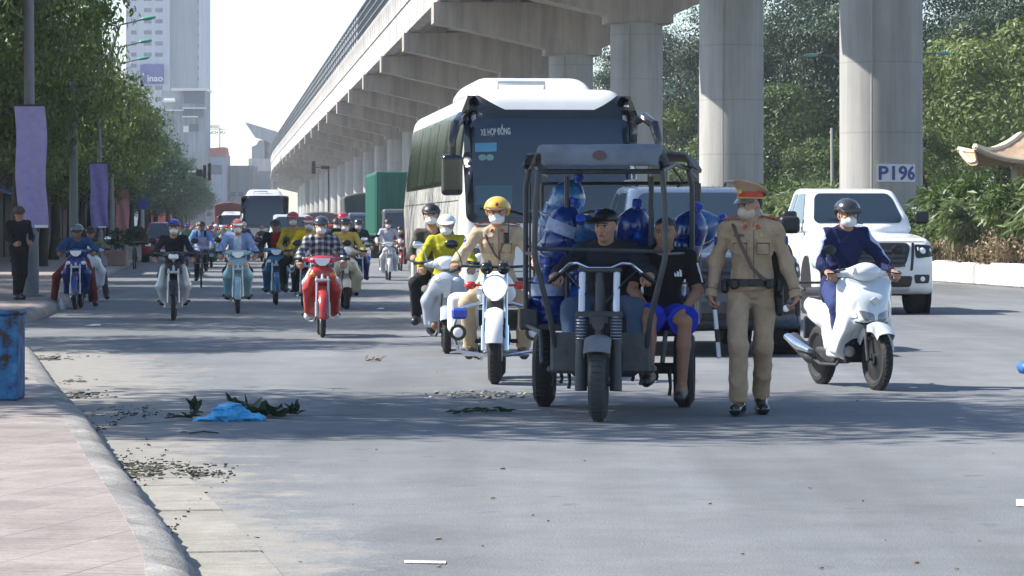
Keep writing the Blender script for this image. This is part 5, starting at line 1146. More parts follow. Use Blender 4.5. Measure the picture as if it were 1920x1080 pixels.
def box_truck_kit(Wd=2.3, L=8, H=3.4, cab_h=2.3, res=.05, tarp=True):
    K = Kit(); hw = Wd / 2; S = SDF(res, .04)
    S.hull([((1, 0, .06), (hw - .12, 0, 1.3)), ((-1, 0, .06), (-hw + .12, 0, 1.3)), ((0, -1, .0), (0, 0, 0)), ((0, -1, .25), (0, 0, 1.35)), ((0, 0, 1), (0, 0, cab_h)), ((0, 1, 0), (0, 1.8, 0)), ((0, 0, -1), (0, 0, .45)), ((.8, -1, 0), (hw - .25, 0, 1)), ((-.8, -1, 0), (-hw + .25, 0, 1))], (-hw, 0, .4), (hw, 1.85, cab_h + .05), kk=.12)
    for i in (-1, 1): S.cone((i * (hw + .1), 1.1, .45), (i * (hw - .4), 1.1, .45), .52, .52, cut=True, k=.02)
    V, F = S.build(); b = bvh_of(V, F); cab = K.add('cab', vmesh(V, F, sharp=50), 'body'); d = (0, 1, 0)
    K.add('windscreen', panel(b, rr_rows((-hw + .22, 0, 1.30), (hw - .22, 0, 1.30), (hw - .30, 0, cab_h - .18), (-hw + .30, 0, cab_h - .18), .08), d, .012), 'glass', cab)
    K.add('grille', panel(b, rr_rows((-.6, 0, .85), (.6, 0, .85), (.6, 0, 1.12), (-.6, 0, 1.12), .04), d, .012), 'black', cab)
    K.add('bumper', MB().box((0, .0, .55), (Wd - .3, .18, .24), bev=.04), 'silver', cab)
    for s in (-1, 1):
        q = rr_rows(*[(s * a, 0, z) for a, z in ((.68, .82), (.98, .82), (.98, 1.02), (.68, 1.02))], .04); K.add('headlight', panel(b, q if s > 0 else [r[::-1] for r in q], d, .014), 'lens', cab)
        q = rr_rows((s * hw, .35, 1.30), (s * hw, 1.4, 1.30), (s * hw, 1.4, cab_h - .2), (s * hw, .55, cab_h - .2), .06); K.add('side_window', panel(b, q if s < 0 else [r[::-1] for r in q], (-s, 0, 0), .012), 'glass', cab)
        m = MB().box((s * (hw + .12), -.05, 1.6), (.16, .06, .34), bev=.02).tube([(s * (hw - .15), .1, 1.9), (s * (hw + .12), -.03, 1.85), (s * (hw + .12), -.03, 1.5)], .012, 5); K.add('side_mirror', m, 'black', cab)
        car_wheel(K, s * (hw - .2), 1.1, .45, .25); car_wheel(K, s * (hw - .3), L - 1.8, .45, .42)
    if tarp:
        S = SDF(.06, .05); S.hull([((1, 0, 0), (hw, 0, 0)), ((-1, 0, 0), (-hw, 0, 0)), ((.35, 0, 1), (.5, 0, H)), ((-.35, 0, 1), (-.5, 0, H)), ((0, 0, 1), (0, 0, H + .02)), ((0, -1, 0), (0, 2.0, 0)), ((0, 1, 0), (0, L, 0)), ((0, 0, -1), (0, 0, 1.0))], (-hw, 1.95, .95), (hw, L, H + .05), kk=.12)
        V, F = S.build(noise=(.012, 5, 3)); K.add('tarpaulin', vmesh(V, F), 'tarp')
    else:
        m = MB().box((0, (L + 2.1) / 2, (H + 1.1) / 2), (Wd + .1, L - 2.1, H - 1.1), bev=.03); c = K.add('container', m, 'tarp')
        m = MB()
        for k in range(8): m.box((-hw + .12 + k * (Wd - .24) / 7, 2.085, (H + 1.1) / 2), (.05, .05, H - 1.3), bev=.01)
        for k in range(28):
            for s in (-1, 1): m.box((s * (hw + .065), 2.4 + k * (L - 2.8) / 27, (H + 1.1) / 2), (.05, .10, H - 1.35), bev=.01)
        K.add('corrugation', m, 'tarp', c)
    K.add('chassis', MB().box((0, L / 2 + .2, .75), (.9, L - .6, .28), bev=.02), 'black')
    return K
def trike_kit():
    """motor tricycle with a steel-tube cab; front axle at y=0, rear axle at y=1.95"""
    K = Kit()
    wheel(K, 0, .285, .062, tyre='dust', rim='dark', hubw=.06, name='front_wheel')
    for s in (-1, 1): wheel(K, 2.0, .30, .078, tyre='rubber', rim='dark', alloy=True, x=s * .545, name='rear_wheel', hubw=.05)
    K.add('front_fender', arc_fender((0, 0, .285), .315, 42, 150, .095, lip=.05), 'grey')
    for s in (-1, 1):
        K.add('fork_tube', MB().tube([(s * .125, .05, .76), (s * .125, .15, 1.08)], .024, 12), 'shine')
        m = MB().tube([(s * .125, -.01, .22), (s * .125, .03, .58)], [.045, .04], 12); m.tube([(s * .125, .0, .26), (0, 0, .285)], .02, 8); K.add('fork_leg', m, 'dark')
        m = MB(); n = 9
        for k in range(n): m.torus((0, 0, 0), .036, .0085, 16, 6, 'z') if False else m.add([Vector(v) + Vector((s * .125, .035 + k * .0035, .57 + k * .022)) for v in MB().torus((0, 0, 0), .036, .008, 16, 6, 'z').v], MB().torus((0, 0, 0), .036, .008, 16, 6, 'z').f)
        K.add('spring', m, 'steel')
    m = MB().box((0, .05, .765), (.34, .05, .05), bev=.012).box((0, .15, 1.085), (.32, .06, .035), bev=.01).tube([(0, .04, .60), (0, .16, 1.09)], .03, 10).box((0, .02, .73), (.13, .03, .07), bev=.01); K.add('fork_yoke', m, 'dark')
    m = MB().tube([(-.36, .36, 1.01), (-.22, .20, 1.13), (-.16, .16, 1.135), (-.08, .15, 1.10), (.08, .15, 1.10), (.16, .16, 1.135), (.22, .20, 1.13), (.36, .36, 1.01)], .0115, 8); h = K.add('handlebar', m, 'chrome')
    for s in (-1, 1): K.add('grip', MB().tube([(s * .29, .29, 1.065), (s * .38, .385, .995)], .019, 10), 'black', h)
    for s in (-1, 1):
        m = MB().box((s * .255, .30, .48), (.23, .05, .30), bev=.03); m.box((s * .27, .42, .36), (.25, .25, .05), bev=.015); K.add('splash_panel', m, 'grey2')
    m = MB().box((0, 1.15, .52), (.55, 1.7, .08), bev=.02).box((0, .9, .40), (.50, .5, .22), bev=.03).box((0, 1.3, .38), (.62, .5, .16), bev=.03); m.tube([(-.55, 2.0, .30), (.55, 2.0, .30)], .045, 10)
    m.tube([(0, .16, 1.0), (0, .45, .58), (0, .8, .54)], .035, 8); K.add('chassis', m, 'dark')
    for x, l in ((-.42, .10), (-.36, .08), (-.30, .12), (-.2, .05), (.18, .06), (.24, .09), (.3, .05), (.36, .05), (.46, .17), (.58, .10), (-.16, .07)): K.add('dangling_hose', MB().tube([(x, 1.2, .32), (x + .01, 1.2, .30 - l * .6), (x, 1.21, .30 - l)], [.018, .013, .016], 6), 'black')
    for s in (-1, 1): K.add('cable', MB().tube([(s * .26, .26, 1.08), (s * .18, .10, 1.0), (s * .05, .08, .85), (s * .03, .3, .6)], .006, 5), 'black')
    K.add('horn', MB().tube([(.0, -.01, .70), (0, -.05, .70)], [.03, .045], 12), 'dark')
    S = SDF(.02, .03); S.box((0, .98, .66), (.32, .20, .10), .05); S.box((.42, 1.15, .64), (.18, .22, .06), .03); V, F = S.build(); K.add('seat', vmesh(V, F), 'black')
    # cargo bed
    m = MB().box((0, 2.05, .64), (1.24, 1.75, .05), bev=.01)
    for s in (-1, 1): m.box((s * .62, 2.05, .74), (.03, 1.75, .24), bev=.008)
    m.box((0, 2.93, .74), (1.24, .03, .24)); m.box((-.60, 1.17, .70), (.14, .04, .16), bev=.01); K.add('cargo_bed', m, 'dark')
    m = MB()
    for s in (-1, 1):
        m.tube([(s * .63, 1.25, .66), (s * .63, 1.25, 1.70), (s * .60, 1.25, 1.84)], .020, 8); m.tube([(s * .63, 2.85, .66), (s * .63, 2.85, 1.75)], .018, 8); m.tube([(s * .32, 1.30, .72), (s * .32, 1.30, 1.78)], .020, 8)
        for z in (.98, 1.25, 1.52): m.tube([(s * .63, 1.25, z), (s * .63, 2.85, z)], .011, 6)
        for y in (1.65, 2.05, 2.45): m.tube([(s * .63, y, .7), (s * .63, y, 1.75)], .010, 6)
    m.tube([(-.63, 2.85, 1.75), (.63, 2.85, 1.75)], .015, 8); K.add('cargo_cage', m, 'frame')
    m = MB()
    for s in (-1, 1):
        m.tube([(s * .45, .22, 1.80), (s * .47, .20, 1.55), (s * .475, .18, 1.26), (s * .47, .18, 1.16), (s * .36, .22, .72), (s * .33, .30, .50)], .021, 8); m.tube([(s * .45, .22, 1.80), (s * .52, .7, 1.86), (s * .60, 1.25, 1.84), (s * .60, 2.85, 1.80)], .016, 8)
        m.tube([(s * .44, .45, .40), (s * .46, .55, .62), (s * .62, 1.2, .66)], .018, 8); m.tube([(s * .475, .18, 1.20), (s * .63, 1.25, 1.20)], .012, 6)
    m.tube([(-.475, .18, 1.24), (.475, .18, 1.22)], .014, 8); m.tube([(-.45, .22, 1.80), (.45, .22, 1.80)], .018, 8); K.add('cab_frame', m, 'frame')
    # canopy: rounded front skirt, sagging roof
    S = SDF(.016, .03); fr = [((0, -1, .0), (0, .12, 0)), ((0, -1, .5), (0, .13, 1.97)), ((1, 0, .45), (.485, 0, 1.9)), ((-1, 0, .45), (-.485, 0, 1.9)), ((0, 0, 1), (0, 0, 1.995)), ((0, 0, -1), (0, 0, 1.835)), ((0, 1, 0), (0, .9, 0)), ((.7, -1, 0), (.44, .14, 0)), ((-.7, -1, 0), (-.44, .14, 0))]
    S.hull(fr, (-.6, .08, 1.8), (.6, .9, 2.02), kk=.018)
    S.hull([((0, 0, 1), (0, 0, 1.955)), ((1, 0, .6), (.65, 0, 1.86)), ((-1, 0, .6), (-.65, 0, 1.86)), ((0, -1, 0), (0, .75, 0)), ((1, -.55, 0), (.50, .75, 0)), ((-1, -.55, 0), (-.50, .75, 0)), ((0, 1, 0), (0, 2.95, 0)), ((0, 0, -1), (0, 0, 1.84))], (-.7, .7, 1.82), (.7, 3.0, 2.0), kk=.025)
    S.box((0, 1.60, 1.80), (.60, 1.34, .13), .03, cut=True, k=.02); S.box((0, .62, 1.78), (.455, .475, .15), .03, cut=True, k=.02)
    V, F = S.build(noise=(.0014, 16, 7)); cn = K.add('canopy', vmesh(V, F, mfn=lambda c: ((c[:, 1] > .23) | (np.abs(c[:, 0]) > .455) | ((c[:, 1] > .15) & (c[:, 2] < 1.93))).astype(int)), ['canvas', 'canvas2'])
    m = MB().tube([(0, .13, 1.915), (0, .108, 1.915)], .05, 20, flat=.7); K.add('round_emblem', m, 'emblem', cn)
    for s in (-1, 1): K.add('tie_rope', MB().tube([(s * .62, 1.2, 1.84), (s * .66, 1.6, 1.82), (s * .62, 2.0, 1.86), (s * .66, 2.4, 1.83), (s * .62, 2.85, 1.84)], .006, 5), 'dark', cn)
    K.add('tie_rope', MB().tube([(.50, .8, 1.84), (.57, .9, 1.74), (.53, 1.0, 1.70), (.6, 1.2, 1.72)], .008, 5), 'dark', cn)
    return K
# ------------------------------------------------------------------ special people
def cap_mb(J, brim_yaw=0.0):
    H = Vector(J['head']); Q = hmat(J) @ Matrix.Rotation(brim_yaw, 3, 'Z'); q = lambda x, y, z: H + Q @ Vector((x, y, z)); S = SDF(.008, .012)
    S.ell(q(0, .012, .055), (.090, .104, .075), Q); S.box(q(0, 0, -.03), (.2, .2, .072), .01, Q, cut=True, k=.01); S.ell(q(0, -.105, .055), (.085, .085, .012), Q @ Matrix.Rotation(R(10), 3, 'X')); S.ell(q(0, .012, .13), (.01, .01, .008), Q)
    V, F = S.build(); return vmesh(V, F, 'cap')
JD = dict(pelvis=(0, 1.02, .80), waist=(0, 1.0, .93), chest=(0, .93, 1.10), neck=(0, .88, 1.265), head=(.0, .83, 1.40), yaw=-.30, pitch=.10, roll=0,
          sh=((-.18, .93, 1.225), (.18, .93, 1.225)), el=((-.335, .74, 1.06), (.335, .74, 1.06)), wr=((-.345, .46, 1.04), (.345, .46, 1.04)), hd=((.0, -1, -.12), (0, -1, -.12)), hn=((0, -.2, -1), (0, -.2, -1)), curl=1.15,
          hip=((-.09, .98, .79), (.09, .98, .79)), kn=((-.24, .62, .80), (.24, .62, .80)), an=((-.24, .52, .50), (.24, .52, .46)), toe=((-.25, .33, .47), (.25, .33, .44)))
KD = Kit(); KD.add('body', mk_body(JD, .008), ['skin', 'eyewhite', 'iris', 'lips'])
KD.add('jacket', mk_top(JD, .010, g=.020, wr=(.022, 24, 5)), 'top'); KD.add('jeans', mk_legs(JD, .011, g=.016, wr=(.018, 22, 6), loose=.01), 'legs')
for i in (0, 1): KD.add('sandal', mk_shoe(JD, i, .009, .004), 'shoe')
KD.add('hair', mk_hair(JD, cap=True), 'hair'); KD.add('cap', cap_mb(JD, -.35), 'black')
JP = dict(pelvis=(.42, 1.02, .74), waist=(.42, 1.01, .87), chest=(.425, .97, 1.05), neck=(.43, .94, 1.215), head=(.44, .90, 1.345), yaw=-.15, pitch=.05, roll=0,
          sh=((.245, .98, 1.18), (.61, .98, 1.17)), el=((.20, .86, .93), (.685, .92, .92)), wr=((.30, .66, .82), (.60, .66, .80)), hd=((.3, -.8, -.35), (-.5, -.75, -.30)), hn=((0, -.3, -1), (0, -.3, -1)), curl=.30,
          hip=((.33, .98, .73), (.51, .98, .73)), kn=((.34, .55, .72), (.60, .56, .70)), an=((.34, .50, .32), (.575, .62, .21)), toe=((.33, .32, .27), (.56, .43, .15)))
KP_ = Kit(); KP_.add('body', mk_body(JP, .008), ['skin', 'eyewhite', 'iris', 'lips']); KP_.add('t_shirt', mk_top(JP, .010, g=.016, sleeve=.42, collar=False, wr=(.018, 22, 9)), 'top'); KP_.add('shorts', mk_legs(JP, .010, g=.022, length=.46, wr=(.014, 22, 8), loose=.02), 'legs')
for i in (0, 1): KP_.add('sandal', mk_shoe(JP, i, .009, .002), 'shoe')
KP_.add('hair', mk_hair(JP), 'hair')
m = MB()
for k in range(3): m.prism([(.515 + k * .019, 1.030), (.531 + k * .019, 1.030), (.531 + k * .019 - .004 + .0, 1.037 + k * .012 + .014), (.515 + k * .019 - .004, 1.037 + k * .012 + .022)], .846, .853)
KP_.add('chest_emblem', m, 'white'); m = MB()
for k in range(3): m.tube([(.672 + k * .006, .945 - k * .022, 1.13), (.712 + k * .004, .93 - k * .022, .985)], .005, 5)
KP_.add('sleeve_stripe', m, 'white')
# walking policeman
JW = dict(pelvis=(0, .02, .95), waist=(0, .02, 1.07), chest=(0, .01, 1.25), neck=(0, .0, 1.415), head=(-.01, -.015, 1.555), yaw=-.80, pitch=.12, roll=0, flat=True,
          sh=((-.18, .02, 1.385), (.18, .02, 1.385)), el=((-.255, .07, 1.13), (.265, .03, 1.13)), wr=((-.295, -.03, .90), (.325, -.08, .895)), hd=((-.03, -.1, -1), (.06, -.12, -1)), hn=((.9, -.3, 0), (-.9, -.3, 0)), curl=(1.15, .95),
          hip=((-.09, .02, .93), (.09, .02, .93)), kn=((-.105, -.17, .515), (.095, .03, .49)), an=((-.095, -.10, .095), (.085, .20, .125)), toe=((-.13, -.27, .05), (.095, .04, .040)))
KW = Kit(); KW.add('body', mk_body(JW, .008, face=True), ['skin', 'eyewhite', 'iris', 'lips']); KW.add('uniform_shirt', mk_top(JW, .010, g=.020, hem=-.02, wr=(.022, 22, 12)), 'tan')
S = SDF(.011, .03)
def trouser(J, res, wr, g=.012, lo=.016):
    return mk_legs(J, res, g=g, wr=wr, loose=lo)
KW.add('uniform_trousers', trouser(JW, .010, (.020, 20, 14)), 'tan')
for i in (0, 1): KW.add('shoe', mk_shoe(JW, i, .008, .008), 'gloss')
KW.add('hair', mk_hair(JW, cap=True), 'hair'); KW.add('face_mask', mk_mask(JW, .006), 'tanmask')
def ring(c, rx, ry, z, w, rot=None, n=32):
    return [Vector(c) + (rot or Matrix.Identity(3)) @ Vector((math.cos(2 * math.pi * k / n) * (rx + w), math.sin(2 * math.pi * k / n) * (ry + w), z)) for k in range(n)]
H = Vector(JW['head']); Q = hmat(JW) @ Matrix.Rotation(R(8), 3, 'X')
def pcap(K, J, tilt=8):
    H = Vector(J['head']); Q = hmat(J) @ Matrix.Rotation(R(-tilt), 3, 'X'); c = H + hmat(J) @ Vector((0, .012, .055))
    K.add('cap_band', MB().loft([ring(c, .084, .100, z, w, Q) for z, w in ((-.005, 0), (.0, .004), (.045, .006), (.05, .002))]), 'redband')
    K.add('cap_piping', MB().loft([ring(c, .089, .105, z, w, Q) for z, w in ((-.004, 0), (-.004, .004), (.004, .005), (.006, 0))]), 'gold')
    K.add('cap_crown', MB().loft([[p + Q @ Vector((0, 0, (-(Q.inverted() @ (p - c)).y) * .35 if z > .055 else 0)) for p in ring(c, .086, .102, z, w, Q)] for z, w in ((.046, 0), (.060, .028), (.075, .045), (.090, .040), (.098, .012), (.099, -.04), (.098, -.083))]), 'tan')
    m = MB(); rows = []
    for v in range(6):
        f = v / 5; rows.append([c + Q @ Vector((math.sin(a) * (.088 + .012 * f), -math.cos(a) * (.104 + .05 * f * math.cos(a * .9)), -.002 - .042 * f * math.cos(a * .8))) for a in [(-1.15 + 2.3 * k / 14) for k in range(15)]])
    n = 15; A = [p for r in rows for p in r]; B = [p - Vector((0, 0, .004)) for p in A]; fs = [(i * n + j, i * n + j + 1, (i + 1) * n + j + 1, (i + 1) * n + j) for i in range(5) for j in range(14)]
    m.add(A, fs); m.add(B, [f[::-1] for f in fs]); K.add('cap_visor', m, 'visor')
    m = MB().ell(c + Q @ Vector((0, -.112, .045)), (.022, .008, .022), 14, 8, Q); K.add('cap_badge', m, 'gold')
pcap(KW, JW)
def belt(K, z, rx, ry, c=(0, .02), key='black', w=.028):
    m = MB().loft([ring((c[0], c[1], z), rx, ry, dz, ww) for dz, ww in ((-w, .0), (-w, .010), (w, .010), (w, 0))], cap=False); m.box((0, c[1] - ry - .013, z), (.055, .012, .045), bev=.006); K.add('belt', m, key)
belt(KW, .985, .197, .152)
m = MB()
for sx, dx in ((-.185, 0), (.195, 0)):
    m.box((sx * 1.06, -.02, .96), (.055, .10, .11), bev=.02)
m.box((-.13, -.125, .975), (.06, .05, .08), bev=.015); m.box((.13, -.13, .975), (.05, .045, .07), bev=.012)
KW.add('belt_pouch', m, 'black'); S = SDF(.009, .02); S.cone((.205, .03, .94), (.215, .03, .76), .04, .028); S.box((.205, .0, .95), (.02, .035, .06), .015); V, F = S.build(); KW.add('holster', vmesh(V, F), 'black')
m = MB().tube([(-.135, -.03, 1.425), (-.12, -.115, 1.36), (-.075, -.140, 1.25), (.0, -.150, 1.10), (.075, -.140, 1.02), (.14, -.105, .99)], .014, 6, flat=.45); KW.add('shoulder_strap', m, 'strap')
S = SDF(.012, .03); S.ell((.245, .16, 1.10), (.09, .07, .19)); S.ell((.22, .17, .93), (.09, .07, .12)); V, F = S.build(noise=(.002, 30, 3)); KW.add('shoulder_bag', vmesh(V, F), 'olive')
def cop_trim(K, J, z=1.385, fz=-.118):
    for s in (-1, 1):
        shd = Vector(J['sh'][0 if s < 0 else 1]); nk = Vector(J['neck'])
        a = nk.lerp(shd, .42) + Vector((0, -.01, .028)); b = shd + Vector((s * .03, -.01, .066)); a.z = b.z + .028
        m = MB(); d = (b - a).normalized(); e = Vector((0, 1, 0)); u = d.cross(e).normalized(); u = u if u.z > 0 else -u
        m.add([a - e * .032, a + e * .032, b + e * .036, b - e * .036, a - e * .032 + u * .010, a + e * .032 + u * .010, b + e * .036 + u * .010, b - e * .036 + u * .010], [(0, 1, 2, 3), (7, 6, 5, 4), (0, 4, 5, 1), (1, 5, 6, 2), (2, 6, 7, 3), (3, 7, 4, 0)]); ep = K.add('epaulette', m, 'redband')
        K.add('epaulette_star', MB().ell(a.lerp(b, .75) + u * .012, (.012, .012, .005), 8, 5), 'gold', ep)
        m = MB(); c0 = nk + Vector((s * .01, -.075, -.012)); m.add([c0 + Vector((0, -.004, -.035)), c0 + Vector((s * .048, .012, -.010)), c0 + Vector((s * .062, .05, .045)), c0 + Vector((s * .012, -.0, .022)), c0 + Vector((0, -.016, -.035)), c0 + Vector((s * .052, -.0, -.012)), c0 + Vector((s * .070, .05, .045)), c0 + Vector((s * .014, -.012, .022))], [(0, 1, 2, 3), (7, 6, 5, 4), (0, 4, 5, 1), (1, 5, 6, 2), (2, 6, 7, 3), (3, 7, 4, 0)])
        cl = K.add('collar', m, 'tan'); K.add('collar_tab', MB().box(c0 + Vector((s * .038, -.012, -.004)), (.026, .01, .034), bev=.004, rot=Matrix.Rotation(-s * .4, 3, 'Y')), 'redband', cl)
def on_chest(me, px, pz, off=.004):                    # point on the shirt front
    b = BVHTree.FromPolygons([v.co for v in me.vertices], [tuple(p.vertices) for p in me.polygons]); h = b.ray_cast(Vector((px, -1, pz)), Vector((0, 1, 0)), 3); return (h[0].y if h[0] else -.12) - off
def shirt_bits(K, J, ys=(0, 0)):
    me = [p[1] for p in K.p if p[0] == 'uniform_shirt'][0]; b = BVHTree.FromPolygons([v.co for v in me.vertices], [tuple(p.vertices) for p in me.polygons]); c = Vector(J['chest']); dx = c.x; z0 = c.z
    for s in (-1, 1):
        pk = K.add('chest_pocket', panel(b, rr_rows((dx + s * .085 - .045, 0, z0 - .055), (dx + s * .085 + .045, 0, z0 - .055), (dx + s * .085 + .045, 0, z0 + .055), (dx + s * .085 - .045, 0, z0 + .055), .012, 4, 6), (0, 1, 0), .005, .012), 'tan')
        K.add('pocket_flap', panel(b, rr_rows((dx + s * .085 - .048, 0, z0 + .028), (dx + s * .085 + .048, 0, z0 + .028), (dx + s * .085 + .048, 0, z0 + .062), (dx + s * .085 - .048, 0, z0 + .062), .012, 3, 6), (0, 1, 0), .010, .012), 'tan', pk)
    def line(pts, r=.0035, par=None):
        q = []
        for px, pz in pts:
            h = b.ray_cast(Vector((px, -2, pz)), Vector((0, 1, 0)), 4)
            if h[0] is not None: q.append(h[0] - Vector((0, .012, 0)))
        if len(q) > 1: K.add('seam', MB().tube(q, r, 5), 'seam')
    for s in (-1, 1):
        u, v = dx + s * .037, dx + s * .133; line([(u, z0 + .028), (v, z0 + .028)], .0045); line([(u, z0 + .026), (u, z0 - .055), (v, z0 - .055), (v, z0 + .026)], .003)
    line([(dx + .016, z0 + .17 - .05 * j) for j in range(9)], .003)
    m = panel(b, [[Vector((dx - .014 + .028 * k / 2, 0, z0 - .25 + .42 * j / 14)) for k in range(3)] for j in range(15)], (0, 1, 0), .005, .01); pl = K.add('button_placket', m, 'tan')
    for j in range(6): z = z0 - .22 + j * .075; h = b.ray_cast(Vector((dx, -2, z)), Vector((0, 1, 0)), 4); K.add('button', MB().ell((dx, (h[0].y if h[0] is not None else -.1) - .008, z), (.006, .004, .006), 8, 5), 'gold', pl)
    K.add('badge', panel(b, rr_rows((dx + .06, 0, z0 + .072), (dx + .085, 0, z0 + .072), (dx + .085, 0, z0 + .10), (dx + .06, 0, z0 + .10), .008, 3, 4), (0, 1, 0), .008, .008), 'gold', pl)
    for i in (0, 1):
        e, w = Vector(J['el'][i]), Vector(J['wr'][i]); p = e.lerp(w, .88); d_ = (w - e).normalized(); K.add('cuff', MB().tube([p, p + d_ * .06], .046, 16), 'tan'); K.add('cuff_seam', MB().tube([p - d_ * .004, p + d_ * .002], .0475, 16), 'seam')
        q = Vector(J['sh'][i]).lerp(e, .35) + Vector(((-.058 if i == 0 else .058), -.02, 0)); K.add('sleeve_badge', MB().ell(q, (.012, .028, .035), 12, 8), 'blue')
    K.add('name_tag', panel(b, rr_rows((dx - .125, 0, z0 + .075), (dx - .055, 0, z0 + .075), (dx - .055, 0, z0 + .092), (dx - .125, 0, z0 + .092), .003, 2, 5), (0, 1, 0), .006, .008), 'strap')
cop_trim(KW, JW); shirt_bits(KW, JW)
# motorcycle policeman
JM = RIDE(pelvis=(0, .28, .90), waist=(0, .26, 1.04), chest=(0, .20, 1.22), neck=(0, .15, 1.385), head=(0, .11, 1.525), sh=((-.18, .19, 1.35), (.18, .19, 1.35)), el=((-.345, .05, 1.11), (.345, .05, 1.11)), wr=((-.375, -.22, 1.06), (.375, -.22, 1.06)),
          hip=((-.10, .25, .88), (.10, .25, .88)), kn=((-.27, -.12, .70), (.27, -.12, .70)), an=((-.24, .06, .30), (.24, .06, .30)), toe=((-.25, -.12, .24), (.25, -.12, .24)), yaw=-.04)
KM = Kit(); KM.add('body', mk_body(JM, .009), ['skin', 'eyewhite', 'iris', 'lips']); KM.add('uniform_shirt', mk_top(JM, .010, g=.022, wr=(.022, 22, 22)), 'tan'); KM.add('uniform_trousers', trouser(JM, .011, (.016, 20, 24)), 'tan')
for i in (0, 1): KM.add('shoe', mk_shoe(JM, i, .009, .008), 'gloss')
KM.add('helmet', mk_helmet(JM, res=.007, big=1.12), 'helmet'); KM.add('helmet_peak', mk_peak(JM, .007, 1.08), 'brown'); KM.add('chin_strap', mk_strap(JM), 'brown'); KM.add('face_mask', mk_mask(JM, .006), 'mask')
cop_trim(KM, JM); shirt_bits(KM, JM); m = MB().box((.085, .055, 1.30), (.055, .035, .10), bev=.01).tube([(.105, .05, 1.34), (.108, .05, 1.46)], .006, 6).tube([(.06, .06, 1.25), (.02, .08, 1.16), (.04, .08, 1.05)], .004, 5); KM.add('radio', m, 'black')
m = MB().tube([(-.12, .14, 1.39), (-.10, .075, 1.30), (-.02, .055, 1.15), (.10, .09, 1.02)], .011, 6, flat=.5); KM.add('shoulder_strap', m, 'strap')
me = [p[1] for p in KM.p if p[0] == 'helmet'][0]; m = MB().ell((JM['head'][0], JM['head'][1] - .135, JM['head'][2] + .085), (.016, .008, .018), 10, 6); KM.add('helmet_badge', m, 'redband')
TAN = cloth((.42, .295, .19)); TAN2 = cloth((.47, .37, .255)); SEAM = cloth((.17, .115, .065))
DEF.update(tan=TAN, tanmask=cloth((.58, .48, .38)), seam=SEAM, gold=M((.60, .38, .08), .35, metal=.4), redband=M((.48, .055, .03), .6), visor=M((.10, .08, .07), .12, coat=1.0), strap=M((.10, .06, .045), .5), olive=cloth((.07, .065, .055)), brown=M((.16, .08, .03), .3, coat=.4), beam=M((.9, .88, .8), .1, emit=((1, .93, .8), 1.6)), blue=paint((.02, .06, .45)),
           dust=DUSTRUBBER, grey=M((.17, .175, .18), .55, vary=.4), grey2=M((.065, .068, .072), .6, vary=.5, scale=7.0), shine=M((.62, .66, .72), .3, vary=.08), frame=M((.05, .052, .058), .45, vary=.35, scale=10., metal=.3), canvas=mat('canvas', (.13, .155, .19), .55, vary=.35, scale=3.0, bump=.4, bscale=12), emblem=M((.11, .06, .06), .6), lamp=M((.16, .18, .21), .06, coat=1.0), tarp=M((.05, .07, .06), .8, vary=.25))
# ------------------------------------------------------------------ kits in stock
WAVE = underbone('wave'); CUB = underbone('cub'); SPORT = scooter('sport'); ROUND = scooter('round'); POLBIKE = police_bike(); BICY = bicycle()
def plaid(c):
    a = (np.sin(c[:, 0] * 75) > .2).astype(int) + (np.sin(c[:, 2] * 75 + c[:, 1] * 30) > .2).astype(int); return a
def openjacket(w=.065):
    def f(c): return ((np.abs(c[:, 0]) < w + .00) & (c[:, 1] < .06) & (c[:, 2] > .9)).astype(int)
    return f
def sleeves(w=.165):
    def f(c): return (np.abs(c[:, 0]) > w).astype(int)
    return f
def side_stripe(c):
    z = c[:, 2]; x = np.abs(c[:, 0]); o = x + .0 * z
    return ((x > .205) & (c[:, 1] < .11 - .0 * x) & (c[:, 1] > .02 - (x - .2) * .8) & (z > 1.0)).astype(int) * 1
RW = (.024, 22, 31)
K_RIDE = person_kit(RIDE(), .012, top=dict(wr=RW)); K_PLAID = person_kit(RIDE(yaw=.02), .010, top=dict(mfn=plaid, wr=(.020, 22, 33), g=.022)); K_OPEN = person_kit(RIDE(yaw=.05), .012, top=dict(mfn=openjacket(), g=.026, wr=(.026, 20, 35)))
K_SLV = person_kit(RIDE(yaw=-.1), .013, top=dict(mfn=sleeves(), g=.018, wr=RW)); K_SC = person_kit(RIDE(yaw=-.05, pitch=.08, an=((-.13, -.16, .34), (.13, -.16, .34)), toe=((-.14, -.34, .32), (.14, -.34, .32)), kn=((-.19, -.20, .70), (.19, -.20, .70))), .010, top=dict(mfn=side_stripe, wr=(.022, 22, 37), g=.022, col_h=.25), legs=dict(wr=(.016, 20, 38), loose=.02), glasses=False)
def PIL(**k):                                     # pillion, sitting behind
    d = RIDE(); sh = lambda p: (p[0], p[1] + .34, p[2] + .05); o = dict(d)
    for a in ('pelvis', 'waist', 'chest', 'neck', 'head'): o[a] = sh(d[a])
    for a in ('sh', 'hip'): o[a] = tuple(sh(p) for p in d[a])
    o['el'] = ((-.27, .34, 1.10), (.27, .34, 1.10)); o['wr'] = ((-.15, .16, .98), (.15, .16, .98)); o['kn'] = ((-.22, .12, .78), (.22, .12, .78)); o['an'] = ((-.2, .32, .40), (.2, .32, .40)); o['toe'] = ((-.22, .16, .34), (.22, .16, .34)); o.update(k); return o
K_PIL = person_kit(PIL(head=(-.03, .375, 1.555)), .013, top=dict(wr=RW))
K_NOMASK = person_kit(RIDE(), .013, top=dict(mfn=openjacket(.075), g=.028, wr=RW), mask=False)
K_SMALL = person_kit(RIDE(), .020, body=dict(res=.018, face=False), top=dict(wr=(.02, 18, 40)))
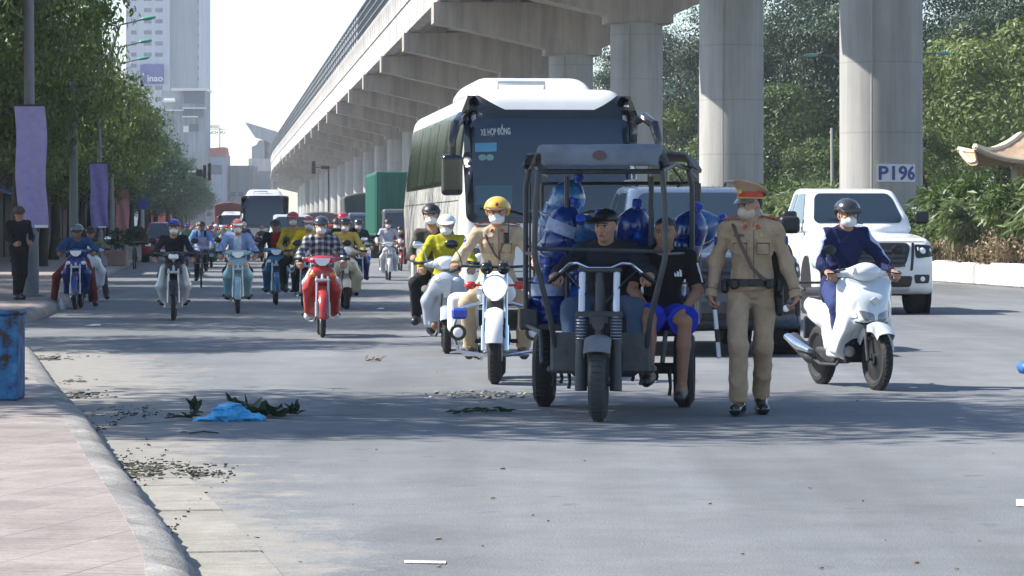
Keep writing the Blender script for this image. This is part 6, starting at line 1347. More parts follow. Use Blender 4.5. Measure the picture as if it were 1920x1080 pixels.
K_STOP = person_kit(RIDE(pelvis=(0, .2, .80), chest=(0, -.0, 1.08), waist=(0, .12, .92), neck=(0, -.09, 1.22), head=(0, -.16, 1.33), pitch=.2, sh=((-.175, -.04, 1.18), (.175, -.04, 1.18)), el=((-.32, -.16, 1.02), (.32, -.16, 1.02)), kn=((-.36, -.12, .56), (.24, -.18, .56)), an=((-.42, -.02, .12), (.30, -.02, .14)), toe=((-.52, -.17, .05), (.32, -.2, .08))), .013, top=dict(wr=RW), mask=False)
JC = RIDE(pelvis=(0, .22, .90), waist=(0, .2, 1.04), chest=(0, .12, 1.22), neck=(0, .08, 1.37), head=(0, .05, 1.50), sh=((-.17, .12, 1.33), (.17, .12, 1.33)), el=((-.26, .0, 1.12), (.26, .0, 1.12)), wr=((-.26, -.10, 1.0), (.26, -.10, 1.0)), hip=((-.08, .2, .88), (.08, .2, .88)), kn=((-.10, -.18, .62), (.12, -.12, .80)), an=((-.11, -.03, .26), (.12, .09, .50)), toe=((-.12, -.18, .21), (.12, -.06, .45)))
K_CYC = person_kit(JC, .013, top=dict(mfn=lambda c: ((np.abs(c[:, 0]) < .15) & (c[:, 1] < .13) & (c[:, 2] < 1.24)).astype(int) + 2 * ((np.abs(np.abs(c[:, 0]) - .10) < .028) & (c[:, 2] >= 1.24)).astype(int), g=.026, wr=RW), mask=False)
JS = dict(JW); JS.update(yaw=2.6, pitch=.1, el=((-.24, .0, 1.13), (.24, .0, 1.13)), wr=((-.15, -.2, 1.0), (.15, -.2, 1.02)), hd=((.3, -1, 0), (-.3, -1, 0)))
K_STAND = person_kit(JS, .014, top=dict(wr=RW), mask=False)
P_ = paint
def org(px, py, th, d=.61): x, y = G(px, py); return (x - math.sin(th) * d, y + math.cos(th) * d, 0)
LBL = dict()
def duo(kit, pk, px, py, th, blab, plab, bpal, ppal, scale=.96, d=.61, grp=True, bcat='motorbike', bname='motorbike', bscale=1.0, dx=0):
    o = org(px, py, th, d); g1 = 'motorbikes ridden towards the camera' if bcat != 'bicycle' else None
    t = kit.spawn(bname, blab, bcat, o, th, bpal, g1 if grp else None, bscale)
    if pk: pk.spawn('person', plab, 'person', (o[0] + dx, o[1], 0), th, ppal, 'riders in the traffic', scale)
    return o
TH = .0895
def bp(c, c2=None, sh2=None): p_ = P_(c); return dict(shield=p_, fender=p_, cowl=P_(c2) if c2 else p_, cowl2=P_(c2) if c2 else p_, shield2=P_(sh2) if sh2 else p_)
JEANS = cloth((.10, .14, .22)); NAVY = cloth((.02, .03, .08)); BLK = cloth((.018, .019, .022)); GREYT = cloth((.15, .15, .16))
duo(CUB, K_RIDE, 325, 601, TH, 'grey and white step-through motorbike at the left of the traffic, ridden by the purple-helmeted rider', 'rider in black jacket and purple helmet on the white-shielded step-through', dict(shield=P_((.55, .56, .56)), fender=BLACK, cowl=BLACK, cowl2=BLACK), dict(top=BLK, legs=JEANS, helmet=P_((.04, .04, .30)), shoe=BLACK), .95)
duo(BICY, K_CYC, 377, 540, TH, 'black bicycle pedalled between the white step-through and the pale cyan motorbike', 'cyclist with blue sleeves and lavender front riding a bicycle', dict(cowl=BLACK), dict(top=cloth((.16, .26, .55)), top2=cloth((.38, .38, .58)), top3=NAVY, legs=BLK, helmet=BLACK, skin=SKIN2), .96, .52, bcat='bicycle', bname='bicycle')
duo(WAVE, K_OPEN, 446, 588, TH, 'pale cyan step-through motorbike with bright chromed handlebar', 'rider in light blue jacket over white shirt, red and white helmet', bp((.22, .40, .46)) | dict(lens=LENS), dict(top=cloth((.22, .32, .55)), top2=cloth((.48, .54, .66)), legs=NAVY, helmet=P_((.62, .16, .12)), peak=P_((.7, .66, .62)), shoe=BLACK), .96)
duo(WAVE, K_NOMASK, 518, 572, TH, 'teal blue step-through motorbike with pale side lamps', 'unmasked rider with red shirt under dark jacket and black helmet', bp((.02, .12, .24)) | dict(amber=LENS), dict(top=BLK, top2=cloth((.22, .012, .015)), legs=BLK, helmet=BLACK, skin=SKIN2), .97)
duo(WAVE, K_PLAID, 605, 633, TH, 'bright red step-through motorbike, nearest of the central riders', 'rider in black and white plaid shirt on the bright red motorbike', bp((.42, .025, .02), (.45, .02, .05)), dict(top=cloth((.03, .035, .045)), top2=cloth((.14, .15, .17)), top3=cloth((.42, .44, .48)), legs=cloth((.38, .38, .42)), helmet=P_((.03, .045, .07)), peak=BLACK, shoe=WHITE), .96)
o = duo(ROUND, K_RIDE, 650, 580, TH, 'cream scooter just right of the bright red motorbike', 'rider in pale gold jacket and black helmet on the cream scooter', bp((.58, .54, .40), sh2=(.62, .6, .5)), dict(top=cloth((.48, .36, .09)), legs=GREYT, helmet=BLACKGLOSS), .98)
K_PIL.spawn('person', 'pillion in pink-red helmet behind the rider of the cream scooter', 'person', o, TH, dict(top=BLK, legs=NAVY, helmet=P_((.45, .03, .06)), peak=P_((.45, .03, .06))), 'riders in the traffic', .99)
o = duo(WAVE, K_RIDE, 572, 577, TH, 'black motorbike carrying two people in yellow, behind the bright red motorbike', 'rider in bright yellow top and red helmet left of the plaid-shirted rider', bp((.02, .02, .022)), dict(top=cloth((.68, .46, .015)), legs=BLK, helmet=P_((.48, .05, .03)), peak=P_((.6, .5, .45)), shoe=WHITE), 1.0, dx=.08)
K_PIL.spawn('person', 'pillion in dark red helmet and yellow vest behind the bright yellow rider', 'person', (o[0] - .16, o[1], 0), TH, dict(top=cloth((.45, .33, .03)), legs=BLK, helmet=P_((.38, .02, .02)), peak=P_((.38, .02, .02))), 'riders in the traffic', 1.0)
duo(WAVE, K_RIDE, 634, 556, TH, 'dark motorbike mostly hidden between the bright red and cream ones', 'rider in black helmet and dark jacket glimpsed between plaid and gold riders', bp((.03, .03, .04)), dict(top=NAVY, legs=BLK, helmet=BLACK), 1.0)
duo(WAVE, K_SMALL, 674, 545, TH, 'dark blue motorbike just behind the cream scooter', 'rider in dark green jacket and blue trousers behind the cream scooter', bp((.02, .03, .10)), dict(top=cloth((.02, .045, .03)), legs=cloth((.03, .10, .42)), helmet=BLACKGLOSS), 1.0)
duo(WAVE, K_RIDE, 730, 526, TH, 'silver and black motorbike ridden alone between truck and white coach', 'rider in pale grey shirt and dark helmet beside the green container', bp((.45, .47, .5), (.3, .3, .32)), dict(top=cloth((.40, .42, .50)), legs=BLK, helmet=BLACK, shoe=WHITE), 1.03)
duo(WAVE, K_SMALL, 752, 508, TH, 'reddish motorbike at the coach flank, partly hidden', 'rider in maroon jacket at the coach flank', bp((.25, .03, .02)), dict(top=cloth((.18, .03, .02)), legs=BLK, helmet=BLACK), .92)
# stopped pair at the left kerb
o = org(141, 580, .05); WAVE.spawn('motorbike', 'dark blue motorbike stopped at the left kerb below the banner', 'motorbike', o, .05, bp((.01, .03, .18)) | dict(amber=LENS), 'motorbikes stopped at the left kerb')
K_STOP.spawn('person', 'rider in blue jacket and olive helmet stopped at the left kerb', 'person', o, .05, dict(top=cloth((.02, .08, .22)), legs=cloth((.16, .03, .03)), helmet=P_((.12, .16, .13)), skin=SKIN2), 'riders waiting at the left kerb', 1.0)
o = org(170, 566, .12); ROUND.spawn('motorbike', 'white scooter stopped behind the dark blue motorbike at the left kerb', 'motorbike', o, .12, bp((.6, .62, .64)), 'motorbikes stopped at the left kerb')
K_STOP.spawn('person', 'rider in khaki jacket on the white scooter at the left kerb', 'person', (o[0], o[1], 0), .12, dict(top=cloth((.20, .19, .10)), legs=cloth((.06, .08, .12)), helmet=BLACK, skin=SKIN2), 'riders waiting at the left kerb', .98)
# rider pair on the silver scooter beside the police motorcycle
o = duo(ROUND, K_SC, 838, 663, .03, 'silver grey scooter with two people, left of the police motorcycle', 'rider in yellow-green jacket and white helmet on the silver scooter', bp((.38, .42, .48), sh2=(.5, .5, .52)), dict(top=cloth((.36, .33, .02)), top2=cloth((.36, .33, .02)), legs=cloth((.11, .08, .075)), helmet=P_((.66, .68, .7)), peak=WHITE, shoe=SKIN2), .96)
K_PIL.spawn('person', 'pillion in black helmet and dark jacket behind the yellow-green rider', 'person', (o[0] - .14, o[1] + .02, 0), .03, dict(top=cloth((.06, .06, .05)), legs=BLK, helmet=BLACK), 'riders in the traffic', .985)
# police motorcycle
o = org(928, 720, -.02, .70); POLBIKE.spawn('police_motorcycle', 'white police motorcycle with big round headlight, left of the tricycle', 'motorbike', o, -.02, {})
KM.spawn('person', 'motorcycle policeman in tan uniform and yellow helmet', 'person', o, -.02, dict(tan=TAN2, helmet=P_((.66, .42, .05))), scale=1.0)
# white sport scooter on the right
o = org(1645, 732, .30, .62); SPORT.spawn('motorbike', 'shiny white scooter ridden in front of the white pickup', 'motorbike', o, .30, dict(shield=P_((.66, .69, .70)), fender=P_((.60, .63, .64)), cowl2=P_((.70, .72, .73))), scale=1.0)
K_SC.spawn('person', 'rider in navy and white tracksuit on the shiny white scooter', 'person', o, .30, dict(top=cloth((.015, .02, .07)), top2=cloth((.42, .48, .62)), legs=cloth((.03, .045, .14)), helmet=P_((.03, .03, .032)), shoe=M((.3, .29, .28), .6)), scale=1.02)
# walking policeman and his baton
x, y = G(1408, 778); cw = (x, y, 0)
KW.spawn('person', 'policeman in tan uniform and peaked cap walking beside the tricycle', 'person', cw, -.02, {})
bt = thing('baton', 'black and white striped traffic baton hanging from the walking policeman\'s hand', 'baton', (x - .276, y - .05, 0), .0)
a, b = Vector((0.0, .0, .83)), Vector((.03, -.10, .43)); f = lambda t: a.lerp(b, t)
link('handle', MB().tube([f(-.06), f(.12)], .014, 10).mesh(), BLACK, bt)
for i, (u, v) in enumerate(((.12, .48), (.48, .72), (.72, 1.0))): link('band', MB().tube([f(u), f(v)], .0165, 12).mesh(), WHITE if i != 1 else BLACK, bt)
ph_ = thing('handset', 'small dark handset held in the walking policeman\'s other hand', 'radio', (x + .335, y - .12, 0)); link('case', MB().box((0, -.01, .80), (.035, .05, .12), bev=.01).mesh(), BLACK, ph_); link('antenna', MB().tube([(0, -.01, .74), (.0, -.02, .68)], .006, 6).mesh(), BLACK, ph_)
# ------------------------------------------------------------------ tricycle, its people and its load
TT = -.088; tx, ty = G(1122, 790); TO = (tx, ty, 0)
trike_kit().spawn('motor_tricycle', 'dusty motor tricycle with tube-framed cab and grey canopy', 'tricycle', TO, TT, {})
KD.spawn('person', 'young driver in black cap and dark jacket at the tricycle handlebar', 'person', TO, TT, dict(top=cloth((.018, .02, .028)), legs=cloth((.06, .095, .16)), shoe=SKIN2))
KP_.spawn('person', 'passenger in black t-shirt and blue shorts perched on the tricycle', 'person', TO, TT, dict(skin=SKIN2, top=cloth((.012, .012, .013)), legs=cloth((.02, .04, .42)), shoe=BLACK))
BB = Kit(); m = MB(); prof = [(.10, 0), (.128, .012), (.133, .04), (.128, .06), (.133, .075), (.128, .09), (.133, .105), (.133, .17), (.127, .185), (.133, .20), (.133, .30), (.120, .345), (.075, .395), (.036, .425), (.032, .45)]
bb_ = BB.add('bottle_body', m.lathe(prof, 28), 'bluep'); BB.add('cap', MB().lathe([(.036, .445), (.038, .45), (.038, .485), (.030, .492)], 16), 'capblue', bb_); BB.add('label', MB().lathe([(.1345, .205), (.1345, .295)], 28, cap=False), 'blabel', bb_)
BLUEP = mat('blue_plastic', (.012, .075, .40), .2, vary=.3, scale=6, trans=.6, coat=.6); BLUEP2 = mat('blue_plastic_pale', (.05, .24, .58), .2, vary=.3, scale=6, trans=.6, coat=.6); BLABEL = mat('bottle_label', (.30, .36, .55), .5, vary=.4, scale=16)
DEF.update(bluep=BLUEP, capblue=M((.02, .08, .5), .4), blabel=BLABEL)
c_, s_ = math.cos(TT), math.sin(TT)
def bottle(lx, ly, lz, rx=0, ry=0, rz=0, lab='', pal=None, sk=()):
    p = (TO[0] + lx * c_ - ly * s_, TO[1] + lx * s_ + ly * c_, lz); t = BB.spawn('water_bottle', lab, 'water bottle', p, 0, pal or {}, 'blue water bottles on the tricycle', skip=sk); t.rotation_euler = (rx, ry, rz + TT)
bottle(-.47, 1.42, .67, 0, 0, .3, 'upright blue water bottle with a pale label, lowest at the left front of the load')
bottle(-.44, 1.36, 1.16, .35, .15, 1.0, 'tilted blue water bottle resting on the labelled upright one')
bottle(-.46, 1.60, 1.38, .25, .5, 0, 'topmost blue bottle at the left corner of the load', dict(bluep=BLUEP2), ('label',))
bottle(-.20, 1.62, 1.22, .9, -.6, .4, 'pale blue bottle lying behind the left shoulder of the driver', dict(bluep=BLUEP2))
bottle(-.05, 1.75, 1.12, -.5, .5, .9, 'blue bottle just left of the driver\'s cap', None, ('label',))
bottle(.14, 1.55, 1.14, .3, .15, 0, 'blue bottle standing capped just right of the driver\'s face', None, ('label',))
bottle(.22, 1.62, 1.22, 1.57, 0, 1.1, 'pale blue bottle lying flat right of the driver\'s head', dict(bluep=BLUEP2))
bottle(.42, 1.66, 1.30, 1.2, .3, 1.4, 'blue bottle leaning above the passenger\'s cap-black hair', dict(bluep=BLUEP2), ('label',))
bottle(.52, 1.46, 1.12, .2, .3, .2, 'blue bottle pressed against the right-hand cage bars', None, ('label',))
bottle(.50, 1.95, 1.26, .9, .9, .2, 'blue bottle high in the right rear corner of the cage')
for i, (a, b, c) in enumerate(((-.18, 1.45, .67), (.12, 1.45, .67), (.42, 1.45, .67), (-.18, 1.45, .96), (.12, 1.46, .93), (.42, 1.45, .93), (-.46, 1.74, .67), (-.46, 1.74, 1.10), (.47, 1.75, .97), (-.1, 2.1, 1.05), (.2, 2.1, 1.05))):
    bottle(a, b, c, rg.uniform(-.1, .1), rg.uniform(-.1, .1), rg.uniform(0, 6), 'blue water bottle packed inside the load, glimpsed behind the driver and passenger', None, ('label',))
# ------------------------------------------------------------------ larger vehicles
def road_org(px, py, x_px_of_center=True): return (*G(px, py), 0)
x, y = G(1034, 619); COACH = coach_kit(); COACH.spawn('coach', 'big white coach with dark windscreen behind the police motorcycle', 'coach', (x, 45.5, 0), .0965, dict(body=P_((.76, .75, .72))), scale=1.03)
PICK = car_kit(H=1.93, hood=1.20, belt=1.34); y = FPX * CH / (588 - 430) - .92
PICK.spawn('pickup_truck', 'white pickup truck with black grille at the right of the road', 'pickup', ((1642 - 960) / FPX * 53.8, 53.8, 0), TH, dict(body=P_((.76, .76, .75)), bar=M((.05, .05, .055), .4)), scale=(1.04, 1.0, 1.08), skip=('roof_rail',))
PICK.spawn('pickup_truck', 'blue-grey pickup truck half hidden between the tricycle and the walking policeman', 'pickup', ((1347 - 960) / FPX * 36.0, 36.0, 0), TH, dict(body=P_((.06, .085, .13)), silver=DARKSTEEL, bar=M((.03, .03, .035), .3), plate=DARKSTEEL), scale=(1.0, 1.0, .98))
SUV = car_kit(Wd=1.85, L=4.7, H=1.85, hood=1.08, cowl_y=1.1, ws_top=1.85, belt=1.08, rear='van', face='car', wr=.36, ax=(.88, 3.6), res=.045)
x, y = G(551, 506); SUV.spawn('car', 'silver people carrier behind the red-shirted rider', 'car', (x, y, 0), TH, dict(body=P_((.38, .40, .42))), scale=1.03)
x, y = G(306, 492); SUV.spawn('car', 'red car with dark windscreen among bikes near the left kerb', 'car', (x, y, 0), TH, dict(body=P_((.36, .03, .04))), scale=(.98, .9, .92))
BUSK = coach_kit(L=8.5, H=3.0, Wd=2.45)
x, y = G(497, 484); BUSK.spawn('minibus', 'small white bus with roof air unit in the far traffic', 'bus', (x, y, 0), TH, dict(body=P_((.55, .56, .56))), skip=('mirror_arm', 'mirror_housing', 'lettering', 'blue_sticker', 'round_sticker', 'paper_notice', 'roof_horn_trim'), scale=(.98, 1, 1.02))
x, y = G(436, 466); BUSK.spawn('minibus', 'white van nose seen left of the small white bus', 'bus', (x, y, 0), TH, dict(body=P_((.6, .6, .6))), skip=('mirror_arm', 'mirror_housing', 'lettering', 'blue_sticker', 'round_sticker', 'paper_notice', 'roof_horn_trim'), scale=(.85, 1, .82))
TRK = box_truck_kit(); x, y = G(686, 477); TRK.spawn('truck', 'blue-grey truck with dark green tarpaulin over its load', 'truck', (x, y, 0), TH, dict(body=P_((.09, .13, .19)), tarp=M((.045, .062, .058), .8, vary=.2)), scale=(.98, 1, 1.0))
CTR = box_truck_kit(Wd=2.5, L=12, H=4.0, tarp=False); x, y = G(765, 487); CTR.spawn('truck', 'truck carrying a tall green container beside the coach', 'truck', (x, y - 2, 0), TH, dict(body=P_((.12, .12, .12)), tarp=M((.012, .13, .09), .6, vary=.15)), scale=(.98, 1, 1.0), skip=('side_mirror',))
x, y = G(602, 470); TRK.spawn('truck', 'low truck with a red roof behind the yellow riders', 'truck', (x, y, 0), TH, dict(body=P_((.42, .035, .03)), tarp=M((.12, .12, .12), .8)), scale=(1.05, 1, .74))
x, y = G(428, 458); TRK.spawn('truck', 'dark red lorry far down the street at the tree line', 'truck', (x, y, 0), TH, dict(body=P_((.20, .05, .05)), tarp=M((.18, .06, .06), .8)), scale=(1.1, 1, 1.15))
# far traffic on two wheels
cols = [(.3, .32, .4), (.5, .1, .08), (.05, .05, .06), (.45, .40, .3), (.10, .16, .35), (.55, .5, .5), (.12, .25, .22), (.4, .18, .05), (.2, .2, .22)]; hcols = [(.6, .6, .62), (.5, .04, .03), (.02, .02, .02), (.55, .30, .06), (.05, .06, .25), (.45, .45, .5), (.5, .12, .2)]
cn = ['grey', 'red', 'black', 'beige', 'blue', 'pale', 'green', 'orange', 'dark grey']; hn_ = ['white', 'red', 'black', 'yellow', 'navy', 'silver', 'pink']
skipb = ('mirror', 'grab_rail', 'shock_absorber', 'footpeg', 'cooling_fin', 'rim', 'turn_signal'); spots = []
rg = random.Random(9); tries = 0
FIXED = [(g[0], g[1]) for g in (G(497, 484), G(551, 506), G(686, 477), G(765, 487), G(602, 470), G(436, 466), G(428, 458), G(306, 492))]
while len(spots) < 84 and tries < 9000:
    tries += 1; py = 451 + 54 * rg.random() ** 1.7; px = rg.uniform(318, 640) if py < 480 else rg.uniform(345, 545); x, y = G(px, py)
    if px < 400 - 3.0 * 6250 / y * -1 and x < ROW(-2.3, y): continue
    if any(abs(x - a) < 1.0 and abs(y - b) < 3.0 for a, b in spots) or any(abs(x - a - SL * 0) < 2.1 and -2.5 < y - b < 12 for a, b in FIXED): continue
    spots.append((x, y)); ci, hi, bi = rg.randrange(9), rg.randrange(7), rg.randrange(9)
    (WAVE if rg.random() < .6 else ROUND).spawn('motorbike', 'small distant %s motorbike under the rider in %s with %s helmet' % (cn[bi], cn[ci], hn_[hi]), 'motorbike', (x, y, 0), TH, bp(cols[bi]), 'distant motorbikes down the street', skip=skipb)
    K_SMALL.spawn('person', 'small distant rider in %s with %s helmet on a %s motorbike' % (cn[ci], hn_[hi], cn[bi]), 'person', (x, y, 0), TH, dict(top=cloth(cols[ci]), legs=BLK, helmet=P_(hcols[hi]), peak=P_(hcols[hi])), 'distant riders down the street', rg.uniform(.94, 1.04), skip=('chin_strap', 'shoe') + (() if rg.random() < .7 else ('face_mask',)))
# ------------------------------------------------------------------ trees
TKA = tree_kit((4.4, 4.4, 3.4), 6.6, 4.6, .28, 11, n_cl=95, per=230, leaf=.20, cl=1.15)
TKB = tree_kit((3.7, 3.7, 3.1), 5.9, 4.0, .22, 12, n_cl=75, per=200, leaf=.21, cl=1.1)
TKC = tree_kit((5.5, 5.5, 6.5), 11.0, 8.0, .42, 13, n_cl=64, per=560, leaf=.21, cl=1.75, shell=.45, nb=16)
TKD = tree_kit((3.4, 3.4, 3.6), 4.3, 3.0, .20, 14, n_cl=30, per=620, leaf=.19, cl=1.35, shell=.55)
TKE = tree_kit((5.0, 5.0, 5.0), 8.5, 6.5, .36, 17, n_cl=52, per=560, leaf=.21, cl=1.6, shell=.4, nb=16)
def tree(k, x, y, rz, lab, leaf, g, sc=1.0, z=.1, skip=()): return k.spawn('street_tree' if 'street' in g else 'tree', lab, 'tree', (x, y, z), rz, dict(leaf=leaf), g, sc, skip)
GS = 'street trees along the left pavement'
tree(TKA, -7.5, 25.8, .4, 'street tree out of frame at the near left, shading the tricycle', LEAF_A, GS, (1.0, .82, 1.07), z=.1)
tree(TKB, -10.2, 40.5, 1.4, 'street tree out of frame at the left, between driveway and kerb', LEAF_A, GS, (.8, .5, .9))
L2 = [(-11.6, 50, TKA, 'big leafy street tree filling the top left corner above the lamp post'), (-12.6, 61, TKA, 'street tree right behind the lilac banner and its lamp post'), (-13.1, 74, TKA, 'broad street tree whose crown reaches farthest over the road'),
      (ROW(-5.0, 86), 86, TKB, 'dark-trunked street tree behind the green-grey pole'), (ROW(-5.6, 97), 97, TKA, 'street tree just left of the second lilac banner'), (ROW(-5.6, 109), 109, TKB, 'lighter green street tree above the second lilac banner')]
for i, (x, y, k, lab) in enumerate(L2): tree(k, x, y, 1.7 * i, lab, LEAF_A if i < 5 else LEAF_C, GS, 1.0 if i < 2 else (.9, .9, 1.0) if i == 2 else (.62, .7, 1.0))
yy = 121; i = 0
while yy < 330:
    tree(TKB if i % 2 else TKA, ROW(-6.4 + (yy - 121) * .004, yy) + rg.uniform(-.7, .5), yy, i * 2.1, ('%s yellow-green street tree past the second lilac banner' % ['first', 'second', 'third', 'fourth', 'fifth'][min(i, 4)]) if yy < 170 else '%s haze-tinted street tree in the left row beyond the pink banner' % ['first', 'second', 'third', 'fourth', 'fifth', 'sixth', 'seventh', 'eighth', 'ninth', 'tenth', 'eleventh', 'twelfth', 'thirteenth', 'fourteenth', 'fifteenth'][min(14, max(0, i - 4))], LEAF_C if yy < 170 else LEAF_HAZE, GS, rg.uniform(.85, 1.05) * (.92 if yy < 170 else 1.0)); yy += 12 + rg.uniform(-1, 2) + (3 if yy > 200 else 0); i += 1
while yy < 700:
    tree(TKB if i % 2 else TKA, ROW(-4.8, yy) + rg.uniform(-1, 1), yy, i * 2.1, 'tiny hazy street tree in the merged far end of the left row', LEAF_HAZE, GS, rg.uniform(.9, 1.15)); yy += 26; i += 1
for i, (x, y) in enumerate(((-15.2, 58.5), (-17.5, 62), (-16.8, 70), (-18.6, 77), (-19.6, 86))): tree(TKE, x, y, i * 1.1, '%s dark tree added behind the left pavement trees to shade the pavement' % ['first', 'second', 'third', 'fourth', 'fifth'][i], LEAF_B, 'trees added behind the left pavement for shade', .95)  # trees added for the shade they throw on the left pavement
GR = 'tall trees beyond the viaduct'
def PXT(px, x0): y = FPX * x0 / (px - 400.0); return (px - 960) / FPX * y, y
TD = ['above the right end of the coach roof', 'just left of the second pier from the right', 'behind the second pier from the right', 'right of the second pier from the right', 'highest between the two right-hand piers', 'just left of the numbered pier', 'mostly hidden behind the numbered pier', 'just right of the numbered pier', 'above the small red tiled roof', 'above the tiled temple roof', 'cut by the right frame edge', 'behind the coach roof and its right mirror']
for i, (px, x0, k, s_) in enumerate(((1215, 50, 0, 1.5), (1290, 47, 1, 1.45), (1375, 49, 0, 1.4), (1455, 46, 1, 1.35), (1500, 54, 0, 1.45), (1560, 49, 1, 1.3), (1640, 52, 0, 1.35), (1745, 50, 1, 1.15), (1800, 58, 0, 1.25), (1880, 52, 1, 1.1), (1960, 55, 0, 1.2), (1160, 52, 1, 1.6))):
    x, y = PXT(px, x0); nm_ = ['left of', 'behind', 'just right of'][i % 3]
    tree(TKC if k == 0 else TKE, x, y, i * 1.9, 'tall dark tree %s' % TD[i], LEAF_B, GR, s_)
SM = ((1470, 44, 1.55, LEAF_A, 'bushy mid-green tree between the two right-hand piers'), (1535, 45, 1.0, LEAF_C, 'small bright bush-like tree low left of the numbered pier'), (1275, 44, 1.7, LEAF_C, 'light green tree left of the second pier from the right'), (1290, 42, 1.0, LEAF_A, 'small green tree low beside the white coach roof'),
      (1770, 49, 1.5, LEAF_A, 'green tree just right of the numbered pier'), (1835, 50, 1.7, LEAF_C, 'light green tree behind the tiled temple roof'), (1915, 50, 1.75, LEAF_C, 'light green tree at the top right corner'), (1125, 46, 1.5, LEAF_C, 'pale green tree seen between coach roof and pier'), (1360, 43, 1.2, LEAF_A, 'green tree glimpsed behind the second pier from the right'), (1750, 44, .95, LEAF_C, 'low light green tree above the small red tiled roof'))
for i, (px, x0, s_, lf, lab) in enumerate(SM):
    x, y = PXT(px, x0); tree(TKD, x, y, i * 1.3, lab, LEAF_C if i in (2, 5, 6, 9) else LEAF_A, 'smaller trees beyond the viaduct', s_ * 1.15, .1)
# shrubs on the verge: big drooping leaves above, dry stalks below
def shrub_kit(seed, dry=False, rad=(1.15, 1.15, 1.15), zc=1.8, leaf=.34, n=22, per=44):
    me, C = crown_mesh(rad, n_cl=n, per=per, leaf=leaf, seed=seed, cl=.42, droop=.9, shell=.35, aspect=3.2); me.transform(Matrix.Translation((0, 0, zc))); K = Kit(); K.add('foliage', me, 'leaf')
    me2, C2 = crown_mesh((1.1, 1.1, .75), n_cl=15, per=60, leaf=.12, seed=seed + 5, cl=.38, droop=.3, shell=.3); me2.transform(Matrix.Translation((0, 0, .75))); K.add('dry_stalks', me2, 'dry')
    r2 = random.Random(seed); m = MB()
    for _ in range(16):
        a = r2.uniform(0, 6.28); p = Vector((r2.uniform(-.4, .4), r2.uniform(-.4, .4), -.1)); m.tube([p, p + Vector((math.cos(a) * .2, math.sin(a) * .2, .8)), p + Vector((math.cos(a) * .6, math.sin(a) * .6, zc + .4))], [.022, .016, .008], 5)
    K.add('stem', m, 'twig'); return K
DEF.update(dry=LEAF_DRY, twig=M((.15, .11, .07), .9))
SH = [shrub_kit(21), shrub_kit(22, leaf=.40, zc=1.8), shrub_kit(23, rad=(.9, .9, 1.0), zc=2.0)]
sp_ = []
yy = 76
while yy < 150:
    for o in (20.0, 21.4):
        if abs((yy - 104.8)) < 2.6 and o > 19.8 and o < 22.8: continue
        sp_.append((ROW(o, yy) + rg.uniform(-.3, .3), yy + rg.uniform(-.6, .6)))
    yy += 2.1 if yy < 104 else 4.5
for i, (x, y) in enumerate(sp_): SH[i % 3].spawn('shrub', 'leafy shrub with dry lower stalks in the planted verge behind the low pale wall', 'shrub', (x, y, .28), i * 1.7, dict(leaf=LEAF_D if i % 3 else LEAF_A), 'shrubs on the right verge', (rg.uniform(.74, .95) if x / y > .135 else rg.uniform(.82, 1.02)) * (.62 if y < 103 and x / y < .124 else 1.0))
# hedge masses closing the horizon on the right and far away
def hedge(name, lab, x0, y0, x1, y1, h, lf, sd, n=90, leaf=.5):
    me, C = crown_mesh((.5, .5, .5), n_cl=n, per=120, leaf=leaf, seed=sd, cl=1.6, shell=.0); rs = np.random.RandomState(sd)
    k = len(me.vertices) // 4; co = np.empty(len(me.vertices) * 3); me.vertices.foreach_get('co', co); co = co.reshape(-1, 4, 3); t = rs.rand(k); top = h * (.7 + .3 * np.sin(t * 40 + sd) * .6)
    co[:, :, 0] += (x0 + (x1 - x0) * t)[:, None]; co[:, :, 1] += (y0 + (y1 - y0) * t)[:, None]; co[:, :, 2] += (rs.rand(k) * top)[:, None]; me.vertices.foreach_set('co', co.ravel()); me.update()
    return setp(link(name, me, lf), lab, 'hedge')
hedge('hedge', 'dark hedge mass closing the view under the trees beyond the piers', 14, 420, 50, 215, 6, LEAF_B, 3, 260, .55)
hedge('hedge', 'low green hedge across the road beyond the round piers', 9, 330, 30, 172, 2.6, LEAF_A, 5, 140, .4)
hedge('hedge', 'hazy dark hedge at the far end of the street on the left', -46, 430, -78, 720, 6, LEAF_HAZE, 7, 200, .8)
# ------------------------------------------------------------------ buildings
WINM = M((.10, .13, .17), .2, vary=.1); WINM2 = M((.16, .20, .25), .25)
def facade(name, lab, x0, x1, y, h, dep, wall, rows, colxs, ww, wh, z0=3.0, fh=3.2, win=WINM, cat='building', roofpar=True, yrot=0):
    b = thing(name, lab, cat, ((x0 + x1) / 2, y, 0), yrot); w = x1 - x0
    link('wall', MB().box((0, dep / 2, h / 2 - .5), (w, dep, h + 1)).mesh(), wall, b)
    if roofpar: link('parapet', MB().box((0, dep / 2, h + .35), (w + .3, dep + .3, .7)).mesh(), wall, b)
    n = 0
    for r in range(rows):
        for cx in colxs:
            if n >= 96: break
            f = link('window', MB().box((cx, -.02, z0 + r * fh + wh / 2), (ww, .10, wh)).mesh(), win, b); n += 1
    return b
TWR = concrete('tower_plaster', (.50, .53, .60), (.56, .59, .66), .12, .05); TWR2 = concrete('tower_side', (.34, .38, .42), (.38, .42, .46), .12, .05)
s960 = FPX / 960.0
tb = thing('tower_block', 'pale high-rise tower with paired windows rising behind the left trees', 'building', (0, 960, 0)); X = lambda px, y=960: (px - 960) / FPX * y
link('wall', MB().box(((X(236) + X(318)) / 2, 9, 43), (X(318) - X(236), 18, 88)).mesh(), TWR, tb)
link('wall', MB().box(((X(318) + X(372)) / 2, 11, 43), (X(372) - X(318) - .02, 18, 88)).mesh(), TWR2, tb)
link('wall', MB().box(((X(372) + X(384)) / 2, 9.4, 43), (X(384) - X(372) - .02, 17, 88)).mesh(), TWR, tb)
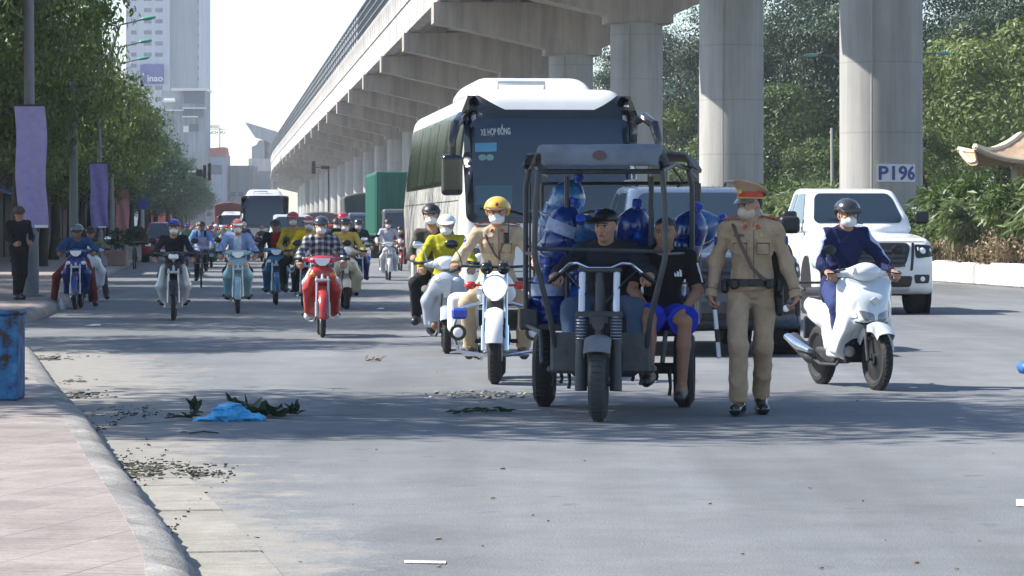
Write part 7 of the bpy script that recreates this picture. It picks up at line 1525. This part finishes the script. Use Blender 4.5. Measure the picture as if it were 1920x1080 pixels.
for r in range(24):
    z = 3.5 + r * 3.2
    for a, b_ in ((270, 284), (291, 305), (246, 256)):
        if len([c for c in tb.children if c.name.startswith('window')]) < 96: link('window', MB().box(((X(a) + X(b_)) / 2, -.04, z + .6 + 22), (X(b_) - X(a), .16, 1.15)).mesh(), WINM2 if False else M((.13, .16, .22), .3), tb)
    link('small_window', MB().box((X(370.5), 1.95, z + 22), (.35, .14, 1.0)).mesh(), M((.13, .16, .22), .3), tb)
sg = thing('roof_sign', 'blue board with white lettering on the tower front among the treetops', 'sign', (X(286), 958.6, 0))
zt_, zb_ = CH + (430 - 121) / s960, CH + (430 - 158) / s960
link('board', MB().box((0, 0, (zt_ + zb_) / 2), (X(306) - X(262), .5, zt_ - zb_)).mesh(), M((.03, .05, .30), .5), sg)
tm = text_mb('inao', 2.6, .06, .05, Matrix.Translation((.9, -.36, zb_ + 1.6)) @ Matrix.Rotation(R(90), 4, 'X'), width=4.4); link('lettering', tm.mesh(), WHITE, sg)
# lower grey tube house with irregular balconies in front of the tower
y6 = 640; X6 = lambda px: (px - 960) / FPX * y6; Z6 = lambda py: CH + (430 - py) / FPX * y6
GREYB = concrete('grey_plaster', (.30, .33, .37), (.38, .41, .45), .3, .15)
hb = thing('apartment_house', 'grey apartment house with odd balconies below the tower', 'building', (0, y6, 0))
link('wall', MB().box(((X6(303) + X6(385)) / 2, 5, Z6(170) / 2), (X6(385) - X6(303), 10, Z6(170))).mesh(), GREYB, hb)
link('roof_slab', MB().box(((X6(322) + X6(388)) / 2, 4.5, Z6(168)), (X6(388) - X6(322), 11.4, .5)).mesh(), WHITE, hb)
for a, b_, c, d_, mt in ((345, 383, 172, 194, WINM), (343, 362, 205, 216, WINM), (366, 380, 205, 218, WINM), (308, 326, 221, 236, WINM2), (308, 328, 184, 192, WHITE), (355, 372, 233, 246, WINM), (344, 354, 236, 248, WHITE)):
    link('window', MB().box(((X6(a) + X6(b_)) / 2, -.1, (Z6(c) + Z6(d_)) / 2), (X6(b_) - X6(a), .3, Z6(c) - Z6(d_))).mesh(), mt, hb)
for a, b_, c in ((305, 345, 207), (343, 387, 203), (342, 372, 219), (305, 330, 190)): link('balcony_ledge', MB().box(((X6(a) + X6(b_)) / 2, -.5, Z6(c)), (X6(b_) - X6(a), 1.0, .25)).mesh(), WHITE, hb)
hb2 = thing('small_house', 'small house with red sheet roof under the rooftop lettering', 'building', (0, 700, 0)); X7 = lambda px: (px - 960) / FPX * 700; Z7 = lambda py: CH + (430 - py) / FPX * 700
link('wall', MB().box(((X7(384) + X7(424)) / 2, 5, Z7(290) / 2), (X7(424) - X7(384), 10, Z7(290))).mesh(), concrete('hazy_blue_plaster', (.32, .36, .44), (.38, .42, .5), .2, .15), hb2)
link('roof', MB().prism([(X7(383), Z7(292)), (X7(423), Z7(292)), (X7(421), Z7(276)), (X7(388), Z7(278))], -.5, 9).mesh(), M((.42, .13, .11), .7, vary=.2), hb2)
link('window', MB().box((X7(404), -.06, Z7(318)), (2.6, .2, 2.0)).mesh(), WINM, hb2)
rs_ = thing('roof_sign', 'dark open letters on a frame above the small red roof', 'sign', (0, 699, 0)); fm = MB()
fm.tube([(X7(413), 0, Z7(277)), (X7(413), 0, Z7(240))], .10, 6).tube([(X7(386), .1, Z7(242.5)), (X7(424), .1, Z7(242.5))], .06, 5).tube([(X7(386), .1, Z7(236)), (X7(412), .1, Z7(236))], .06, 5); link('frame', fm.mesh(), DARKSTEEL, rs_)
for tx_, px_, py_, w_ in (('COUGO', 400, 238.5, 25), ('SAICH VU', 405, 249, 37)): link('lettering', text_mb(tx_, .78, .05, .02, Matrix.Translation((X7(px_), 0, Z7(py_))) @ Matrix.Rotation(R(90), 4, 'X'), width=w_ * .112).mesh(), DARKSTEEL, rs_)
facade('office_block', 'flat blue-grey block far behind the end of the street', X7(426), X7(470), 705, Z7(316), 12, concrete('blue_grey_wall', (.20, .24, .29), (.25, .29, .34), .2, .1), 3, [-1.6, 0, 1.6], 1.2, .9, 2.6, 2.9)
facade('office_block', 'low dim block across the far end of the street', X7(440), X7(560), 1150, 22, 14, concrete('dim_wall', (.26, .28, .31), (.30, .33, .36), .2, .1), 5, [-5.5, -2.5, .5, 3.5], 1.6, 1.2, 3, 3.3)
# metro station with its wing roof at the end of the viaduct
y8 = 830; X8 = lambda px: (px - 960) / FPX * y8; Z8 = lambda py: CH + (430 - py) / FPX * y8
STM = concrete('station_wall', (.42, .43, .46), (.48, .49, .52), .2, .1)
st = thing('station', 'grey metro station with an upswept wing roof at the end of the viaduct', 'station', (0, y8, 0))
link('wall', MB().box(((X8(466) + X8(512)) / 2, 8, Z8(297) / 2), (X8(512) - X8(466), 16, Z8(297))).mesh(), STM, st)
link('wing_roof', MB().prism([(X8(459.5), Z8(229)), (X8(520), Z8(247)), (X8(524), Z8(275)), (X8(506), Z8(268)), (X8(496), Z8(261)), (X8(479), Z8(258))], -1, 22).mesh(), concrete('wing', (.36, .37, .40), (.42, .43, .46), .15, .1), st)
link('roof_block', MB().prism([(X8(472), Z8(297)), (X8(472), Z8(275)), (X8(480), Z8(272)), (X8(486), Z8(263)), (X8(496), Z8(263)), (X8(496), Z8(297))], 0, 10).mesh(), M((.30, .31, .34), .8), st)
link('roof_post', MB().tube([(X8(508), 2, Z8(297)), (X8(508), 2, Z8(262))], 1.0, 8).mesh(), STM, st)
link('opening', MB().box((X8(494), -.05, Z8(340)), (3.5, .2, 5.0)).mesh(), WINM, st)
link('wall_pier', MB().box((X8(470), -.3, Z8(300) / 2), (.9, .6, Z8(300))).mesh(), M((.5, .5, .52), .8), st)
# dark shophouses along the left pavement, under the trees
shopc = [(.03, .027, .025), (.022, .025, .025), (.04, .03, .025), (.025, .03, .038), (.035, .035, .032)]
yy = 96; i = 0
SHLAB = ['shophouse front behind the trunks at the far left edge of the pavement', 'shophouse in deep shade just left of the second banner', 'shaded shophouse behind the second banner', 'shaded shophouse behind the pink banner']
while yy < 330:
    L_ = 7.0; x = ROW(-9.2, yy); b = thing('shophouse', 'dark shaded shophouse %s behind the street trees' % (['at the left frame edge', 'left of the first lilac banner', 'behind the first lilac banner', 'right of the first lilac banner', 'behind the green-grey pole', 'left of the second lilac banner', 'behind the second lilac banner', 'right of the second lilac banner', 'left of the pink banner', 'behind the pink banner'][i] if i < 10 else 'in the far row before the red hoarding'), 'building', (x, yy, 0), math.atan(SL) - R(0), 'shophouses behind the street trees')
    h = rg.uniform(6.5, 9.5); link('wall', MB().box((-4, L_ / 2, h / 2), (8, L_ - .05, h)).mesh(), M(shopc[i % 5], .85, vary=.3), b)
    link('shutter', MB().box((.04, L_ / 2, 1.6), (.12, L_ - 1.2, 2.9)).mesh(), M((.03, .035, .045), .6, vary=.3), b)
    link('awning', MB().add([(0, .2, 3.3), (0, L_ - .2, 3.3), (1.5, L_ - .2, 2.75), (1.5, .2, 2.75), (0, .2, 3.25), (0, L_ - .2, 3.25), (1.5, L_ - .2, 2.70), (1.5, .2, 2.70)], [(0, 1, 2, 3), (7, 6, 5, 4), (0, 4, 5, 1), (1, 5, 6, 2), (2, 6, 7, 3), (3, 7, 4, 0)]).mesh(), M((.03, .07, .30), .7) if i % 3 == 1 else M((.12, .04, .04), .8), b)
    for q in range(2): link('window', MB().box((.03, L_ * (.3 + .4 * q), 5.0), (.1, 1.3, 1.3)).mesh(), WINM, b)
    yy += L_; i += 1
# hoarding in orange red sheets
hd = thing('hoarding', 'orange-red hoarding along the far left kerb behind the cyclist', 'fence', (0, 0, 0)); mm_ = MB(); m2 = MB(); yy = 330
while yy < 640:
    x = ROW(-6.3, yy); mm_.box((x, yy + 2.9, 2.1), (.08, 5.6, 3.4), rz=math.atan(SL)); m2.tube([(x + .1, yy, 0), (x + .1, yy, 4.0)], .10, 6); yy += 6
link('panel', mm_.mesh(), M((.62, .10, .05), .7, vary=.25, scale=.4), hd); link('post', m2.mesh(), M((.45, .30, .26), .7), hd)
# ------------------------------------------------------------------ temple gate across the road
yt = 186; XT = lambda px: (px - 960) / FPX * yt; ZT = lambda py: CH + (430 - py) / FPX * yt
YEL = concrete('temple_plaster', (.62, .48, .27), (.68, .56, .36), .2, .4); TILE = M((.46, .31, .20), .7, vary=.3, scale=2.5, bump=.5, bscale=8)
tg = thing('temple_gate', 'yellow temple gate with upswept tiled roof at the right edge', 'temple', (XT(1934), yt, 0))
x0_ = XT(1798) - XT(1900)
def hiproof(cx, z, w, d, rise, up, name='roof'):
    m = MB(); n = 12; rings = []
    for j in range(6):
        t = j / 5; hw_, hd_ = w * (1 - t * .62), d * (1 - t * .9); zz = z + rise * (t ** 1.6); ring_ = []
        for sd in range(4):
            for k in range(n):
                u = k / n * 2 - 1; x, y = ((u * hw_, -hd_), (hw_, u * hd_), (-u * hw_, hd_), (-hw_, -u * hd_))[sd]; c = (abs(u) ** 4) * up * (1 - t) ** 2; q = 1 + .10 * (abs(u) ** 4) * (1 - t)
                ring_.append((cx + x * q, y * q, zz + c))
        rings.append(ring_)
    base = [(p[0], p[1], p[2] - .22) for p in rings[0]]
    m.loft([base] + rings); o = link(name, m.mesh(sharp=50), TILE, tg); m = MB()
    for c in (0, n, 2 * n, 3 * n): m.tube([rings[j][c] for j in range(6)], [.20, .17, .15, .14, .14, .14], 6)
    m.tube([rings[0][k % (4 * n)] for k in range(4 * n + 1)], .12, 6); link('roof_ridge', m.mesh(), M((.66, .56, .38), .7), o); return o
hiproof(1.0, ZT(303), 4.2, 3.0, 1.55, .75); hiproof(2.2, ZT(345), 2.4, 2.6, .8, .6)
link('upper_wall', MB().box((1.2, 0, (ZT(303) + ZT(345)) / 2), (4.2, 3, ZT(303) - ZT(345))).mesh(), YEL, tg)
m = MB()
for cx in (-1.2, .6, 2.6): m.box((cx, -1.4, ZT(345) / 2), (.62, .62, ZT(345)), bev=.05)
link('column', m.mesh(), YEL, tg); link('wall', MB().box((1.6, 1.2, ZT(345) / 2), (6.0, .4, ZT(345))).mesh(), YEL, tg)
m = MB()
for k in range(9): m.box((-1.0 + k * .35, -1.75, ZT(322)), (.12, .1, .5))
link('lattice', m.mesh(), M((.5, .12, .06), .7), tg); link('doorway', MB().box((1.6, .95, 1.6), (1.5, .2, 3.0)).mesh(), M((.40, .10, .06), .6), tg)
sh_ = thing('outbuilding', 'small outbuilding with red tiled roof left of the temple gate', 'building', ((1783 - 960) / FPX * 178, 178, 0)); zz = lambda py: CH + (430 - py) / FPX * 178
link('wall', MB().box((0, 1.2, zz(372) / 2), (1.9, 2.2, zz(372))).mesh(), YEL, sh_); link('roof', MB().prism([(-1.35, zz(374)), (1.35, zz(374)), (.55, zz(340)), (-.55, zz(340))], -.5, 3).mesh(), M((.42, .10, .09), .7, vary=.35, scale=9), sh_)
# ------------------------------------------------------------------ poles, banners, lamps, signals
POLEM = M((.13, .14, .155), .5, vary=.25, scale=2, metal=.2)
def lamp_post(px, base_py, h, lab, arm=2.2, r0=.085, r1=.06, base=.16, z0=.17, side=1, head=True, col=None, hz=0):
    y = FPX * (CH - z0) / (base_py - 430); x = (px - 960) / FPX * y; t = thing('street_lamp', lab, 'street lamp', (x, y, z0))
    m = MB().tube([(0, 0, 0), (0, 0, 1.15), (-.0, 0, 1.2), (-.02, 0, h * .6), (-.05 * side, 0, h * .92), (side * arm * .35, 0, h), (side * arm, 0, h + .15)], [base, base * .92, r0, (r0 + r1) / 2, r1, .045, .035], 12)
    p = link('pole', m.mesh(), col or POLEM, t); link('base_plate', MB().box((0, 0, .02), (.5, .5, .05), bev=.01).mesh(), col or POLEM, t)
    if head: S = SDF(.03, .04); S.ell((side * (arm + .3), 0, h + .17), (.36, .14, .09)); V, F = S.build(); link('lamp_head', vmesh(V, F), M((.10, .36, .26), .35, coat=.4), t)
    return t, x, y
t, lx, ly = lamp_post(56, 556, 9.5, 'tall grey lamp post carrying the big lilac banner at the left', base=.17, arm=.0, head=False, r0=.098, r1=.085)
def banner(px0, px1, py0, py1, y, lab, col, seed, lean=0):
    x0, x1 = (px0 - 960) / FPX * y, (px1 - 960) / FPX * y; z1, z0_ = CH + (430 - py0) / FPX * y, CH + (430 - py1) / FPX * y; b = thing('banner', lab, 'banner', ((x0 + x1) / 2, y, 0))
    rows = []; w = (x1 - x0) / 2
    for j in range(15):
        v = j / 14; z = z0_ + (z1 - z0_) * v; s_ = (1 - v) * lean; rows.append([Vector((-w + 2 * w * i / 10 + s_ + .02 * math.sin(v * 9 + seed), -.16 + .035 * math.sin(i * .9 + v * 5 + seed) * (1.2 - v), z)) for i in range(11)])
    A = [p for r in rows for p in r]; B = [p + Vector((0, .006, 0)) for p in A]; fs = [(i * 11 + j, i * 11 + j + 1, (i + 1) * 11 + j + 1, (i + 1) * 11 + j) for i in range(14) for j in range(10)]
    m = MB().add(A, fs).add(B, [f[::-1] for f in fs]); link('cloth', m.mesh(), col, b); link('rod', MB().tube([(-w, -.16, z1 + .02), (w, -.16, z1 + .02)], .018, 6).mesh(), DARKSTEEL, b); link('hem', MB().box((lean, -.165, z0_ + .025), (2 * w + .01, .022, .05)).mesh(), WHITE, b); return b
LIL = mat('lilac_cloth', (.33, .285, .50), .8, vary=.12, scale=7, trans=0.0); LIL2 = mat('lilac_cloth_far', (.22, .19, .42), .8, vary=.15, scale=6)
# banners hang clear of their posts, on the street side in front of them
banner(30, 87, 200, 427, ly - .02, 'big lilac banner hanging on the nearest lamp post at the left', LIL, 1, .05)
t2, x2, y2 = lamp_post(187, 500, 8.5, 'slim lamp post carrying the smaller lilac banner', base=.12, arm=.0, head=False, r0=.07)
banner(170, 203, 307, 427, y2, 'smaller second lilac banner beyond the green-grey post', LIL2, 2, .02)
t3, x3, y3 = lamp_post(232, 478, 8.5, 'slim lamp post carrying the pink banner', base=.11, arm=.0, head=False, r0=.065)
banner(218, 243, 354, 441, y3, 'pink banner, third along the left pavement', mat('pink_cloth', (.62, .28, .30), .8, vary=.15, scale=7), 3)
gp = thing('utility_pole', 'plain green-grey pole between the first two lilac banners', 'pole', ((138 - 960) / FPX * 86, 86, .17)); link('shaft', MB().tube([(0, 0, 0), (0, 0, 5.1)], [.12, .10], 10).mesh(), M((.10, .13, .12), .6), gp); link('cross_arm', MB().tube([(-.3, 0, 4.9), (.3, 0, 4.9)], .03, 6).mesh(), DARKSTEEL, gp)
for px, py, h, lab in ((262, 35, 10, 'street lamp with green head highest against the tower'), (258, 78, 10, 'street lamp with green head, second against the tower'), (256, 110, 10, 'street lamp with pale green head just above the blue sign')):
    y = FPX * (h - CH) / (430 - py) ; x = (px - 960) / FPX * y; t = thing('street_lamp', lab, 'street lamp', (x - .6, y, 0)); link('pole', MB().tube([(-.6, 0, 0), (-.6, 0, h * .86), (-.2, 0, h - .25), (.75, 0, h - .02)], [.13, .09, .05, .035], 10).mesh(), POLEM, t)
    S = SDF(.03, .04); S.ell((.95, 0, h + .02), (.33, .13, .085), Matrix.Rotation(R(-8), 3, 'Y')); V, F = S.build(); link('lamp_head', vmesh(V, F), M((.06, .30, .20), .35, coat=.4), t)
for px, py, y, s_, lab in ((1532, 103, 150, -1, 'street lamp with green head between the two right-hand piers'), (1266, 170, 185, -1, 'street lamp with pale head left of the second right-hand pier'), (1757, 100, 140, 1, 'street lamp arm just right of the numbered pier')):
    x = (px - 960) / FPX * y; h = CH + (430 - py) / FPX * y; t = thing('street_lamp', lab, 'street lamp', (x, y, 0)); a = -s_ * 1.35
    link('pole', MB().tube([(a, 0, 0), (a, 0, h - 1.5), (a * .9, 0, h - .6), (a * .5, 0, h - .05), (0, 0, h)], [.12, .09, .06, .045, .035], 10).mesh(), POLEM, t)
    S = SDF(.03, .04); S.ell((-a * .2, 0, h), (.33, .13, .085)); V, F = S.build(); link('lamp_head', vmesh(V, F), M((.16, .42, .32), .35, coat=.4), t)
# signal gantry far away, hanging signal by the viaduct
def signal(m, x, z, y=0, h=1.1, w=.4): m.box((x, y, z), (w, .25, h), bev=.04)
y = 250; t = thing('signal_gantry', 'traffic signal gantry reaching over the far left of the street', 'traffic signal', ((322 - 960) / FPX * y, y, 0)); s = FPX / y; zg = CH + (430 - 322) / s
link('mast', MB().tube([(-2.2, 0, 0), (-2.2, 0, zg), (0, 0, zg), (73 / s, 0, zg)], [.16, .12, .08, .06], 8).mesh(), M((.45, .47, .5), .5), t)
for dx, h in ((23, 1.1), (62, 1.0), (71, 1.3)): m = MB(); signal(m, dx / s, zg, -.15, h, .24); link('signal_head', m.mesh(), BLACK, t)
m = MB().box((52 / s, -.12, zg - .1), (.5, .1, .5)); link('signal_head', m.mesh(), BLACK, t)
y = 300; s = FPX / y; t = thing('hanging_signal', 'black traffic signal hanging below the viaduct on a long arm', 'traffic signal', ((588 - 960) / FPX * y, y, 0)); zg = CH + (430 - 314) / s
link('signal_head', MB().box((0, 0, zg), (.34, .3, 1.15), bev=.04).mesh(), BLACK, t); link('arm', MB().tube([(0, 0, zg), (28 / s, 0, zg), (28 / s, 0, 0)], [.05, .07, .10], 6).mesh(), DARKSTEEL, t); link('side_signal', MB().box((22 / s, -.15, zg), (.8, .2, .3), bev=.03).mesh(), BLACK, t)
rd = thing('road_sign', 'round blue and white traffic sign under the trees near the pink banner', 'sign', ((269 - 960) / FPX * 205, 205, 0)); s = FPX / 205
link('post', MB().tube([(0, 0, 0), (0, 0, CH + (430 - 372) / s)], .05, 6).mesh(), STEEL, rd); link('disc', MB().tube([(0, -.06, CH + (430 - 383) / s), (0, -.10, CH + (430 - 383) / s)], .34, 20).mesh(), M((.03, .06, .3), .4), rd)
wp = thing('thin_pole', 'thin bare pole standing left of the numbered pier', 'pole', ((1561 - 960) / FPX * 118, 118, 0)); link('shaft', MB().tube([(0, 0, 0), (-.03, 0, CH + (430 - 240) / FPX * 118)], [.06, .045], 8).mesh(), M((.40, .38, .36), .7), wp); link('stay', MB().tube([(0, 0, 2.8), (-1.6, 0, 1.5)], .02, 5).tube([(0, 0, 2.8), (.9, 0, 2.2)], .02, 5).mesh(), M((.4, .38, .36), .7), wp)
# ------------------------------------------------------------------ left pavement: pedestrian, vendor, rusty box
y = FPX * (CH - .17) / (562 - 430); K_STAND.spawn('person', 'pedestrian in dark clothes and cap standing in the shade at the far left', 'person', ((36 - 960) / FPX * y, y, .17), .5, dict(top=cloth((.014, .014, .016)), legs=cloth((.012, .012, .014)), helmet=M((.07, .045, .035), .8), peak=M((.07, .045, .035), .8), skin=SKIN2), None, .95)
o = org(251, 505, .05, .52); BICY.spawn('bicycle', 'vendor\'s loaded bicycle standing at the left kerb near the red car', 'bicycle', o, .05, dict(cowl=BLACK))
me, C = crown_mesh((.48, .45, .24), n_cl=26, per=70, leaf=.16, seed=77, cl=.22, shell=.2); lo_ = thing('goods_bundle', 'bundle of dark green goods piled on the vendor\'s bicycle', 'bundle', (o[0] + .06, o[1] + .1, 0)); me.transform(Matrix.Translation((0, 0, 1.15))); link('leaves', me, leafmat('goods', (.03, .045, .03), (.09, .09, .06)), lo_); S = SDF(.03, .05); S.box((0, 0, 1.02), (.42, .32, .16), .06); V, F = S.build(noise=(.006, 18, 2)); link('basket', vmesh(V, F), M((.08, .06, .045), .9), lo_)
rb = thing('utility_box', 'rusty blue painted metal box standing on the pavement at the left edge', 'box', (-3.86, 24.1, .15))
def rust():
    m = bpy.data.materials.new('rusty_blue'); m.use_nodes = True; n = m.node_tree.nodes; l = m.node_tree.links; b = n['Principled BSDF']; tc = n.new('ShaderNodeTexCoord'); a = n.new('ShaderNodeTexNoise'); a.inputs['Scale'].default_value = 6; a.inputs['Detail'].default_value = 8; a.inputs['Roughness'].default_value = .7; l.new(tc.outputs['Object'], a.inputs['Vector'])
    cr = n.new('ShaderNodeValToRGB'); cr.color_ramp.elements[0].position = .43; cr.color_ramp.elements[0].color = (.035, .022, .018, 1); cr.color_ramp.elements[1].position = .50; cr.color_ramp.elements[1].color = (.015, .10, .24, 1); e = cr.color_ramp.elements.new(.66); e.color = (.05, .20, .38, 1); l.new(a.outputs['Fac'], cr.inputs[0]); l.new(cr.outputs[0], b.inputs['Base Color']); b.inputs['Roughness'].default_value = .65; return m
RUST = rust(); link('case', MB().box((0, 0, .31), (.62, .42, .62), bev=.015).mesh(), RUST, rb); link('lid', MB().box((0, 0, .632), (.66, .46, .03), bev=.01).mesh(), RUST, rb); link('edge_post', MB().box((.285, -.20, .31), (.07, .05, .615), bev=.01).mesh(), RUST, rb)
for px, py, lab in ((205, 470, 'brick tree planter beside the second banner pole'),):
    y = FPX * (CH - .17) / (500 - 430); x = (208 - 960) / FPX * y; t = thing('planter', lab, 'planter', (x, y + 2, .17)); link('box', MB().box((0, 0, .25), (.62, .62, .5), bev=.03).mesh(), M((.30, .20, .17), .8, vary=.2), t); me, C = crown_mesh((.3, .3, .3), n_cl=10, per=40, leaf=.12, seed=5, cl=.18); me.transform(Matrix.Translation((0, 0, .85))); link('plant', me, LEAF_B, t)
# ------------------------------------------------------------------ litter
def sdf_thing(name, lab, cat, S, m, loc, noise=None, sharp=60, rz=0):
    V, F = S.build(noise=noise); o = link(name, vmesh(V, F, sharp=sharp), m); o.location = loc; o.rotation_euler = (0, 0, rz); return setp(o, lab, cat)
x, y = G(415, 790); S = SDF(.010, .05); S.ell((0, 0, .04), (.13, .16, .075)); S.ell((-.12, -.05, .02), (.09, .10, .03)); S.ell((.17, .02, .025), (.12, .10, .035)); S.ell((.03, .05, .07), (.10, .1, .05)); S.cone((-.2, -.06, .015), (-.28, -.1, .015), .03, .02); S.cone((.05, .0, .07), (.02, .02, .125), .05, .02)
sdf_thing('plastic_bag', 'bright blue plastic bag lying on the road at the left', 'bag', S, mat('blue_bag', (.05, .36, .66), .3, vary=.25, scale=14, bump=.8, bscale=22, coat=.3), (x + .04, y, 0), (-.010, 24, 5, 1), 40)
def leafspray(px, py, n, ln, up, lab, spread=.12, lf=None, seed=1, w=.42):
    r2 = random.Random(seed); x, y = G(px, py); t = thing('leafy_branch', lab, 'branch', (x, y, 0)); m = MB(); st_ = MB(); st_.tube([(-spread, 0, .01), (0, .01, .02), (spread, .0, .012)], .005, 5)
    for _ in range(n):
        a = r2.uniform(0, 6.28); el = r2.uniform(*up); d = Vector((math.cos(a) * math.cos(el), math.sin(a) * math.cos(el), math.sin(el))); s_ = d.cross(Vector((r2.uniform(-.3, .3), r2.uniform(-.3, .3), 1))).normalized(); nn = s_.cross(d); p = Vector((r2.uniform(-spread, spread), r2.uniform(-spread, spread) * 1.3, .012)); L_ = ln * r2.uniform(.6, 1.2); W_ = L_ * w * .5
        A = [p, p + d * L_ * .22 + s_ * W_ * .7 + nn * .006, p + d * L_ * .5 + s_ * W_ + nn * .01, p + d * L_ * .8 + s_ * W_ * .55, p + d * L_ - nn * .008, p + d * L_ * .8 - s_ * W_ * .55, p + d * L_ * .5 - s_ * W_ + nn * .01, p + d * L_ * .22 - s_ * W_ * .7 + nn * .006, p + d * L_ * .5 - nn * .004]
        A = [Vector((v.x, v.y, max(v.z, .006))) for v in A]; m.add(A, [(0, 1, 8), (1, 2, 8), (2, 3, 8), (3, 4, 8), (4, 5, 8), (5, 6, 8), (6, 7, 8), (7, 0, 8)])
    link('leaves', m.mesh(), lf or LEAF_B, t); link('twig', st_.mesh(), BARK, t); return t
leafspray(335, 786, 12, .10, (0, .5), 'small wilted leaf sprig left of the blue bag', .10, seed=2); leafspray(368, 776, 7, .15, (.7, 1.5), 'upright leaf sprig just left of the blue bag', .05, seed=3)
leafspray(450, 772, 9, .16, (.5, 1.4), 'leafy branch poking up behind the blue bag', .07, seed=4); leafspray(500, 782, 22, .17, (.1, 1.1), 'large leafy branch at the right end of the blue bag', .13, seed=5, w=.6); leafspray(542, 779, 12, .11, (.2, 1.2), 'small dark leaf clump right of the large leafy branch', .07, seed=6)
leafspray(905, 774, 26, .10, (0, .4), 'scattered green leaves left of the tricycle wheel', .22, seed=7); leafspray(700, 678, 7, .09, (.1, .7), 'small heap of reddish dry leaves in mid road', .08, LEAF_DRY, 8); leafspray(382, 545 + 270, 3, .06, (0, .3), 'tiny pale leaves by the gutter crack', .1, LEAF_DRY, 9)
m = MB(); r2 = random.Random(3)
for _ in range(150):
    px, py = r2.gauss(910, 50), 742 + r2.gauss(0, 3.0); x, y = G(px, py); q = Matrix.Rotation(r2.uniform(0, 6), 3, 'Z') @ Matrix.Rotation(r2.uniform(-.5, .5), 3, 'X'); m.box((x, y, .008), (r2.uniform(.015, .05), r2.uniform(.015, .04), .006), rot=q)
setp(link('litter', m.mesh(), M((.30, .28, .22), .8, vary=.5, scale=20)), kind='stuff')
m = MB()
for _ in range(28):
    px, py = r2.uniform(150, 1900), 600 + 470 * r2.random() ** .7; x, y = G(px, py)
    if x < kx(y) + .3: continue
    q = Matrix.Rotation(r2.uniform(0, 6), 3, 'Z') @ Matrix.Rotation(r2.uniform(-.3, .3), 3, 'X'); s_ = r2.uniform(.008, .028); m.box((x, y, .006), (s_, s_ * r2.uniform(.4, 1), .005), rot=q)
setp(link('fallen_leaves', m.mesh(), M((.20, .15, .09), .8, vary=.5, scale=20)), kind='stuff')
for px, py, w_, lab in ((175, 611, .22, 'white scrap of paper on the road near the left kerb'), (713, 580 + 0, .14, 'pale scrap in the lane by the red motorbike')):
    x, y = G(px, py); o = link('paper_scrap', MB().add([(-w_ / 2, -.16, .006), (w_ / 2, -.12, .010), (w_ * .45, .15, .02), (-w_ * .4, .14, .007), (0, 0, .03)], [(0, 1, 4), (1, 2, 4), (2, 3, 4), (3, 0, 4)]).mesh(), WHITE); o.location = (x, y, 0); setp(o, lab, 'paper')
pb_ = SDF(.012, .03); pb_.cone((0, 0, .0), (0, 0, .16), .085, .03); pb_.ell((0, 0, .05), (.09, .08, .06)); x, y = G(127, 578); sdf_thing('plastic_bag', 'small white plastic bag at the front wheel of the stopped blue motorbike', 'bag', pb_, M((.6, .6, .6), .5), (x, y - .8, 0), (.004, 40, 3))
bb = SDF(.02, .04); bb.ell((0, 0, .06), (.1, .2, .07)); x, y = G(1918, 700); sdf_thing('plastic_bag', 'blue object just entering the frame at the right edge of the road', 'bag', bb, M((.02, .12, .4), .5), (x + .04, y, 0), (.006, 30, 3))
# ------------------------------------------------------------------ haze
hz = bpy.data.materials.new('haze_air'); hz.use_nodes = True; n = hz.node_tree.nodes; l = hz.node_tree.links; n.remove(n['Principled BSDF']); pv = n.new('ShaderNodeVolumePrincipled'); pv.inputs['Color'].default_value = (.86, .93, 1.0, 1); pv.inputs['Density'].default_value = 0.00019; pv.inputs['Anisotropy'].default_value = .25; l.new(pv.outputs[0], n['Material Output'].inputs['Volume'])
hb_ = link('haze', MB().add([(x, y, z) for x in (-1000, 1000) for y in (-60, 1600) for z in (-1.1, 130)], [(0, 1, 3, 2), (4, 6, 7, 5), (0, 4, 5, 1), (2, 3, 7, 6), (0, 2, 6, 4), (1, 5, 7, 3)]).mesh(), hz); setp(hb_, kind='stuff')
